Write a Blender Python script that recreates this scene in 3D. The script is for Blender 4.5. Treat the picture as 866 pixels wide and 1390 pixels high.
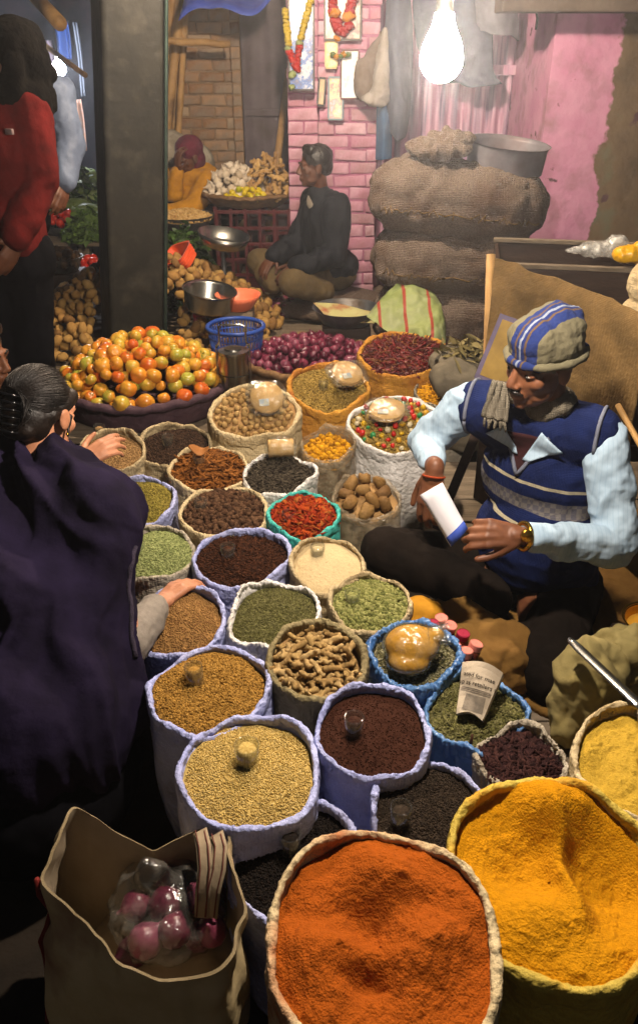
import bpy, bmesh, math, random
import numpy as np
from mathutils import Vector, Matrix
random.seed(7); RNG = np.random.default_rng(7)
PI = math.pi
scene = bpy.context.scene
for o in list(bpy.data.objects): bpy.data.objects.remove(o)

# ------------------------------------------------------------------ camera
FPX, PCX, PCY, CAMZ = 1100.0, 433.0, 650.0, 1.75     # focal length and principal point in photo pixels (866 x 1390)
PITCH = math.radians(28)
cam_data = bpy.data.cameras.new('camera'); cam = bpy.data.objects.new('camera', cam_data)
scene.collection.objects.link(cam); scene.camera = cam
cam.location = (0, 0, CAMZ); cam.rotation_euler = (PI/2 - PITCH, 0, 0)
cam_data.sensor_fit = 'VERTICAL'; cam_data.sensor_height = 36.0
cam_data.lens = 36.0*FPX/1390.0
cam_data.shift_y = -(695.0-PCY)/1390.0
cam_data.clip_start = .02; cam_data.clip_end = 200
cam_data.dof.use_dof = True; cam_data.dof.focus_distance = 2.15; cam_data.dof.aperture_fstop = 11.0

# ------------------------------------------------------------------ world: a dim night sky
world = bpy.data.worlds.new('World'); scene.world = world; world.use_nodes = True
wn = world.node_tree; bg = wn.nodes['Background']
sky = wn.nodes.new('ShaderNodeTexSky'); sky.sky_type = 'NISHITA'; sky.sun_disc = False
sky.sun_elevation = math.radians(-1.4); sky.sun_rotation = math.radians(200)
wn.links.new(sky.outputs[0], bg.inputs[0]); bg.inputs[1].default_value = 0.15

scene.view_settings.view_transform = 'Standard'; scene.view_settings.look = 'None'
scene.view_settings.exposure = 0.3; scene.view_settings.gamma = 1.0
scene.render.engine = 'CYCLES'
cy = scene.cycles
cy.use_denoising = True; cy.max_bounces = 6; cy.diffuse_bounces = 3; cy.glossy_bounces = 3
cy.transmission_bounces = 6; cy.transparent_max_bounces = 8; cy.volume_bounces = 0
cy.caustics_reflective = False; cy.caustics_refractive = False
cy.sample_clamp_indirect = 4; cy.use_adaptive_sampling = True; cy.adaptive_threshold = .02

BULB_POWER = 125.0            # the bulb over the spice stall
BACK_BULB_POWER = 270.0       # bulb over the vegetable stall
FAR_BULB_POWER = 130.0        # bare bulb down the lane

# ------------------------------------------------------------------ helpers
def ray(px, py):
    a = (px-PCX)/FPX; b = (PCY-py)/FPX
    return Vector((a, math.cos(PITCH)+b*math.sin(PITCH), -math.sin(PITCH)+b*math.cos(PITCH)))
def P(px, py, Y=None, z=None):
    d = ray(px, py); t = (z-CAMZ)/d.z if z is not None else Y/d.y
    return Vector((0, 0, CAMZ)) + d*t
def mpp(px, py, Y=None, z=None):
    d = ray(px, py); t = (z-CAMZ)/d.z if z is not None else Y/d.y
    return t/FPX
def col(h):
    h = h.lstrip('#'); r = [int(h[i:i+2], 16)/255 for i in (0, 2, 4)]
    return tuple(c/12.92 if c <= .04045 else ((c+.055)/1.055)**2.4 for c in r) + (1,)
C = scene.collection

def hash3(i, seed):
    n = (i[:, 0]*374761393 + i[:, 1]*668265263 + i[:, 2]*2147483647 + seed*974711) & 0xffffffff
    n = ((n ^ (n >> 13))*1274126177) & 0xffffffff
    n = n ^ (n >> 16)
    return (n & 0xffff)/32767.5 - 1
def vnoise(p, seed=0):
    p = np.asarray(p, float); f = np.floor(p); i = f.astype(np.int64); u = p-f; u = u*u*(3-2*u)
    out = 0
    for dx in (0, 1):
        for dy in (0, 1):
            for dz in (0, 1):
                w = (u[:, 0] if dx else 1-u[:, 0])*(u[:, 1] if dy else 1-u[:, 1])*(u[:, 2] if dz else 1-u[:, 2])
                out = out + w*hash3(i+np.array([dx, dy, dz]), seed)
    return out
def fbm(p, seed=0, o=3):
    p = np.asarray(p, float); r = 0; a = 1
    for k in range(o): r = r + a*vnoise(p*(2**k)+k*17.3, seed+k); a *= .5
    return r

def mk_mesh(name, V, F, m=None, smooth=True, attr=None):
    me = bpy.data.meshes.new(name)
    V = np.asarray(V, float)
    if isinstance(F, np.ndarray):
        k = F.shape[1]; n = len(F)
        me.vertices.add(len(V)); me.vertices.foreach_set('co', V.ravel())
        me.loops.add(n*k); me.loops.foreach_set('vertex_index', F.ravel().astype(np.int32))
        me.polygons.add(n); me.polygons.foreach_set('loop_start', np.arange(0, n*k, k, dtype=np.int32))
        me.update(calc_edges=True); me.validate()
    else:
        me.from_pydata([tuple(v) for v in V], [], F); me.update()
    if m:
        for mm in (m if isinstance(m, (list, tuple)) else [m]): me.materials.append(mm)
    if smooth: me.polygons.foreach_set('use_smooth', [True]*len(me.polygons))
    if attr is not None:
        a = me.attributes.new('v', 'FLOAT', 'POINT'); a.data.foreach_set('value', np.asarray(attr, np.float32))
    return me

class G:
    """collects shapes in world coordinates; build() links them as one mesh object"""
    def __init__(s): s.V = []; s.F = []; s.n = 0
    def add(s, V, F):
        V = [tuple(v) for v in V]
        s.F += [tuple(i+s.n for i in f) for f in F]; s.V += V; s.n += len(V); return s
    def box(s, c, size, rot=None, bevel=0):
        c = Vector(c); R = rot if rot is not None else Matrix.Identity(3)
        x, y, z = [k/2 for k in size]
        if bevel:
            b = bevel; V = []; 
            bm = bmesh.new(); bmesh.ops.create_cube(bm, size=1)
            for v in bm.verts: v.co = Vector((v.co.x*size[0], v.co.y*size[1], v.co.z*size[2]))
            bmesh.ops.bevel(bm, geom=bm.edges[:], offset=b, segments=2, profile=.6, affect='EDGES')
            bm.verts.index_update()
            s.add([c+R@v.co for v in bm.verts], [[v.index for v in f.verts] for f in bm.faces]); bm.free(); return s
        V = [c+R@Vector((sx*x, sy*y, sz*z)) for sz in (-1, 1) for sy in (-1, 1) for sx in (-1, 1)]
        return s.add(V, [(0, 2, 3, 1), (4, 5, 7, 6), (0, 1, 5, 4), (2, 6, 7, 3), (0, 4, 6, 2), (1, 3, 7, 5)])
    def tube(s, pts, r, n=8, cap=True):
        pts = [Vector(p) for p in pts]; k = len(pts)
        rr = r if isinstance(r, (list, tuple)) else [r]*k
        t0 = (pts[1]-pts[0]).normalized(); a = Vector((0, 0, 1)) if abs(t0.z) < .9 else Vector((1, 0, 0))
        nrm = t0.cross(a).normalized(); V = []
        for i, p in enumerate(pts):
            t = (pts[min(i+1, k-1)]-pts[max(i-1, 0)]).normalized()
            nrm = (nrm - t*nrm.dot(t)).normalized(); b = t.cross(nrm)
            for j in range(n):
                an = 2*PI*j/n; V.append(p+(nrm*math.cos(an)+b*math.sin(an))*rr[i])
        F = [(i*n+j, i*n+(j+1) % n, (i+1)*n+(j+1) % n, (i+1)*n+j) for i in range(k-1) for j in range(n)]
        if cap: F += [tuple(reversed(range(n))), tuple((k-1)*n+j for j in range(n))]
        return s.add(V, F)
    def lathe(s, c, prof, n=32, R=None, sx=1, sy=1):
        c = Vector(c); V = []; k = len(prof)
        for r, z in prof:
            for j in range(n):
                an = 2*PI*j/n; v = Vector((r*math.cos(an)*sx, r*math.sin(an)*sy, z)); V.append(c+(R@v if R else v))
        F = [(i*n+j, i*n+(j+1) % n, (i+1)*n+(j+1) % n, (i+1)*n+j) for i in range(k-1) for j in range(n)]
        return s.add(V, F)
    def grid(s, rows, closed=False):
        h = len(rows); w = len(rows[0]); V = [v for r in rows for v in r]
        return s.add(V, [(i*w+j, i*w+(j+1) % w, (i+1)*w+(j+1) % w, (i+1)*w+j) for i in range(h-1) for j in range(w if closed else w-1)])
    def build(s, name, m, parent=None, smooth=True, solid=0, sub=0):
        return link(name, mk_mesh(name, s.V, s.F, m, smooth), parent, solid, sub)

def link(name, me, parent=None, solid=0, sub=0, angle=None):
    if parent is not None:
        t = Vector((0, 0, 0)); q = parent
        while q is not None: t += q.location; q = q.parent
        me.transform(Matrix.Translation(-t))
    o = bpy.data.objects.new(name, me); C.objects.link(o)
    if parent is not None: o.parent = parent
    if solid:
        md = o.modifiers.new('thickness', 'SOLIDIFY'); md.thickness = solid; md.offset = 0
    if sub:
        md = o.modifiers.new('smooth', 'SUBSURF'); md.levels = sub; md.render_levels = sub
    return o
def tag(o, label, cat, group=None, kind=None):
    if label: o['label'] = label
    if cat: o['category'] = cat
    if group: o['group'] = group
    if kind: o['kind'] = kind
    return o
def thing(name, loc, label, cat, group=None):
    o = bpy.data.objects.new(name, None); C.objects.link(o); o.location = loc; o.empty_display_size = .05
    return tag(o, label, cat, group)
def struct(o): o['kind'] = 'structure'; return o
def smooth_by_angle(o, deg=35):
    me = o.data; bm = bmesh.new(); bm.from_mesh(me)
    for e in bm.edges:
        e.smooth = not (len(e.link_faces) == 2 and e.calc_face_angle(0) > math.radians(deg))
    bm.to_mesh(me); bm.free(); return o

# ---- voxel-joined bodies
def cap_mesh(p0, r0, p1, r1, n=14):
    p0 = Vector(p0); p1 = Vector(p1); d = p1-p0; L = d.length
    if L < 1e-5: d = Vector((0, 0, 1)); 
    q = Vector((0, 0, 1)).rotation_difference(d.normalized())
    prof = [(max(1e-4, r0*math.cos(a)), r0*math.sin(a)) for a in np.linspace(-PI/2, 0, 6)] + \
           [(max(1e-4, r1*math.cos(a)), L+r1*math.sin(a)) for a in np.linspace(0, PI/2, 6)]
    V = []; 
    for r, z in prof:
        for j in range(n): V.append(p0+q@Vector((r*math.cos(2*PI*j/n), r*math.sin(2*PI*j/n), z)))
    k = len(prof)
    F = [(i*n+j, i*n+(j+1) % n, (i+1)*n+(j+1) % n, (i+1)*n+j) for i in range(k-1) for j in range(n)]
    F += [tuple(reversed(range(n))), tuple((k-1)*n+j for j in range(n))]
    return V, F
def ell_mesh(c, r, R=None, n=18):
    V, F = cap_mesh((0, 0, 0), 1, (0, 0, 1e-6), 1, n); c = Vector(c); out = []
    for v in V:
        w = Vector((v.x*r[0], v.y*r[1], v.z*r[2])); out.append(c+(R@w if R is not None else w))
    return out, F
def frame(f, u=(0, 0, 1)):
    """columns right, forward, up"""
    f = Vector(f).normalized(); r = f.cross(Vector(u)).normalized(); u2 = r.cross(f)
    return Matrix((r, f, u2)).transposed()
def blob(prims, voxel=.006, sm=4):
    g = G()
    for p in prims:
        if p[0] == 'c': g.add(*cap_mesh(p[1], p[2], p[3], p[4]))
        elif p[0] == 'e': g.add(*ell_mesh(p[1], p[2], p[3] if len(p) > 3 else None))
    me = mk_mesh('tmp', g.V, g.F); o = bpy.data.objects.new('tmp', me); C.objects.link(o)
    md = o.modifiers.new('r', 'REMESH'); md.mode = 'VOXEL'; md.voxel_size = voxel; md.adaptivity = 0
    if sm:
        md = o.modifiers.new('s', 'SMOOTH'); md.factor = .5; md.iterations = sm
    dg = bpy.context.evaluated_depsgraph_get(); em = o.evaluated_get(dg).to_mesh()
    n = len(em.vertices); V = np.empty(n*3); em.vertices.foreach_get('co', V); V = V.reshape(-1, 3)
    nf = len(em.polygons); L = np.empty(len(em.loops), np.int32); em.loops.foreach_get('vertex_index', L)
    N = np.empty(n*3); em.vertices.foreach_get('normal', N); N = N.reshape(-1, 3)
    F = L.reshape(nf, 4) if len(L) == nf*4 else [tuple(p.vertices) for p in em.polygons]
    o.evaluated_get(dg).to_mesh_clear(); bpy.data.objects.remove(o); bpy.data.meshes.remove(me)
    return V, F, N
def cloth_blob(prims, voxel=.008, sm=4, amp=.006, freq=14, seed=1, stretch=(1, 1, .5), amp2=.002):
    V, F, N = blob(prims, voxel, sm)
    n1 = fbm(V*freq*np.array(stretch), seed, 3); rid = 1-np.abs(fbm(V*freq*.8*np.array(stretch)+31.7, seed+5, 2))*2
    d = amp*(n1*.6+rid*.5)+amp2*fbm(V*freq*4, seed+9, 2)
    return V+N*d[:, None], F
# ------------------------------------------------------------------ materials
MATS = {}
def mat(name, a, b=None, rough=.8, sc=12, bump=.3, bsc=None, metal=0, spec=.3, det=4, lo=.35, hi=.65, coat=0, alpha=1,
        trans=0, stretch=(1, 1, 1), attr=None, rnd=None, wave=None, sub=0, sheen=0, dirt=None, dsc=5, bdist=.01, ior=1.45, coords='Object', emit=None):
    m = bpy.data.materials.new(name); m.use_nodes = True; MATS[name] = m
    nt = m.node_tree; N = nt.nodes; L = nt.links; bs = N['Principled BSDF']
    ca = col(a) if isinstance(a, str) else a; cb = col(b) if isinstance(b, str) else (b or ca)
    tc = N.new('ShaderNodeTexCoord'); mp = N.new('ShaderNodeMapping'); mp.inputs['Scale'].default_value = stretch
    L.new(tc.outputs[coords], mp.inputs[0]); vec = mp.outputs[0]
    if rnd is not None or attr is None:
        pass
    no = N.new('ShaderNodeTexNoise'); no.inputs['Scale'].default_value = sc; no.inputs['Detail'].default_value = det
    no.inputs['Roughness'].default_value = .62; L.new(vec, no.inputs[0])
    fac = no.outputs[0]
    rp = N.new('ShaderNodeValToRGB'); rp.color_ramp.elements[0].position = lo; rp.color_ramp.elements[1].position = hi
    rp.color_ramp.elements[0].color = ca; rp.color_ramp.elements[1].color = cb
    L.new(fac, rp.inputs[0]); out = rp.outputs[0]
    if attr:                                     # list of colours picked by the per-grain value v
        at = N.new('ShaderNodeAttribute'); at.attribute_name = 'v'
        r2 = N.new('ShaderNodeValToRGB'); ramp(r2, attr); L.new(at.outputs['Fac'], r2.inputs[0])
        mx = mixc(nt, 'MULTIPLY', .5, r2.outputs[0], None); 
        g = N.new('ShaderNodeMapRange'); g.inputs[3].default_value = .35; g.inputs[4].default_value = 1.5; L.new(fac, g.inputs[0])
        L.new(g.outputs[0], mx.inputs[7]); out = mx.outputs[2]
    if rnd:                                      # list of colours picked per object
        oi = N.new('ShaderNodeObjectInfo'); r2 = N.new('ShaderNodeValToRGB'); ramp(r2, rnd); 
        ad = N.new('ShaderNodeMath'); ad.operation = 'MULTIPLY_ADD'; ad.inputs[1].default_value = .55; ad.use_clamp = True
        sub_ = N.new('ShaderNodeMath'); sub_.operation = 'SUBTRACT'; sub_.inputs[1].default_value = .5
        L.new(fac, sub_.inputs[0]); L.new(sub_.outputs[0], ad.inputs[0]); L.new(oi.outputs['Random'], ad.inputs[2])
        L.new(ad.outputs[0], r2.inputs[0]); out = r2.outputs[0]
    if dirt:
        n2 = N.new('ShaderNodeTexNoise'); n2.inputs['Scale'].default_value = dsc; n2.inputs['Detail'].default_value = 6; L.new(tc.outputs[coords], n2.inputs[0])
        r3 = N.new('ShaderNodeMapRange'); r3.inputs[1].default_value = .5; r3.inputs[2].default_value = .72; L.new(n2.outputs[0], r3.inputs[0])
        mx = mixc(nt, 'MIX', 0, out, col(dirt)); L.new(r3.outputs[0], mx.inputs[0]); out = mx.outputs[2]
    L.new(out, bs.inputs['Base Color'])
    bs.inputs['Roughness'].default_value = rough; bs.inputs['Metallic'].default_value = metal
    bs.inputs['Specular IOR Level'].default_value = spec; bs.inputs['Coat Weight'].default_value = coat
    bs.inputs['Alpha'].default_value = alpha; bs.inputs['Transmission Weight'].default_value = trans; bs.inputs['IOR'].default_value = ior
    bs.inputs['Sheen Weight'].default_value = sheen
    if sub: bs.inputs['Subsurface Weight'].default_value = sub; bs.inputs['Subsurface Scale'].default_value = .01
    if emit: bs.inputs['Emission Color'].default_value = col(emit[0]); bs.inputs['Emission Strength'].default_value = emit[1]
    if bump:
        if wave:
            w = N.new('ShaderNodeTexWave'); w.inputs['Scale'].default_value = wave; w.inputs['Distortion'].default_value = 1.5; L.new(vec, w.inputs[0]); src = w.outputs['Fac']
        else:
            n3 = N.new('ShaderNodeTexNoise'); n3.inputs['Scale'].default_value = bsc or sc*4; n3.inputs['Detail'].default_value = 4; L.new(vec, n3.inputs[0]); src = n3.outputs[0]
        bp = N.new('ShaderNodeBump'); bp.inputs['Strength'].default_value = bump; bp.inputs['Distance'].default_value = bdist
        L.new(src, bp.inputs['Height']); L.new(bp.outputs[0], bs.inputs['Normal'])
    return m
def ramp(node, cols, const=False):
    cr = node.color_ramp; n = len(cols)
    if const: cr.interpolation = 'CONSTANT'
    pos = [c[0] if isinstance(c, tuple) else i/max(1, n-1) for i, c in enumerate(cols)]
    cc = [c[1] if isinstance(c, tuple) else c for c in cols]
    while len(cr.elements) < n: cr.elements.new(.5)
    for e, p_, c in zip(cr.elements, pos, cc): e.position = p_
    for i, c in enumerate(cc): cr.elements[i].color = col(c)
def mixc(nt, mode, f, a, b):
    mx = nt.nodes.new('ShaderNodeMix'); mx.data_type = 'RGBA'; mx.blend_type = mode; mx.inputs[0].default_value = f
    for k, s in ((6, a), (7, b)):
        if s is None: continue
        if isinstance(s, tuple): mx.inputs[k].default_value = s
        else: nt.links.new(s, mx.inputs[k])
    return mx
def weave(m, scale=220, strength=.25, dist=.002, axes='xyz'):
    """adds a woven thread relief"""
    nt = m.node_tree; N = nt.nodes; L = nt.links; bs = N['Principled BSDF']
    tc = N.new('ShaderNodeTexCoord'); prev = bs.inputs['Normal'].links[0].from_socket if bs.inputs['Normal'].links else None
    for d in ('X', 'Z'):
        w = N.new('ShaderNodeTexWave'); w.bands_direction = d; w.inputs['Scale'].default_value = scale/6.28; w.inputs['Distortion'].default_value = 2; w.inputs['Detail'].default_value = 1
        L.new(tc.outputs['Object'], w.inputs[0])
        bp = N.new('ShaderNodeBump'); bp.inputs['Strength'].default_value = strength; bp.inputs['Distance'].default_value = dist
        L.new(w.outputs['Fac'], bp.inputs['Height'])
        if prev: L.new(prev, bp.inputs['Normal'])
        prev = bp.outputs[0]
    L.new(prev, bs.inputs['Normal'])
    return m
def clear_plastic(name, tint='#e8e4dc', density=.3):
    m = bpy.data.materials.new(name); m.use_nodes = True; nt = m.node_tree; N = nt.nodes; L = nt.links
    bs = N['Principled BSDF']; bs.inputs['Base Color'].default_value = col(tint); bs.inputs['Roughness'].default_value = .18
    bs.inputs['Specular IOR Level'].default_value = .7
    tc = N.new('ShaderNodeTexCoord'); no = N.new('ShaderNodeTexNoise'); no.inputs['Scale'].default_value = 28; no.inputs['Detail'].default_value = 5; L.new(tc.outputs['Object'], no.inputs[0])
    mr = N.new('ShaderNodeMapRange'); mr.inputs[1].default_value = .4; mr.inputs[2].default_value = .75; mr.inputs[3].default_value = density*.5; mr.inputs[4].default_value = min(1, density*2.2)
    L.new(no.outputs[0], mr.inputs[0]); L.new(mr.outputs[0], bs.inputs['Alpha'])
    bp = N.new('ShaderNodeBump'); bp.inputs['Strength'].default_value = .7; bp.inputs['Distance'].default_value = .012; L.new(no.outputs[0], bp.inputs['Height']); L.new(bp.outputs[0], bs.inputs['Normal'])
    MATS[name] = m; return m

# cloths
m_bluesack = weave(mat('blue woven plastic', '#8f96c8', '#a9afd8', .55, sc=6, bump=.75, bsc=46, spec=.4, dirt='#7f80a0', dsc=9, bdist=.02), 300, .15)
m_beigesack = weave(mat('beige cotton sacking', '#a3906c', '#b8a784', .9, sc=7, bump=.75, bsc=46, dirt='#7a684a', dsc=8, bdist=.02), 260, .3)
m_greysack = weave(mat('grey cotton sacking', '#8f8676', '#a59c8c', .9, sc=7, bump=.75, bsc=46, dirt='#6e6557', bdist=.02), 260, .3)
m_cream = weave(mat('cream cotton sacking', '#b5a27c', '#c9b892', .85, sc=7, bump=.75, bsc=46, dirt='#94805a', dsc=7, bdist=.02), 240, .25)
m_whitesack = mat('white plastic sacking', '#c9c6c2', '#dcd9d6', .45, sc=6, bump=.75, bsc=46, spec=.5, dirt='#a8a294', dsc=7, bdist=.02)
m_orange = weave(mat('ochre cotton sacking', '#a8742a', '#be8a34', .85, sc=7, bump=.75, bsc=46, dirt='#8c4a1c', dsc=6, bdist=.02), 240, .25)
m_teal = weave(mat('teal woven plastic', '#2f9e94', '#4bb3a8', .55, sc=7, bump=.75, bsc=46, spec=.4, bdist=.02), 280, .15)
m_khaki = weave(mat('khaki canvas', '#7a6e4c', '#8f8260', .85, sc=6, bump=.75, bsc=46, dirt='#5f5438', bdist=.02), 240, .2)
m_yelsack = mat('turmeric stained sacking', '#a8913a', '#bca648', .75, sc=9, bump=.75, bsc=46, dirt='#c88a10', dsc=8, bdist=.02)
m_bluefilm = mat('blue plastic film', '#33598f', '#5f88b8', .3, sc=9, bump=.6, bsc=26, spec=.6, bdist=.015)
m_jute = weave(mat('jute burlap', '#5e4a2c', '#735b38', .95, sc=9, bump=.5, bsc=70, dirt='#4c3c24', dsc=5, bdist=.01, spec=.1), 420, .25, .002)
m_jutedark = weave(mat('gunny sack jute', '#5b4e45', '#776a5f', .95, sc=150, lo=.36, hi=.64, spec=.08, bump=.6, bsc=60, dirt='#523f34', dsc=4, bdist=.01), 260, .8, .004)
m_clear = clear_plastic('clear polythene', '#a8977c', .3)

# metals and wares
def thin_clear(name, tint=(.93, .95, .93, 1), diff=.05, dcol='#c8c4b8', gl=.5, rough=.06, nscale=0, ior=1.5):
    m = bpy.data.materials.new(name); m.use_nodes = True; nt = m.node_tree; N = nt.nodes; L = nt.links; N.clear()
    out = N.new('ShaderNodeOutputMaterial'); tr = N.new('ShaderNodeBsdfTransparent'); tr.inputs[0].default_value = tint
    g = N.new('ShaderNodeBsdfGlossy'); g.inputs['Roughness'].default_value = rough; d = N.new('ShaderNodeBsdfDiffuse'); d.inputs[0].default_value = col(dcol)
    fr = N.new('ShaderNodeLayerWeight'); fr.inputs[0].default_value = .25
    m1 = N.new('ShaderNodeMixShader'); m1.inputs[0].default_value = diff; L.new(tr.outputs[0], m1.inputs[1]); L.new(d.outputs[0], m1.inputs[2])
    m2 = N.new('ShaderNodeMixShader'); L.new(m1.outputs[0], m2.inputs[1]); L.new(g.outputs[0], m2.inputs[2]); L.new(m2.outputs[0], out.inputs[0])
    mu = N.new('ShaderNodeMath'); mu.operation = 'MULTIPLY'; mu.inputs[1].default_value = gl; mu.use_clamp = True; ad_ = N.new('ShaderNodeMath'); ad_.inputs[1].default_value = .05; L.new(fr.outputs['Facing'], ad_.inputs[0]); L.new(ad_.outputs[0], mu.inputs[0]); L.new(mu.outputs[0], m2.inputs[0])
    if nscale:
        tc = N.new('ShaderNodeTexCoord'); no = N.new('ShaderNodeTexNoise'); no.inputs['Scale'].default_value = nscale; no.inputs['Detail'].default_value = 4; L.new(tc.outputs['Object'], no.inputs[0])
        bp = N.new('ShaderNodeBump'); bp.inputs['Strength'].default_value = .8; bp.inputs['Distance'].default_value = .015; L.new(no.outputs[0], bp.inputs['Height'])
        for q in (g, fr, d): L.new(bp.outputs[0], q.inputs['Normal'])
        mr = N.new('ShaderNodeMapRange'); mr.inputs[1].default_value = .45; mr.inputs[2].default_value = .7; mr.inputs[3].default_value = diff*.4; mr.inputs[4].default_value = diff*3; L.new(no.outputs[0], mr.inputs[0]); L.new(mr.outputs[0], m1.inputs[0])
    MATS[name] = m; return m
m_glass = thin_clear('measuring glass', diff=.03, gl=.55)
m_clearpkt = thin_clear('clear packet film', diff=.05, gl=.5, rough=.13, nscale=26)
m_steel = mat('stainless steel', '#9a9890', '#b4b2aa', .26, sc=8, bump=.06, metal=1)
m_iron = mat('dull galvanised iron', '#4a4d52', '#6a6d70', .5, sc=9, bump=.2, metal=.7, dirt='#4b3f33', dsc=6)
m_aluminium = mat('worn aluminium', '#77736a', '#8d897f', .38, sc=9, bump=.15, metal=.9, dirt='#4a4030')
m_brass = mat('brass', '#b88a30', '#caa040', .25, bump=.05, metal=1)
m_orangeplastic = mat('orange plastic', '#d24a24', '#dd5a30', .4, bump=.05, spec=.4)
m_pinkplastic = mat('coral plastic', '#e0704e', '#e67c5a', .4, bump=.05)
m_blueplastic = mat('blue plastic', '#24408a', '#2c4c9a', .35, bump=.05)
m_redplastic = mat('dark red plastic', '#43161a', '#521d20', .45, bump=.05)
m_redpaint = mat('red enamel', '#5e1016', '#741820', .4, bump=.1, dirt='#2e1410')
m_wood = mat('weathered plank', '#5d5244', '#7a6d5c', .85, sc=5, bump=.5, bsc=10, stretch=(1, 9, 9))
m_wooddark = mat('dark wood', '#2b1e17', '#3a2a20', .6, sc=5, bump=.3, stretch=(1, 8, 8))
m_bamboo = mat('bamboo', '#8d6c40', '#a88450', .6, sc=7, bump=.2, dirt='#5d4526')
m_wicker = mat('woven wicker', '#5a432c', '#7b5e3e', .8, sc=30, bump=.5, bsc=60)
m_purplecloth = mat('purple lining cloth', '#43303a', '#564048', .8, sc=12, bump=.6, bsc=20, bdist=.02)
m_black = mat('black rubber', '#0c0c0d', '#151516', .6, bump=.1)
m_cable = mat('cable', '#16140f', rough=.6, bump=0)
m_white = mat('white paper', '#d8d6d2', '#e6e4e0', .7, bump=.15, bsc=20)
# ------------------------------------------------------------------ the setting
m_ground = mat('trodden dirt', '#1d1712', '#2d251c', .95, sc=3, bump=.6, bsc=18, dirt='#15110d', bdist=.02)
g = G(); 
n = 60
xs = np.concatenate([np.linspace(-20, -4, 10), np.linspace(-3.6, 3.6, 40), np.linspace(4, 20, 10)])
ys = np.concatenate([np.linspace(-12, -2, 8), np.linspace(-1.6, 10, 56), np.linspace(11, 28, 12)])
rows = []
for y in ys:
    r = []
    for x in xs: r.append((x, y, 0))
    rows.append(r)
pts = np.array(rows).reshape(-1, 3); hh = fbm(pts*1.7, 3)*.012
rows = [[(x, y, min(0.0, float(h)-.012)) for (x, y, _), h in zip(r, hh[i*len(xs):(i+1)*len(xs)])] for i, r in enumerate(rows)]
struct(g.grid(rows).build('ground', m_ground))

def plank_set(parent, x0, x1, y0, y1, z0, th, w, m, along='x', seed=1):
    rd = random.Random(seed); meshes = []
    for k in range(3):
        gg = G().box((0, 0, 0), ((x1-x0) if along == 'x' else (y1-y0), w-.008, th), bevel=.004)
        V = np.array(gg.V); V[:, 2] += fbm(V*6, k)*.0015; meshes.append(mk_mesh('plank', V, gg.F, m, False))
    k = 0; a = y0 if along == 'x' else x0; e = y1 if along == 'x' else x1
    while a < e-1e-6:
        o = bpy.data.objects.new('plank', meshes[k % 3]); C.objects.link(o); o.parent = parent
        if along == 'x': o.location = Vector(((x0+x1)/2+rd.uniform(-.02, .02), a+w/2, z0-th/2+rd.uniform(-.003, .003)))-parent.location
        else:
            o.location = Vector((a+w/2, (y0+y1)/2+rd.uniform(-.02, .02), z0-th/2+rd.uniform(-.003, .003)))-parent.location; o.rotation_euler.z = PI/2
        a += w; k += 1
def platform(name, x0, x1, y0, y1, z, label, w=.18, along='x'):
    t = thing(name, ((x0+x1)/2, (y0+y1)/2, 0), label, 'platform')
    plank_set(t, x0, x1, y0, y1, z, .03, w, m_wood, along)
    for px_ in np.linspace(x0+.1, x1-.1, 4):
        for py_ in np.linspace(y0+.1, y1-.1, 3):
            G().box((px_, py_, (z-.033)/2), (.09, .09, z-.033)).build('leg', m_wood, t, False)
    return t
platform('stall_platform', -2.1, 1.9, 3.3, 6.7, .2, 'low weathered plank platform under the vegetable stall')
platform('seller_platform', .38, 1.75, 1.42, 3.1, .18, 'low plank platform under the seated spice seller', .17)

# --- bricks
def brick_meshes(name, L, H, D, m, k=5):
    out = []
    for i in range(k):
        gg = G().box((0, 0, 0), (L, D, H), bevel=.007); V = np.array(gg.V)
        V += np.stack([fbm(V*22+i*9, i+s, 2) for s in (1, 2, 3)], 1)*.006
        out.append(mk_mesh(name, V, gg.F, m))
    return out
def brick_wall(parent, x0, x1, yf, z0, z1, m, L=.2, H=.072, D=.05, joint=.009, seed=1, miss=0.0):
    rd = random.Random(seed); full = brick_meshes('brick', L, H, D, m); half = brick_meshes('brick', L*.48, H, D, m, 3)
    z = z0; row = 0
    while z+H < z1:
        x = x0 - (L*.5 if row % 2 else 0)
        while x < x1-.02:
            a = max(x, x0); b = min(x+L, x1); w = b-a
            if w > .05 and rd.random() > miss:
                me = rd.choice(full if w > L*.6 else half); bl = L if w > L*.6 else L*.48
                o = bpy.data.objects.new('brick', me); C.objects.link(o); o.parent = parent
                o.location = Vector(((a+b)/2, yf+D/2+rd.uniform(-.009, .006), z+H/2))-parent.location
                o.scale = (w/bl*rd.uniform(.95, 1.03), 1, rd.uniform(.9, 1.06)); o.rotation_euler = (rd.uniform(-.04, .04), rd.uniform(-.03, .03), rd.uniform(-.04, .04))
            x += L+joint
        z += H+joint; row += 1
m_pinkbrick = mat('pink limewashed brick', '#b8728a', '#c68a9c', .85, sc=9, bump=.6, bsc=35, dirt='#9a6a74', dsc=6, rnd=['#a87488', '#b68498', '#c09eac', '#b27e94', '#9c7a82', '#ba8ea0'], bdist=.012)
m_pinkmortar = mat('pink mortar', '#a66a86', '#8a5870', .9, sc=7, bump=.6, bsc=60)
m_brownbrick = mat('bare ochre brick', '#83644a', '#9c7d5e', .9, sc=8, bump=.6, bsc=30, dirt='#7c7264', dsc=5, rnd=['#6f5138', '#8a6848', '#9c7d5e', '#7d6450', '#a08a70'], bdist=.012)
m_mortar = mat('old mortar', '#6a5844', '#93795c', .95, sc=6, bump=.7, bsc=40)
yw = 5.7
XA = P(392, 250, Y=yw).x; XB = P(432, 250, Y=yw).x; XC = P(510, 250, Y=yw).x
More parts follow.
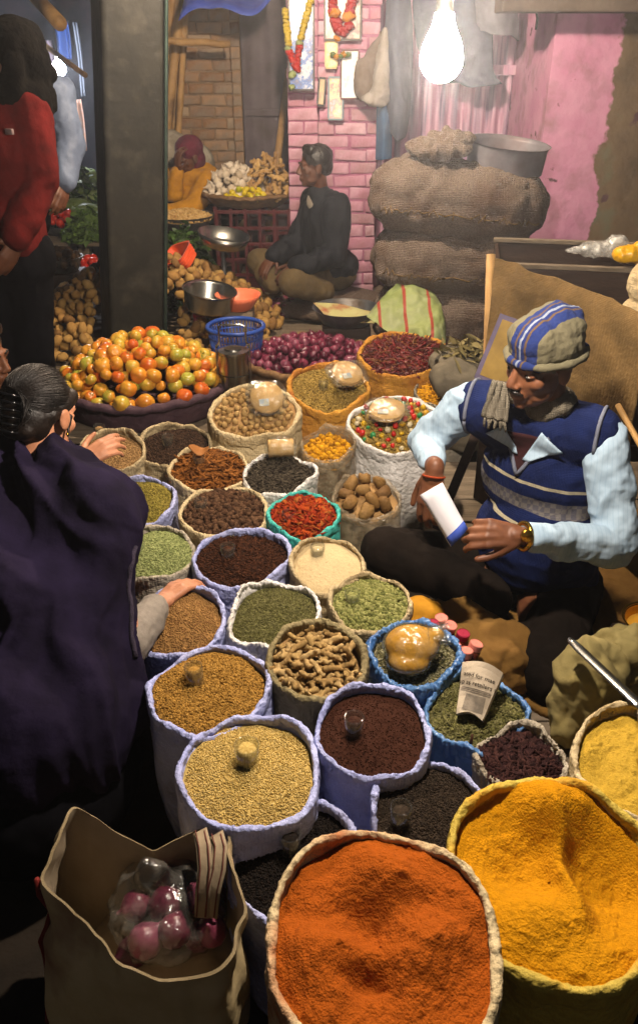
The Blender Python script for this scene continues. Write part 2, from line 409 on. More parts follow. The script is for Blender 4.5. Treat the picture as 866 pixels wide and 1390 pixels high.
t = thing('brick_pillar', (XB, yw+.2, 0), 'pink painted brick pillar with garlanded pictures hung on it', 'pillar')
G().box(((XB+XC)/2, yw+.212, 1.5), (XC-XB-.01, .4, 3.0)).build('core', m_pinkmortar, t, False)
G().box(((XA+XB)/2, yw+.272, 1.5), (XB-XA, .4, 3.0)).build('core', m_pinkmortar, t, False)
brick_wall(t, XB, XC, yw, .2, 2.6, m_pinkbrick, seed=3)
brick_wall(t, XA, XB-.004, yw+.06, .2, 2.6, m_pinkbrick, seed=5)
# --- corrugated door behind the sacks
m_corr = mat('worn pink corrugated iron', '#ac7e98', '#bc98ac', .6, sc=5, bump=.2, stretch=(9, 9, .7), dirt='#5a5a72', dsc=1)
nt = m_corr.node_tree
for nd in nt.nodes:
    if nd.type == 'TEX_NOISE' and nd.inputs['Scale'].default_value == 1:
        mp = nt.nodes.new('ShaderNodeMapping'); mp.inputs['Scale'].default_value = (11, 11, 1.1); tcn = [q for q in nt.nodes if q.type == 'TEX_COORD'][0]
        nt.links.new(tcn.outputs['Object'], mp.inputs[0]); nt.links.new(mp.outputs[0], nd.inputs[0]); nd.inputs['Scale'].default_value = 1.6
X0 = XC+.0; X1 = P(770, 150, Y=5.9).x
t = thing('corrugated_door', ((X0+X1)/2, 5.95, 0), 'worn pink corrugated iron door behind the stacked gunny sacks', 'door')
rows = []
for z in np.linspace(.2, 2.7, 12):
    rows.append([(x, 5.95+.022*math.sin(x*2*PI/.085)+.004*math.sin(z*3+x*7), z) for x in np.linspace(X0, X1, 150)])
G().grid(rows).build('corrugated_sheet', m_corr, t, solid=.003)
zz = P(700, 95, Y=5.9).z
G().box(((X0+X1)/2+.2, 5.905, zz), (X1-X0-.5, .03, .06), bevel=.004).build('cross_rail', m_corr, t, False)
# --- right wall: pink paint ending in a ragged edge on brown plaster
m_rwall = mat('plaster wall half painted pink', '#ac7290', '#b6829c', .85, sc=5, bump=.5, bsc=14, dirt='#8f6674', dsc=7, bdist=.02)
nt = m_rwall.node_tree; bs = nt.nodes['Principled BSDF']
yr = 5.0; xe = P(822, 180, Y=yr).x
src = bs.inputs['Base Color'].links[0].from_socket
tcn = nt.nodes.new('ShaderNodeTexCoord'); sx = nt.nodes.new('ShaderNodeSeparateXYZ'); nt.links.new(tcn.outputs['Object'], sx.inputs[0])
def noise_add(scale, amt, src_):
    n_ = nt.nodes.new('ShaderNodeTexNoise'); n_.inputs['Scale'].default_value = scale; n_.inputs['Detail'].default_value = 5; nt.links.new(tcn.outputs['Object'], n_.inputs[0])
    a_ = nt.nodes.new('ShaderNodeMath'); a_.operation = 'MULTIPLY_ADD'; a_.inputs[1].default_value = amt; nt.links.new(n_.outputs[0], a_.inputs[0]); nt.links.new(src_, a_.inputs[2]); return a_.outputs[0]
e1 = noise_add(3, .36, sx.outputs[0]); e1 = noise_add(25, .05, e1)
mr = nt.nodes.new('ShaderNodeMapRange'); mr.inputs[1].default_value = .20; mr.inputs[2].default_value = .215; nt.links.new(e1, mr.inputs[0])
pl = nt.nodes.new('ShaderNodeTexNoise'); pl.inputs['Scale'].default_value = 4; pl.inputs['Detail'].default_value = 6; nt.links.new(tcn.outputs['Object'], pl.inputs[0])
pr = nt.nodes.new('ShaderNodeValToRGB'); ramp(pr, [(.3, '#4d4030'), (.5, '#62523e'), (.7, '#55604e')]); nt.links.new(pl.outputs[0], pr.inputs[0])
mx = mixc(nt, 'MIX', 0, src, pr.outputs[0]); nt.links.new(mr.outputs[0], mx.inputs[0])
# chipped cracks in the paint
vo = nt.nodes.new('ShaderNodeTexNoise'); vo.inputs['Scale'].default_value = 9; vo.inputs['Detail'].default_value = 8; nt.links.new(tcn.outputs['Object'], vo.inputs[0])
vr = nt.nodes.new('ShaderNodeMapRange'); vr.inputs[1].default_value = .66; vr.inputs[2].default_value = .70; nt.links.new(vo.outputs[0], vr.inputs[0])
mx2 = mixc(nt, 'MIX', 0, mx.outputs[2], col('#4a3236')); nt.links.new(vr.outputs[0], mx2.inputs[0]); nt.links.new(mx2.outputs[2], bs.inputs['Base Color'])
xl = P(737, 180, Y=yr).x
t = thing('plaster_wall', (xe, yr, 0), 'brown plaster wall with a strip of flaking pink paint', 'wall')
rows = []
for z in np.linspace(0, 3, 40):
    rows.append([(x, yr+.008*float(vnoise(np.array([[x*5, z*5, 0]]), 4)[0]), z) for x in np.linspace(xl, xe+1.6, 40)])
rows2 = [[(x, yr+.4, z) for x, _, z in r] for r in rows]
gw = G().grid(rows); gw.grid([[r[0] for r in rows], [(r[0][0], yr+.95, r[0][2]) for r in rows]])
gw.build('wall_face', m_rwall, t)
m_lintel = mat('soot brown lintel', '#4a4038', '#5d5248', .9, sc=5, bump=.5, bsc=20)
zl = P(800, 20, Y=4.85).z
G().box((xe+.25, 4.88, zl+.16), (1.9, .22, .3), bevel=.01).build('lintel', m_lintel, t, False)
# --- brick wall and grey shutter behind the vegetable sellers
yb = 7.1
X2 = P(249, 150, Y=yb).x; X3 = P(330, 150, Y=yb).x; X4 = P(318, 150, Y=yb).x
t = thing('brick_wall', ((X2+X3)/2, yb+.2, 0), 'bare ochre brick wall behind the peanut bowl', 'wall')
G().box(((X2+X4)/2-.2, yb+.224, 1.6), (X4-X2+.4, .4, 3.2)).build('core', m_mortar, t, False)
brick_wall(t, X2-.25, X4-.004, yb+.01, .0, 2.9, m_brownbrick, L=.19, H=.075, seed=8)
G().box(((X4+X3)/2, yb+.098, 1.6), (X3-X4, .3, 3.2)).build('pier_core', m_mortar, t, False)
brick_wall(t, X4, X3, yb-.06, .0, 2.9, m_brownbrick, L=.19, H=.075, seed=9)
m_shutter = mat('mauve grey painted sheet', '#4c4248', '#5d5358', .6, sc=4, bump=.3, bsc=12, dirt='#413430', dsc=3)
t = thing('metal_shutter', ((X3+XA)/2, 7.0, 0), 'mauve grey sheet metal shutter beside the bare brick wall', 'shutter')
X5 = P(398, 150, Y=7.0).x+.3
rows = [[(x, 7.0+.006*math.sin(x*40)+.004*math.sin(z*2), z) for x in np.linspace(X3+.01, X5, 60)] for z in np.linspace(0, 3.1, 14)]
G().grid(rows).build('sheet', m_shutter, t, solid=.004)
for z in (.6, 1.3, 2.1): G().box(((X3+X5)/2, 6.975, z), (X5-X3-.04, .02, .045), bevel=.003).build('rail', m_shutter, t, False)
# --- bamboo poles leaning in the corner
for i, (a, b, r) in enumerate([(224, 246, .035), (214, 233, .03), (214, 222, .032), (226, 240, .028), (219, 248, .03), (232, 250, .026), (239, 252, .024), (209, 228, .03)]):
    p0 = P(a, 200+6*i, Y=6.75+.05*(i % 3)); p1 = P(b+2, -15, Y=6.95+.04*(i % 2)); d = (p1-p0).normalized(); p0 = p0-d*(p0.z/d.z); p0.z = 0
    pts = [p0+(p1-p0)*k/14 for k in range(15)]
    rr = [r*(1.12 if k % 3 == 0 else 1) for k in range(15)]
    tag(G().tube(pts, rr, 10).build('bamboo_pole', m_bamboo), 'bamboo pole leaning among others against the bare brick wall', 'pole', 'bamboo poles leaning in the corner')
p0 = P(212, 55, Y=6.6); p1 = P(312, 60, Y=6.75)
tag(G().tube([p0+(p1-p0)*k/6+Vector((0, 0, .006*math.sin(k*2.1))) for k in range(7)], .026, 10).build('bamboo_rail', m_bamboo), 'horizontal bamboo rail lashed across the leaning poles', 'pole')
p0 = P(376, 222, Y=6.6); p1 = P(392, 95, Y=6.9); d = (p1-p0).normalized(); p0 = p0-d*((p0.z-.2)/d.z)
tag(G().tube([p0+(p1-p0)*k/6 for k in range(7)], .028, 10).build('leaning_stick', m_bamboo), 'single dark stick leaning on the mauve grey shutter', 'stick')
# --- tarpaulin
m_tarp = mat('blue tarpaulin', '#2b3f9a', '#4257b4', .45, sc=5, bump=.5, bsc=10, spec=.4, bdist=.02)
a = P(243, 28, Y=6.3); b = P(365, 0, Y=6.3)
rows = []
for k in range(9):
    f = k/8; rows.append([Vector((a.x+(b.x-a.x)*u+.02*math.sin(9*u+f*5), 6.3+.9*f+.03*math.sin(8*u), a.z+(b.z-a.z)*u+.015*math.sin(14*u)+.5*f*(1-.3*u)+.05*math.sin(6*u+2*f))) for u in np.linspace(0, 1, 24)])
tag(G().grid(rows).build('tarpaulin', m_tarp, solid=.004), 'bright blue tarpaulin slung over the bamboo rail', 'tarpaulin')

# --- the dark post in front
m_post = mat('sooty painted post', '#15140f', '#1f1d17', .6, sc=6, bump=.4, bsc=16, dirt='#302d26', dsc=9, spec=.3, bdist=.01)
nt = m_post.node_tree
b0 = P(176, 520, Y=4.32); yb_ = 4.32
t = thing('market_post', (b0.x, yb_+.1, 0), 'tall sooty square post rising between the tomatoes and potatoes', 'post')
W = 74*mpp(174, 440, Y=4.32); 
Rz = Matrix.Rotation(math.radians(24), 3, 'Z')
def post_corner(z):
    f = z/2.2; cx = P(173, 440, Y=4.32).x + (P(164, 0, Y=4.32).x-P(173, 440, Y=4.32).x)*((z-P(173, 440, Y=4.32).z)/(P(164, 0, Y=4.32).z-P(173, 440, Y=4.32).z))
    return Vector((cx, yb_+.14, z))
gg = G(); rows = []
hw = W/2; hd = .13
outline = [(-hw, -hd), (hw, -hd), (hw, hd), (-hw, hd)]
ol = []
for i in range(4):
    a_ = Vector(outline[i]); b_ = Vector(outline[(i+1) % 4]); d = (b_-a_)
    for f in (.04, .1, .3, .5, .7, .9, .96): ol.append(a_+d*f)
for z in np.linspace(0, 3.2, 50):
    c0 = post_corner(z); r = []
    for q in ol:
        v = Rz@Vector((q.x, q.y, 0)); nn = float(vnoise(np.array([[v.x*9+c0.x, v.y*9, z*7]]), 2)[0])*.004; r.append(c0+v*(1+nn*3))
    rows.append(r)
gg.grid(rows, closed=True).build('shaft', m_post, t)
m_rod = mat('greenish pipe', '#2b3a34', '#3c4b44', .35, bump=.1, metal=.6)
e = [post_corner(z)+Rz@Vector((hw+.005, -hd-.006, 0)) for z in np.linspace(0, 3.1, 8)]
G().tube(e, .011, 8).build('conduit_pipe', m_rod, t)

# --- hanging bulbs: the lamp's light is the glowing glass itself
def bulb(name, c, R, H, power, label, top=3.2, tint='#ffeedb'):
    prof = []
    for a in np.linspace(-PI/2, .35, 16): prof.append((max(R*math.cos(a), 1e-4), -H*.5+R+R*math.sin(a)))
    r1, z1 = prof[-1]
    for f in np.linspace(0, 1, 12)[1:]: prof.append((r1+(R*.42-r1)*(3*f*f-2*f**3)**.9, z1+(H*.5-z1)*f))
    area = 0
    for (r0, z0), (r1, z1) in zip(prof, prof[1:]): area += PI*(r0+r1)*math.hypot(r1-r0, z1-z0)
    me = bpy.data.materials.new(name+' glow'); me.use_nodes = True; nt = me.node_tree; nt.nodes.clear()
    em = nt.nodes.new('ShaderNodeEmission'); em.inputs[0].default_value = col(tint); em.inputs[1].default_value = power/(PI*area)
    ou = nt.nodes.new('ShaderNodeOutputMaterial'); nt.links.new(em.outputs[0], ou.inputs[0])
    t = thing(name, c, label, 'light bulb')
    G().lathe(c, prof, 28).build('glass_bulb', me, t)
    cz = c+Vector((0, 0, H*.5))
    G().lathe(cz, [(.0001, -.004), (R*.36, -.004), (R*.4, .0), (R*.4, .03), (R*.46, .032), (R*.46, .06), (R*.3, .075), (.0001, .078)], 20).build('socket', m_steel, t)
    G().tube([cz+Vector((.004*math.sin(k), .004*math.cos(k*1.3), .07+(top-cz.z-.07)*k/8)) for k in range(9)], .004, 6).build('wire', m_cable, t)
    return t
bulb('hanging_bulb', P(600, 66, Y=1.55), .036, .104, BULB_POWER, 'large glowing bulb hanging above the spice seller')
bulb('back_bulb', Vector((-.05, 3.6, 2.45)), .045, .13, BACK_BULB_POWER, 'glowing bulb hanging high above the onion basket', tint='#ffe6c8')
bulb('far_bulb', P(80, 93, Y=9.2), .07, .15, FAR_BULB_POWER, 'glowing bare bulb far down the lane past the red jacket', tint='#eef2ff')
# ------------------------------------------------------------------ sacks of spice
ICO_V, ICO_F = None, None
bm = bmesh.new(); bmesh.ops.create_icosphere(bm, subdivisions=1, radius=1); bm.verts.index_update()
ICO_V = np.array([v.co[:] for v in bm.verts]); ICO_F = np.array([[v.index for v in f.verts] for f in bm.faces]); bm.free()
OCT_V = np.array([(1, 0, 0), (-1, 0, 0), (0, 1, 0), (0, -1, 0), (0, 0, 1), (0, 0, -1)], float)
OCT_F = np.array([(0, 2, 4), (2, 1, 4), (1, 3, 4), (3, 0, 4), (2, 0, 5), (1, 2, 5), (3, 1, 5), (0, 3, 5)])
_s = [(-1, .15), (-.4, 1), (.35, .9), (1, .3)]
ST_V = np.array([(x, w*math.cos(a)+.25*x*x, w*math.sin(a)) for x, w in _s for a in (0, 2*PI/3, 4*PI/3)])
ST_F = np.array([f for i in range(3) for j in range(3) for f in ((i*3+j, i*3+(j+1) % 3, (i+1)*3+(j+1) % 3), (i*3+j, (i+1)*3+(j+1) % 3, (i+1)*3+j))] + [(2, 1, 0), (9, 10, 11)])
BX_V = np.array([(x, y, z) for z in (-1, 1) for y in (-1, 1) for x in (-1, 1)], float)*np.array([1, 1, 1]); BX_V[3] *= .8; BX_V[4] *= .75
BX_F = np.array([(0, 2, 3), (0, 3, 1), (4, 5, 7), (4, 7, 6), (0, 1, 5), (0, 5, 4), (2, 6, 7), (2, 7, 3), (0, 4, 6), (0, 6, 2), (1, 3, 7), (1, 7, 5)])
SHAPES = {'ico': (ICO_V, ICO_F), 'oct': (OCT_V, OCT_F), 'stick': (ST_V, ST_F), 'chip': (BX_V, BX_F)}
def rand_rot(n, rg, flat=.5):
    ax = rg.uniform(0, 2*PI, n); t1 = rg.normal(0, flat, n); t2 = rg.normal(0, flat, n)
    cz, sz = np.cos(ax), np.sin(ax); cx, sx = np.cos(t1), np.sin(t1); cy_, sy = np.cos(t2), np.sin(t2); z = np.zeros(n); o = np.ones(n)
    Rz = np.stack([np.stack([cz, -sz, z], -1), np.stack([sz, cz, z], -1), np.stack([z, z, o], -1)], 1)
    Rx = np.stack([np.stack([o, z, z], -1), np.stack([z, cx, -sx], -1), np.stack([z, sx, cx], -1)], 1)
    Ry = np.stack([np.stack([cy_, z, sy], -1), np.stack([z, o, z], -1), np.stack([-sy, z, cy_], -1)], 1)
    return Rz@Rx@Ry
def scatter(shape, pos, size, rg, flat=.5, vary=.25):
    V, F = SHAPES[shape]; n = len(pos); s = np.array(size)[None, :]*rg.uniform(1-vary, 1+vary, (n, 1))*rg.uniform(.85, 1.15, (n, 3))
    R = rand_rot(n, rg, flat); W = np.einsum('nij,nkj->nki', R, V[None]*s[:, None])+pos[:, None]
    FF = (F[None]+np.arange(n)[:, None, None]*len(V)).reshape(-1, F.shape[1])
    return W.reshape(-1, 3), FF, np.repeat(rg.uniform(0, 1, n), len(V))

class Sack:
    def __init__(s, px, py, w, h, z, zb=0.0, sq=.0, sq0=0.0, seed=1, ry=None, tilt=None, taper=.86):
        s.c = P(px, py, z=z); l = mpp(px, py, z=z); s.rx = w*l
        dep = math.degrees(PITCH+math.atan((py-PCY)/FPX))
        app = math.degrees(math.asin(min(.98, h/w)))
        s.tilt = math.radians(min(14, max(0, (app-dep)*.85)) if tilt is None else tilt)
        s.ry = s.rx*(ry or 1.03); s.zb = zb; s.sq = sq; s.sq0 = sq0; s.seed = seed; s.taper = taper
        yaw = math.atan2(s.c.x, s.c.y)
        s.R = (Matrix.Rotation(-yaw, 3, 'Z')@Matrix.Rotation(s.tilt, 3, 'X'))
        s.rg = np.random.default_rng(seed)
    def rad(s, th):
        q = np.stack([np.cos(th)*1.2, np.sin(th)*1.2, np.full_like(th, s.seed*3.1)], -1)
        return 1+s.sq*np.cos(4*(th-s.sq0))*.5+.055*fbm(q, s.seed, 2)+.014*np.cos(5*th+s.seed*1.9)+.016*np.cos(3*th+s.seed*2.7)
    def rimpt(s, th, f=1.0, dz=0.0):
        r = s.rad(th)*f
        q = np.stack([np.cos(th)*1.4, np.sin(th)*1.4, np.full_like(th, s.seed*1.7)], -1)
        loc = np.stack([np.cos(th)*r*s.rx, np.sin(th)*r*s.ry, dz+.020*fbm(q, s.seed+40, 2)+.004*vnoise(q*4, s.seed+41)], -1)
        return loc@np.array(s.R).T+np.array(s.c)
    def build(s, m, label, roll=.017, name='spice_sack', cat='sack', wr=1.0, soft=1.0, group=None, lining=None):
        n = 132; th = np.linspace(0, 2*PI, n, endpoint=False)
        t = thing(name, (s.c.x, s.c.y, s.zb), label, cat, group)
        rim = s.rimpt(th, 1.0, -roll*.5); rows = []
        base = np.stack([s.c.x+np.cos(th)*s.rx*s.taper*s.rad(th), s.c.y+np.sin(th)*s.ry*s.taper*s.rad(th), np.full(n, s.zb)], -1)
        cen = np.array(s.c)
        K = 18
        for k in range(K+1):
            f = k/K; p = base*(1-f)+rim*f
            bul = (.13*math.sin(PI*min(1, f*1.02))**.8)
            q = np.stack([np.cos(th)*3.2, np.sin(th)*3.2, np.full(n, f*2.2+s.seed)], -1)
            fold = fbm(q, s.seed+11, 3)*.035*wr*(.35+f*(1-f)*3) + (np.abs(vnoise(q*2.1, s.seed+3))-.3)*.04*wr*f*(1.1-f)
            d = p-np.array([s.c.x, s.c.y, 0]); d[:, 2] = 0
            p = p+d*(bul+fold)[:, None]
            rows.append([tuple(v) for v in p])
        if k == K: pass
        g = G(); g.grid(rows, closed=True)
        g.add([(s.c.x, s.c.y, s.zb)]+list(rows[0]), [(0, 1+(j+1) % n, 1+j) for j in range(n)])
        inn = [[tuple(v) for v in s.rimpt(th, f, dz)] for f, dz in ((1.0, -roll*.6), (.965, -.03), (.93, -.07))]
        g2 = G(); g2.grid(inn, closed=True); g.add(g2.V, g2.F)
        g.build('sack_body', m, t, solid=.002)
        # rolled rim
        nr = 300; th = np.linspace(0, 2*PI, nr, endpoint=False); c0 = s.rimpt(th, 1.0)
        out = c0-cen; out = out/np.linalg.norm(out, axis=1)[:, None]; up = np.array(s.R@Vector((0, 0, 1)))
        rows = []; M = 20
        q0 = np.stack([np.cos(th)*2.3, np.sin(th)*2.3, np.full(nr, s.seed*2.3)], -1)
        thick = roll*(1+.22*soft*np.tanh(3*fbm(q0*1.6, s.seed+21, 2)))
        hang = 1+.45*fbm(q0*.8, s.seed+25, 2)
        for j in range(M):
            a = 2*PI*j/M
            q = np.stack([np.cos(th+a*.02)*11, np.sin(th+a*.02)*11, np.full(nr, math.cos(a)*.9+s.seed)], -1)
            q3 = np.stack([np.cos(th+a*.02)*5, np.sin(th+a*.02)*5, np.full(nr, math.sin(a)*1.3+s.seed)], -1)
            wv = 1+.12*wr*fbm(q3, s.seed+33, 2)
            rr = thick*wv; cr = .0024*wr*(.45-np.abs(vnoise(q*1.15, s.seed+31))*1.5)+.0010*wr*fbm(q*3.5, s.seed+35, 2)
            p = c0+out*((rr*.50+cr)*math.cos(a)+(-.35*roll*min(0, math.sin(a))))[:, None]+up[None]*(rr*math.sin(a)*(.62 if math.sin(a) > 0 else 2.7*hang)+cr*math.sin(a))[:, None]
            rows.append([tuple(v) for v in p])
        rows.append(rows[0])
        G().grid(rows, closed=True).build('rolled_rim', m, t)
        return t
    def surf(s, x, y, dome=.02, drop=.018, rough=.004, carve=None):
        """heap height in the sack's own frame, x and y in units of the radius"""
        r2 = x*x+y*y
        q = np.stack([x*2.2, y*2.2, np.full_like(x, s.seed*1.3)], -1)
        z = -drop+dome*(1-r2)+rough*fbm(q, s.seed+60, 4)
        if carve is not None: z = z+.78*carve(x, y)
        return z
    def world(s, x, y, z):
        return np.stack([x*s.rx, y*s.ry, z], -1)@np.array(s.R).T+np.array(s.c)
    def heap(s, m, label, dome=.02, drop=.016, rough=.004, grain=None, N=0, size=(.004, .002, .002), flat=.5, fine=0.0, carve=None, name='spice_heap', cat='spice', res=90, lift=.3, vary=.25, rmax=.97):
        rr = np.linspace(0, 1, res)**.8; n = 160; th = np.linspace(0, 2*PI, n, endpoint=False)
        RR, TT = np.meshgrid(rr, th, indexing='ij'); R1 = RR.ravel(); T1 = TT.ravel(); f = s.rad(T1)*.985
        x = R1*np.cos(T1)*f; y = R1*np.sin(T1)*f
        z = s.surf(x, y, dome, drop, rough, carve)
        if fine: z = z+fine*(.5*fbm(np.stack([x*22, y*22, z*0+s.seed], -1), s.seed+70, 4)+2.4*np.clip(vnoise(np.stack([x*14, y*14, z*0+s.seed], -1), s.seed+75)-.35, 0, 1))
        V = s.world(x, y, z)
        i = np.arange((res-1)*n); a = i; b = (i//n)*n+(i+1) % n; F = np.stack([a, b, b+n, a+n], -1)
        F = np.concatenate([F[:, [0, 1, 2]], F[:, [0, 2, 3]]])
        at = np.full(len(V), .3)+.25*s.rg.uniform(-1, 1, len(V))
        if grain:
            k = s.rg.uniform(0, 1, N)**.5*rmax; t2 = s.rg.uniform(0, 2*PI, N); f = s.rad(t2)*.95; gx = k*np.cos(t2)*f; gy = k*np.sin(t2)*f
            gz = s.surf(gx, gy, dome, drop, rough, carve)+size[2]*(lift+s.rg.uniform(-.6, .8, N))
            W, FF, a2 = scatter(grain, s.world(gx, gy, gz), size, s.rg, flat, vary)
            F = np.concatenate([F, FF+len(V)]); V = np.concatenate([V, W]); at = np.concatenate([at, a2])
        o = link(name, mk_mesh(name, V, F, m, smooth=(grain in (None, 'oct')), attr=at))
        return tag(o, label, cat, None, 'stuff')
    def top(s, x, y, **kw):
        z = s.surf(np.array([x]), np.array([y]), **kw); return Vector(s.world(np.array([x]), np.array([y]), z)[0])
    def up(s): return s.R@Vector((0, 0, 1))

def tumbler(sk, px, py, m_fill, label, lean=(0, 0), H=.085, R=.026, dz=.0, fill=True, dome=.02, sink=.035):
    """small glass measure pushed into the heap; px,py is the middle of its rim in the photo"""
    x = P(px, py, z=sk.c.z+.045); b = Vector((x.x, x.y, 0)); 
    loc = sk.R.transposed()@(Vector((x.x, x.y, sk.c.z))-sk.c)
    z0 = sk.top(max(-.8, min(.8, loc.x/sk.rx)), max(-.8, min(.8, loc.y/sk.ry)), dome=dome).z - sink + dz
    base = Vector((x.x, x.y, z0)); Rm = Matrix.Rotation(lean[0], 3, 'X')@Matrix.Rotation(lean[1], 3, 'Y')
    t = thing('measuring_glass', base, label, 'glass')
    r0 = R*.78
    G().lathe(base, [(.0005, .002), (r0, .002), (r0+.0015, .006), (R, H), (R-.0018, H+.001), (R-.0035, H-.002), (r0-.0025, .012), (.0005, .011)], 28, Rm).build('glass_wall', m_glass, t)
    if fill:
        V = [(.0005, .0125), (r0-.003, .0125), (R-.0052, H-.013), (R*.5, H-.008), (.0005, H-.006)]
        gg = G().lathe(base, V, 20, Rm); W = np.array(gg.V); W += .0008*np.stack([vnoise(W*400, q) for q in range(3)], 1)
        link('spice_fill', mk_mesh('spice_fill', W, gg.F, m_fill, attr=RNG.uniform(0, 1, len(W))), t)
    return t

def spice(name, cols, rough=.9, sc=60, bump=.4, bsc=160, spec=.15, bd=.004):
    return mat(name, cols[0], rough=rough, sc=sc, bump=bump, bsc=bsc, spec=spec, attr=cols, bdist=bd)
s_tan = spice('tan ground spice', ['#8a6a42', '#9a7a50', '#7a5c38'], sc=90)
s_dark = spice('dark seeds', ['#241a14', '#3a2a20', '#4a3628'])
s_bark = spice('cinnamon bark', ['#54300f', '#7a4a1e', '#8f5a28', '#3a2010'])
s_ajwain = spice('green gold seeds', ['#5f5520', '#7d7230', '#8f803c', '#4a4018'])
s_fennel = spice('fennel seeds', ['#666e40', '#828a56', '#969c66', '#545c34'])
s_pods = spice('black cardamom', ['#2e1e14', '#4a3222', '#5e4430', '#38261a'])
s_clove = spice('cloves', ['#1e100a', '#341c10', '#4a2a18', '#26140c'])
s_long = spice('long pepper', ['#2c2620', '#413a30', '#4e463a', '#221c18'])
s_mace = spice('red mace', ['#5e140a', '#8a2a10', '#a84818', '#701a0c', '#9a5a28'])
s_coriander = spice('coriander', ['#6f5a2a', '#8d7438', '#9d8446', '#5c4820'])
s_chili = spice('dried chilli', ['#3a0608', '#5c0c0e', '#701614', '#4a0808', '#7c5024'], rough=.45, spec=.5)
s_yellowbits = spice('yellow bits', ['#b07a10', '#c8921c', '#8a5c10'])
s_flour = spice('cream flour', ['#b8a27a', '#c2ae86', '#b09a70'], sc=200, bump=.25)
s_card = spice('green cardamom', ['#5e6232', '#7b7c46', '#8f8e58', '#6a6a38', '#4c5228'])
s_herb = spice('dried herb', ['#4e4c28', '#636034', '#75704a', '#3e3c1e'])
s_brownp = spice('brown ground spice', ['#86603a', '#94703f', '#785632'], sc=90)
s_mustard = spice('golden seeds', ['#7d5a24', '#906a2c', '#a07a3a', '#6a4a1c'])
s_choc = spice('dark brown powder', ['#2e160c', '#371c10', '#2a140c', '#452818'], sc=120)
s_cous = spice('pale yellow seeds', ['#b09450', '#bca260', '#a48846', '#c8b074'])
s_poppy = spice('black brown seeds', ['#241d18', '#33291f', '#3a3026', '#1c1612'])
s_black = spice('black seeds', ['#0c0a09', '#191411', '#241c16', '#0e0c0a'])
s_petal = spice('dark dried petals', ['#1f0f10', '#301a1a', '#3d2420', '#1a0c0e'])
s_seeds = spice('grey green seeds', ['#4a452c', '#656040', '#908a70', '#332f1c'])
s_redp = spice('red chilli powder', ['#96480a', '#9e4e0c', '#8c4008'], sc=70, bump=.9, bsc=230, bd=.006)
s_turm = spice('turmeric powder', ['#b87c04', '#c08406', '#b07402'], sc=70, bump=.9, bsc=230, bd=.006)
s_gram = spice('gram flour', ['#a8882a', '#b39234', '#9c7c22'], sc=70, bump=.8, bsc=230, bd=.005)

GL = 'glass measure'
def S(*a, **k): return Sack(*a, **k)
sk = {}
def mksack(key, px, py, w, h, z, m, sl, hm, hl, hk, roll=.0135, **k):
    bk = {q: k.pop(q) for q in ('wr', 'soft', 'name', 'cat') if q in k}
    s = Sack(px, py, w, h, z, seed=len(sk)+3, **k); sk[key] = s
    s.build(m, sl, roll=roll, **bk)
    if hm: s.heap(hm, hl, **hk)
    return s
mksack('tan', 153, 612, 42, 31, .42, m_beigesack, 'beige cloth sack of tan powder behind the shawled customer', s_tan, 'tan ground spice by the raised blurred hand', dict(grain='oct', N=2500, size=(.003, .0025, .002)))
mksack('dark', 238, 605, 47, 30, .41, m_beigesack, 'beige sack of tiny dark seeds beside the plank edge', s_dark, 'dark brown seeds in the sack nearest the tomato planks', dict(grain='ico', N=3200, size=(.0045, .003, .003)))
mksack('bark', 283, 637, 53, 33, .42, m_cream, 'cream sack of cinnamon bark with a turned up collar', s_bark, 'loose curled cinnamon bark pieces', dict(grain='stick', N=620, size=(.026, .006, .005), flat=.28, dome=.03, vary=.5))
mksack('ajwain', 192, 680, 47, 33, .42, m_bluesack, 'light blue sack of green gold seeds by the customer shoulder', s_ajwain, 'green gold ajwain seeds in a light blue sack', dict(grain='ico', N=4200, size=(.005, .0028, .0025)))
mksack('fennel', 212, 750, 50, 36, .42, m_greysack, 'grey cloth sack of pale green fennel seeds', s_fennel, 'pale green fennel seeds', dict(grain='ico', N=4200, size=(.006, .0026, .0024), dome=.035))
mksack('pods', 303, 695, 58, 36, .42, m_cream, 'cream sack of brown cardamom pods between cinnamon and cloves', s_pods, 'wrinkled brown cardamom pods', dict(grain='ico', N=900, size=(.0125, .0075, .007), dome=.03, flat=.6))
mksack('clove', 327, 758, 64, 39, .42, m_bluesack, 'light blue sack of dark cloves', s_clove, 'dark brown cloves', dict(grain='stick', N=3800, size=(.0085, .0026, .0026), dome=.02, flat=.5))
mksack('long', 379, 643, 47, 31, .43, m_whitesack, 'small crumpled white sack of black long pepper', s_long, 'black long pepper spikes', dict(grain='stick', N=900, size=(.015, .0042, .004), flat=.35), roll=.012, wr=2.0, sq=.08)
mksack('mace', 412, 699, 47, 28, .42, m_teal, 'small teal sack of red dried mace', s_mace, 'red dried mace blades', dict(grain='chip', N=800, size=(.014, .007, .0015), flat=.6, dome=.045, vary=.5), roll=.012)
s_ = mksack('walnut', 345, 560, 59, 38, .50, m_cream, 'big beige canvas sack of dried figs', s_tan, 'tan crumbs under the dried figs', dict(dome=.03), roll=.02)
mksack('coriander', 445, 527, 55, 36, .50, m_orange, 'ochre sack of coriander seed topped with a packet', s_coriander, 'brown green coriander seed', dict(grain='ico', N=3600, size=(.0055, .004, .004), dome=.02), roll=.022, soft=1.3)
mksack('chili', 550, 482, 60, 31, .50, m_orange, 'ochre sack heaped with dried red chillies', s_chili, 'dried dark red chillies', dict(grain='stick', N=1500, size=(.032, .0055, .005), flat=.4, dome=.06, vary=.4), roll=.022, zb=.2, soft=1.4, tilt=6)
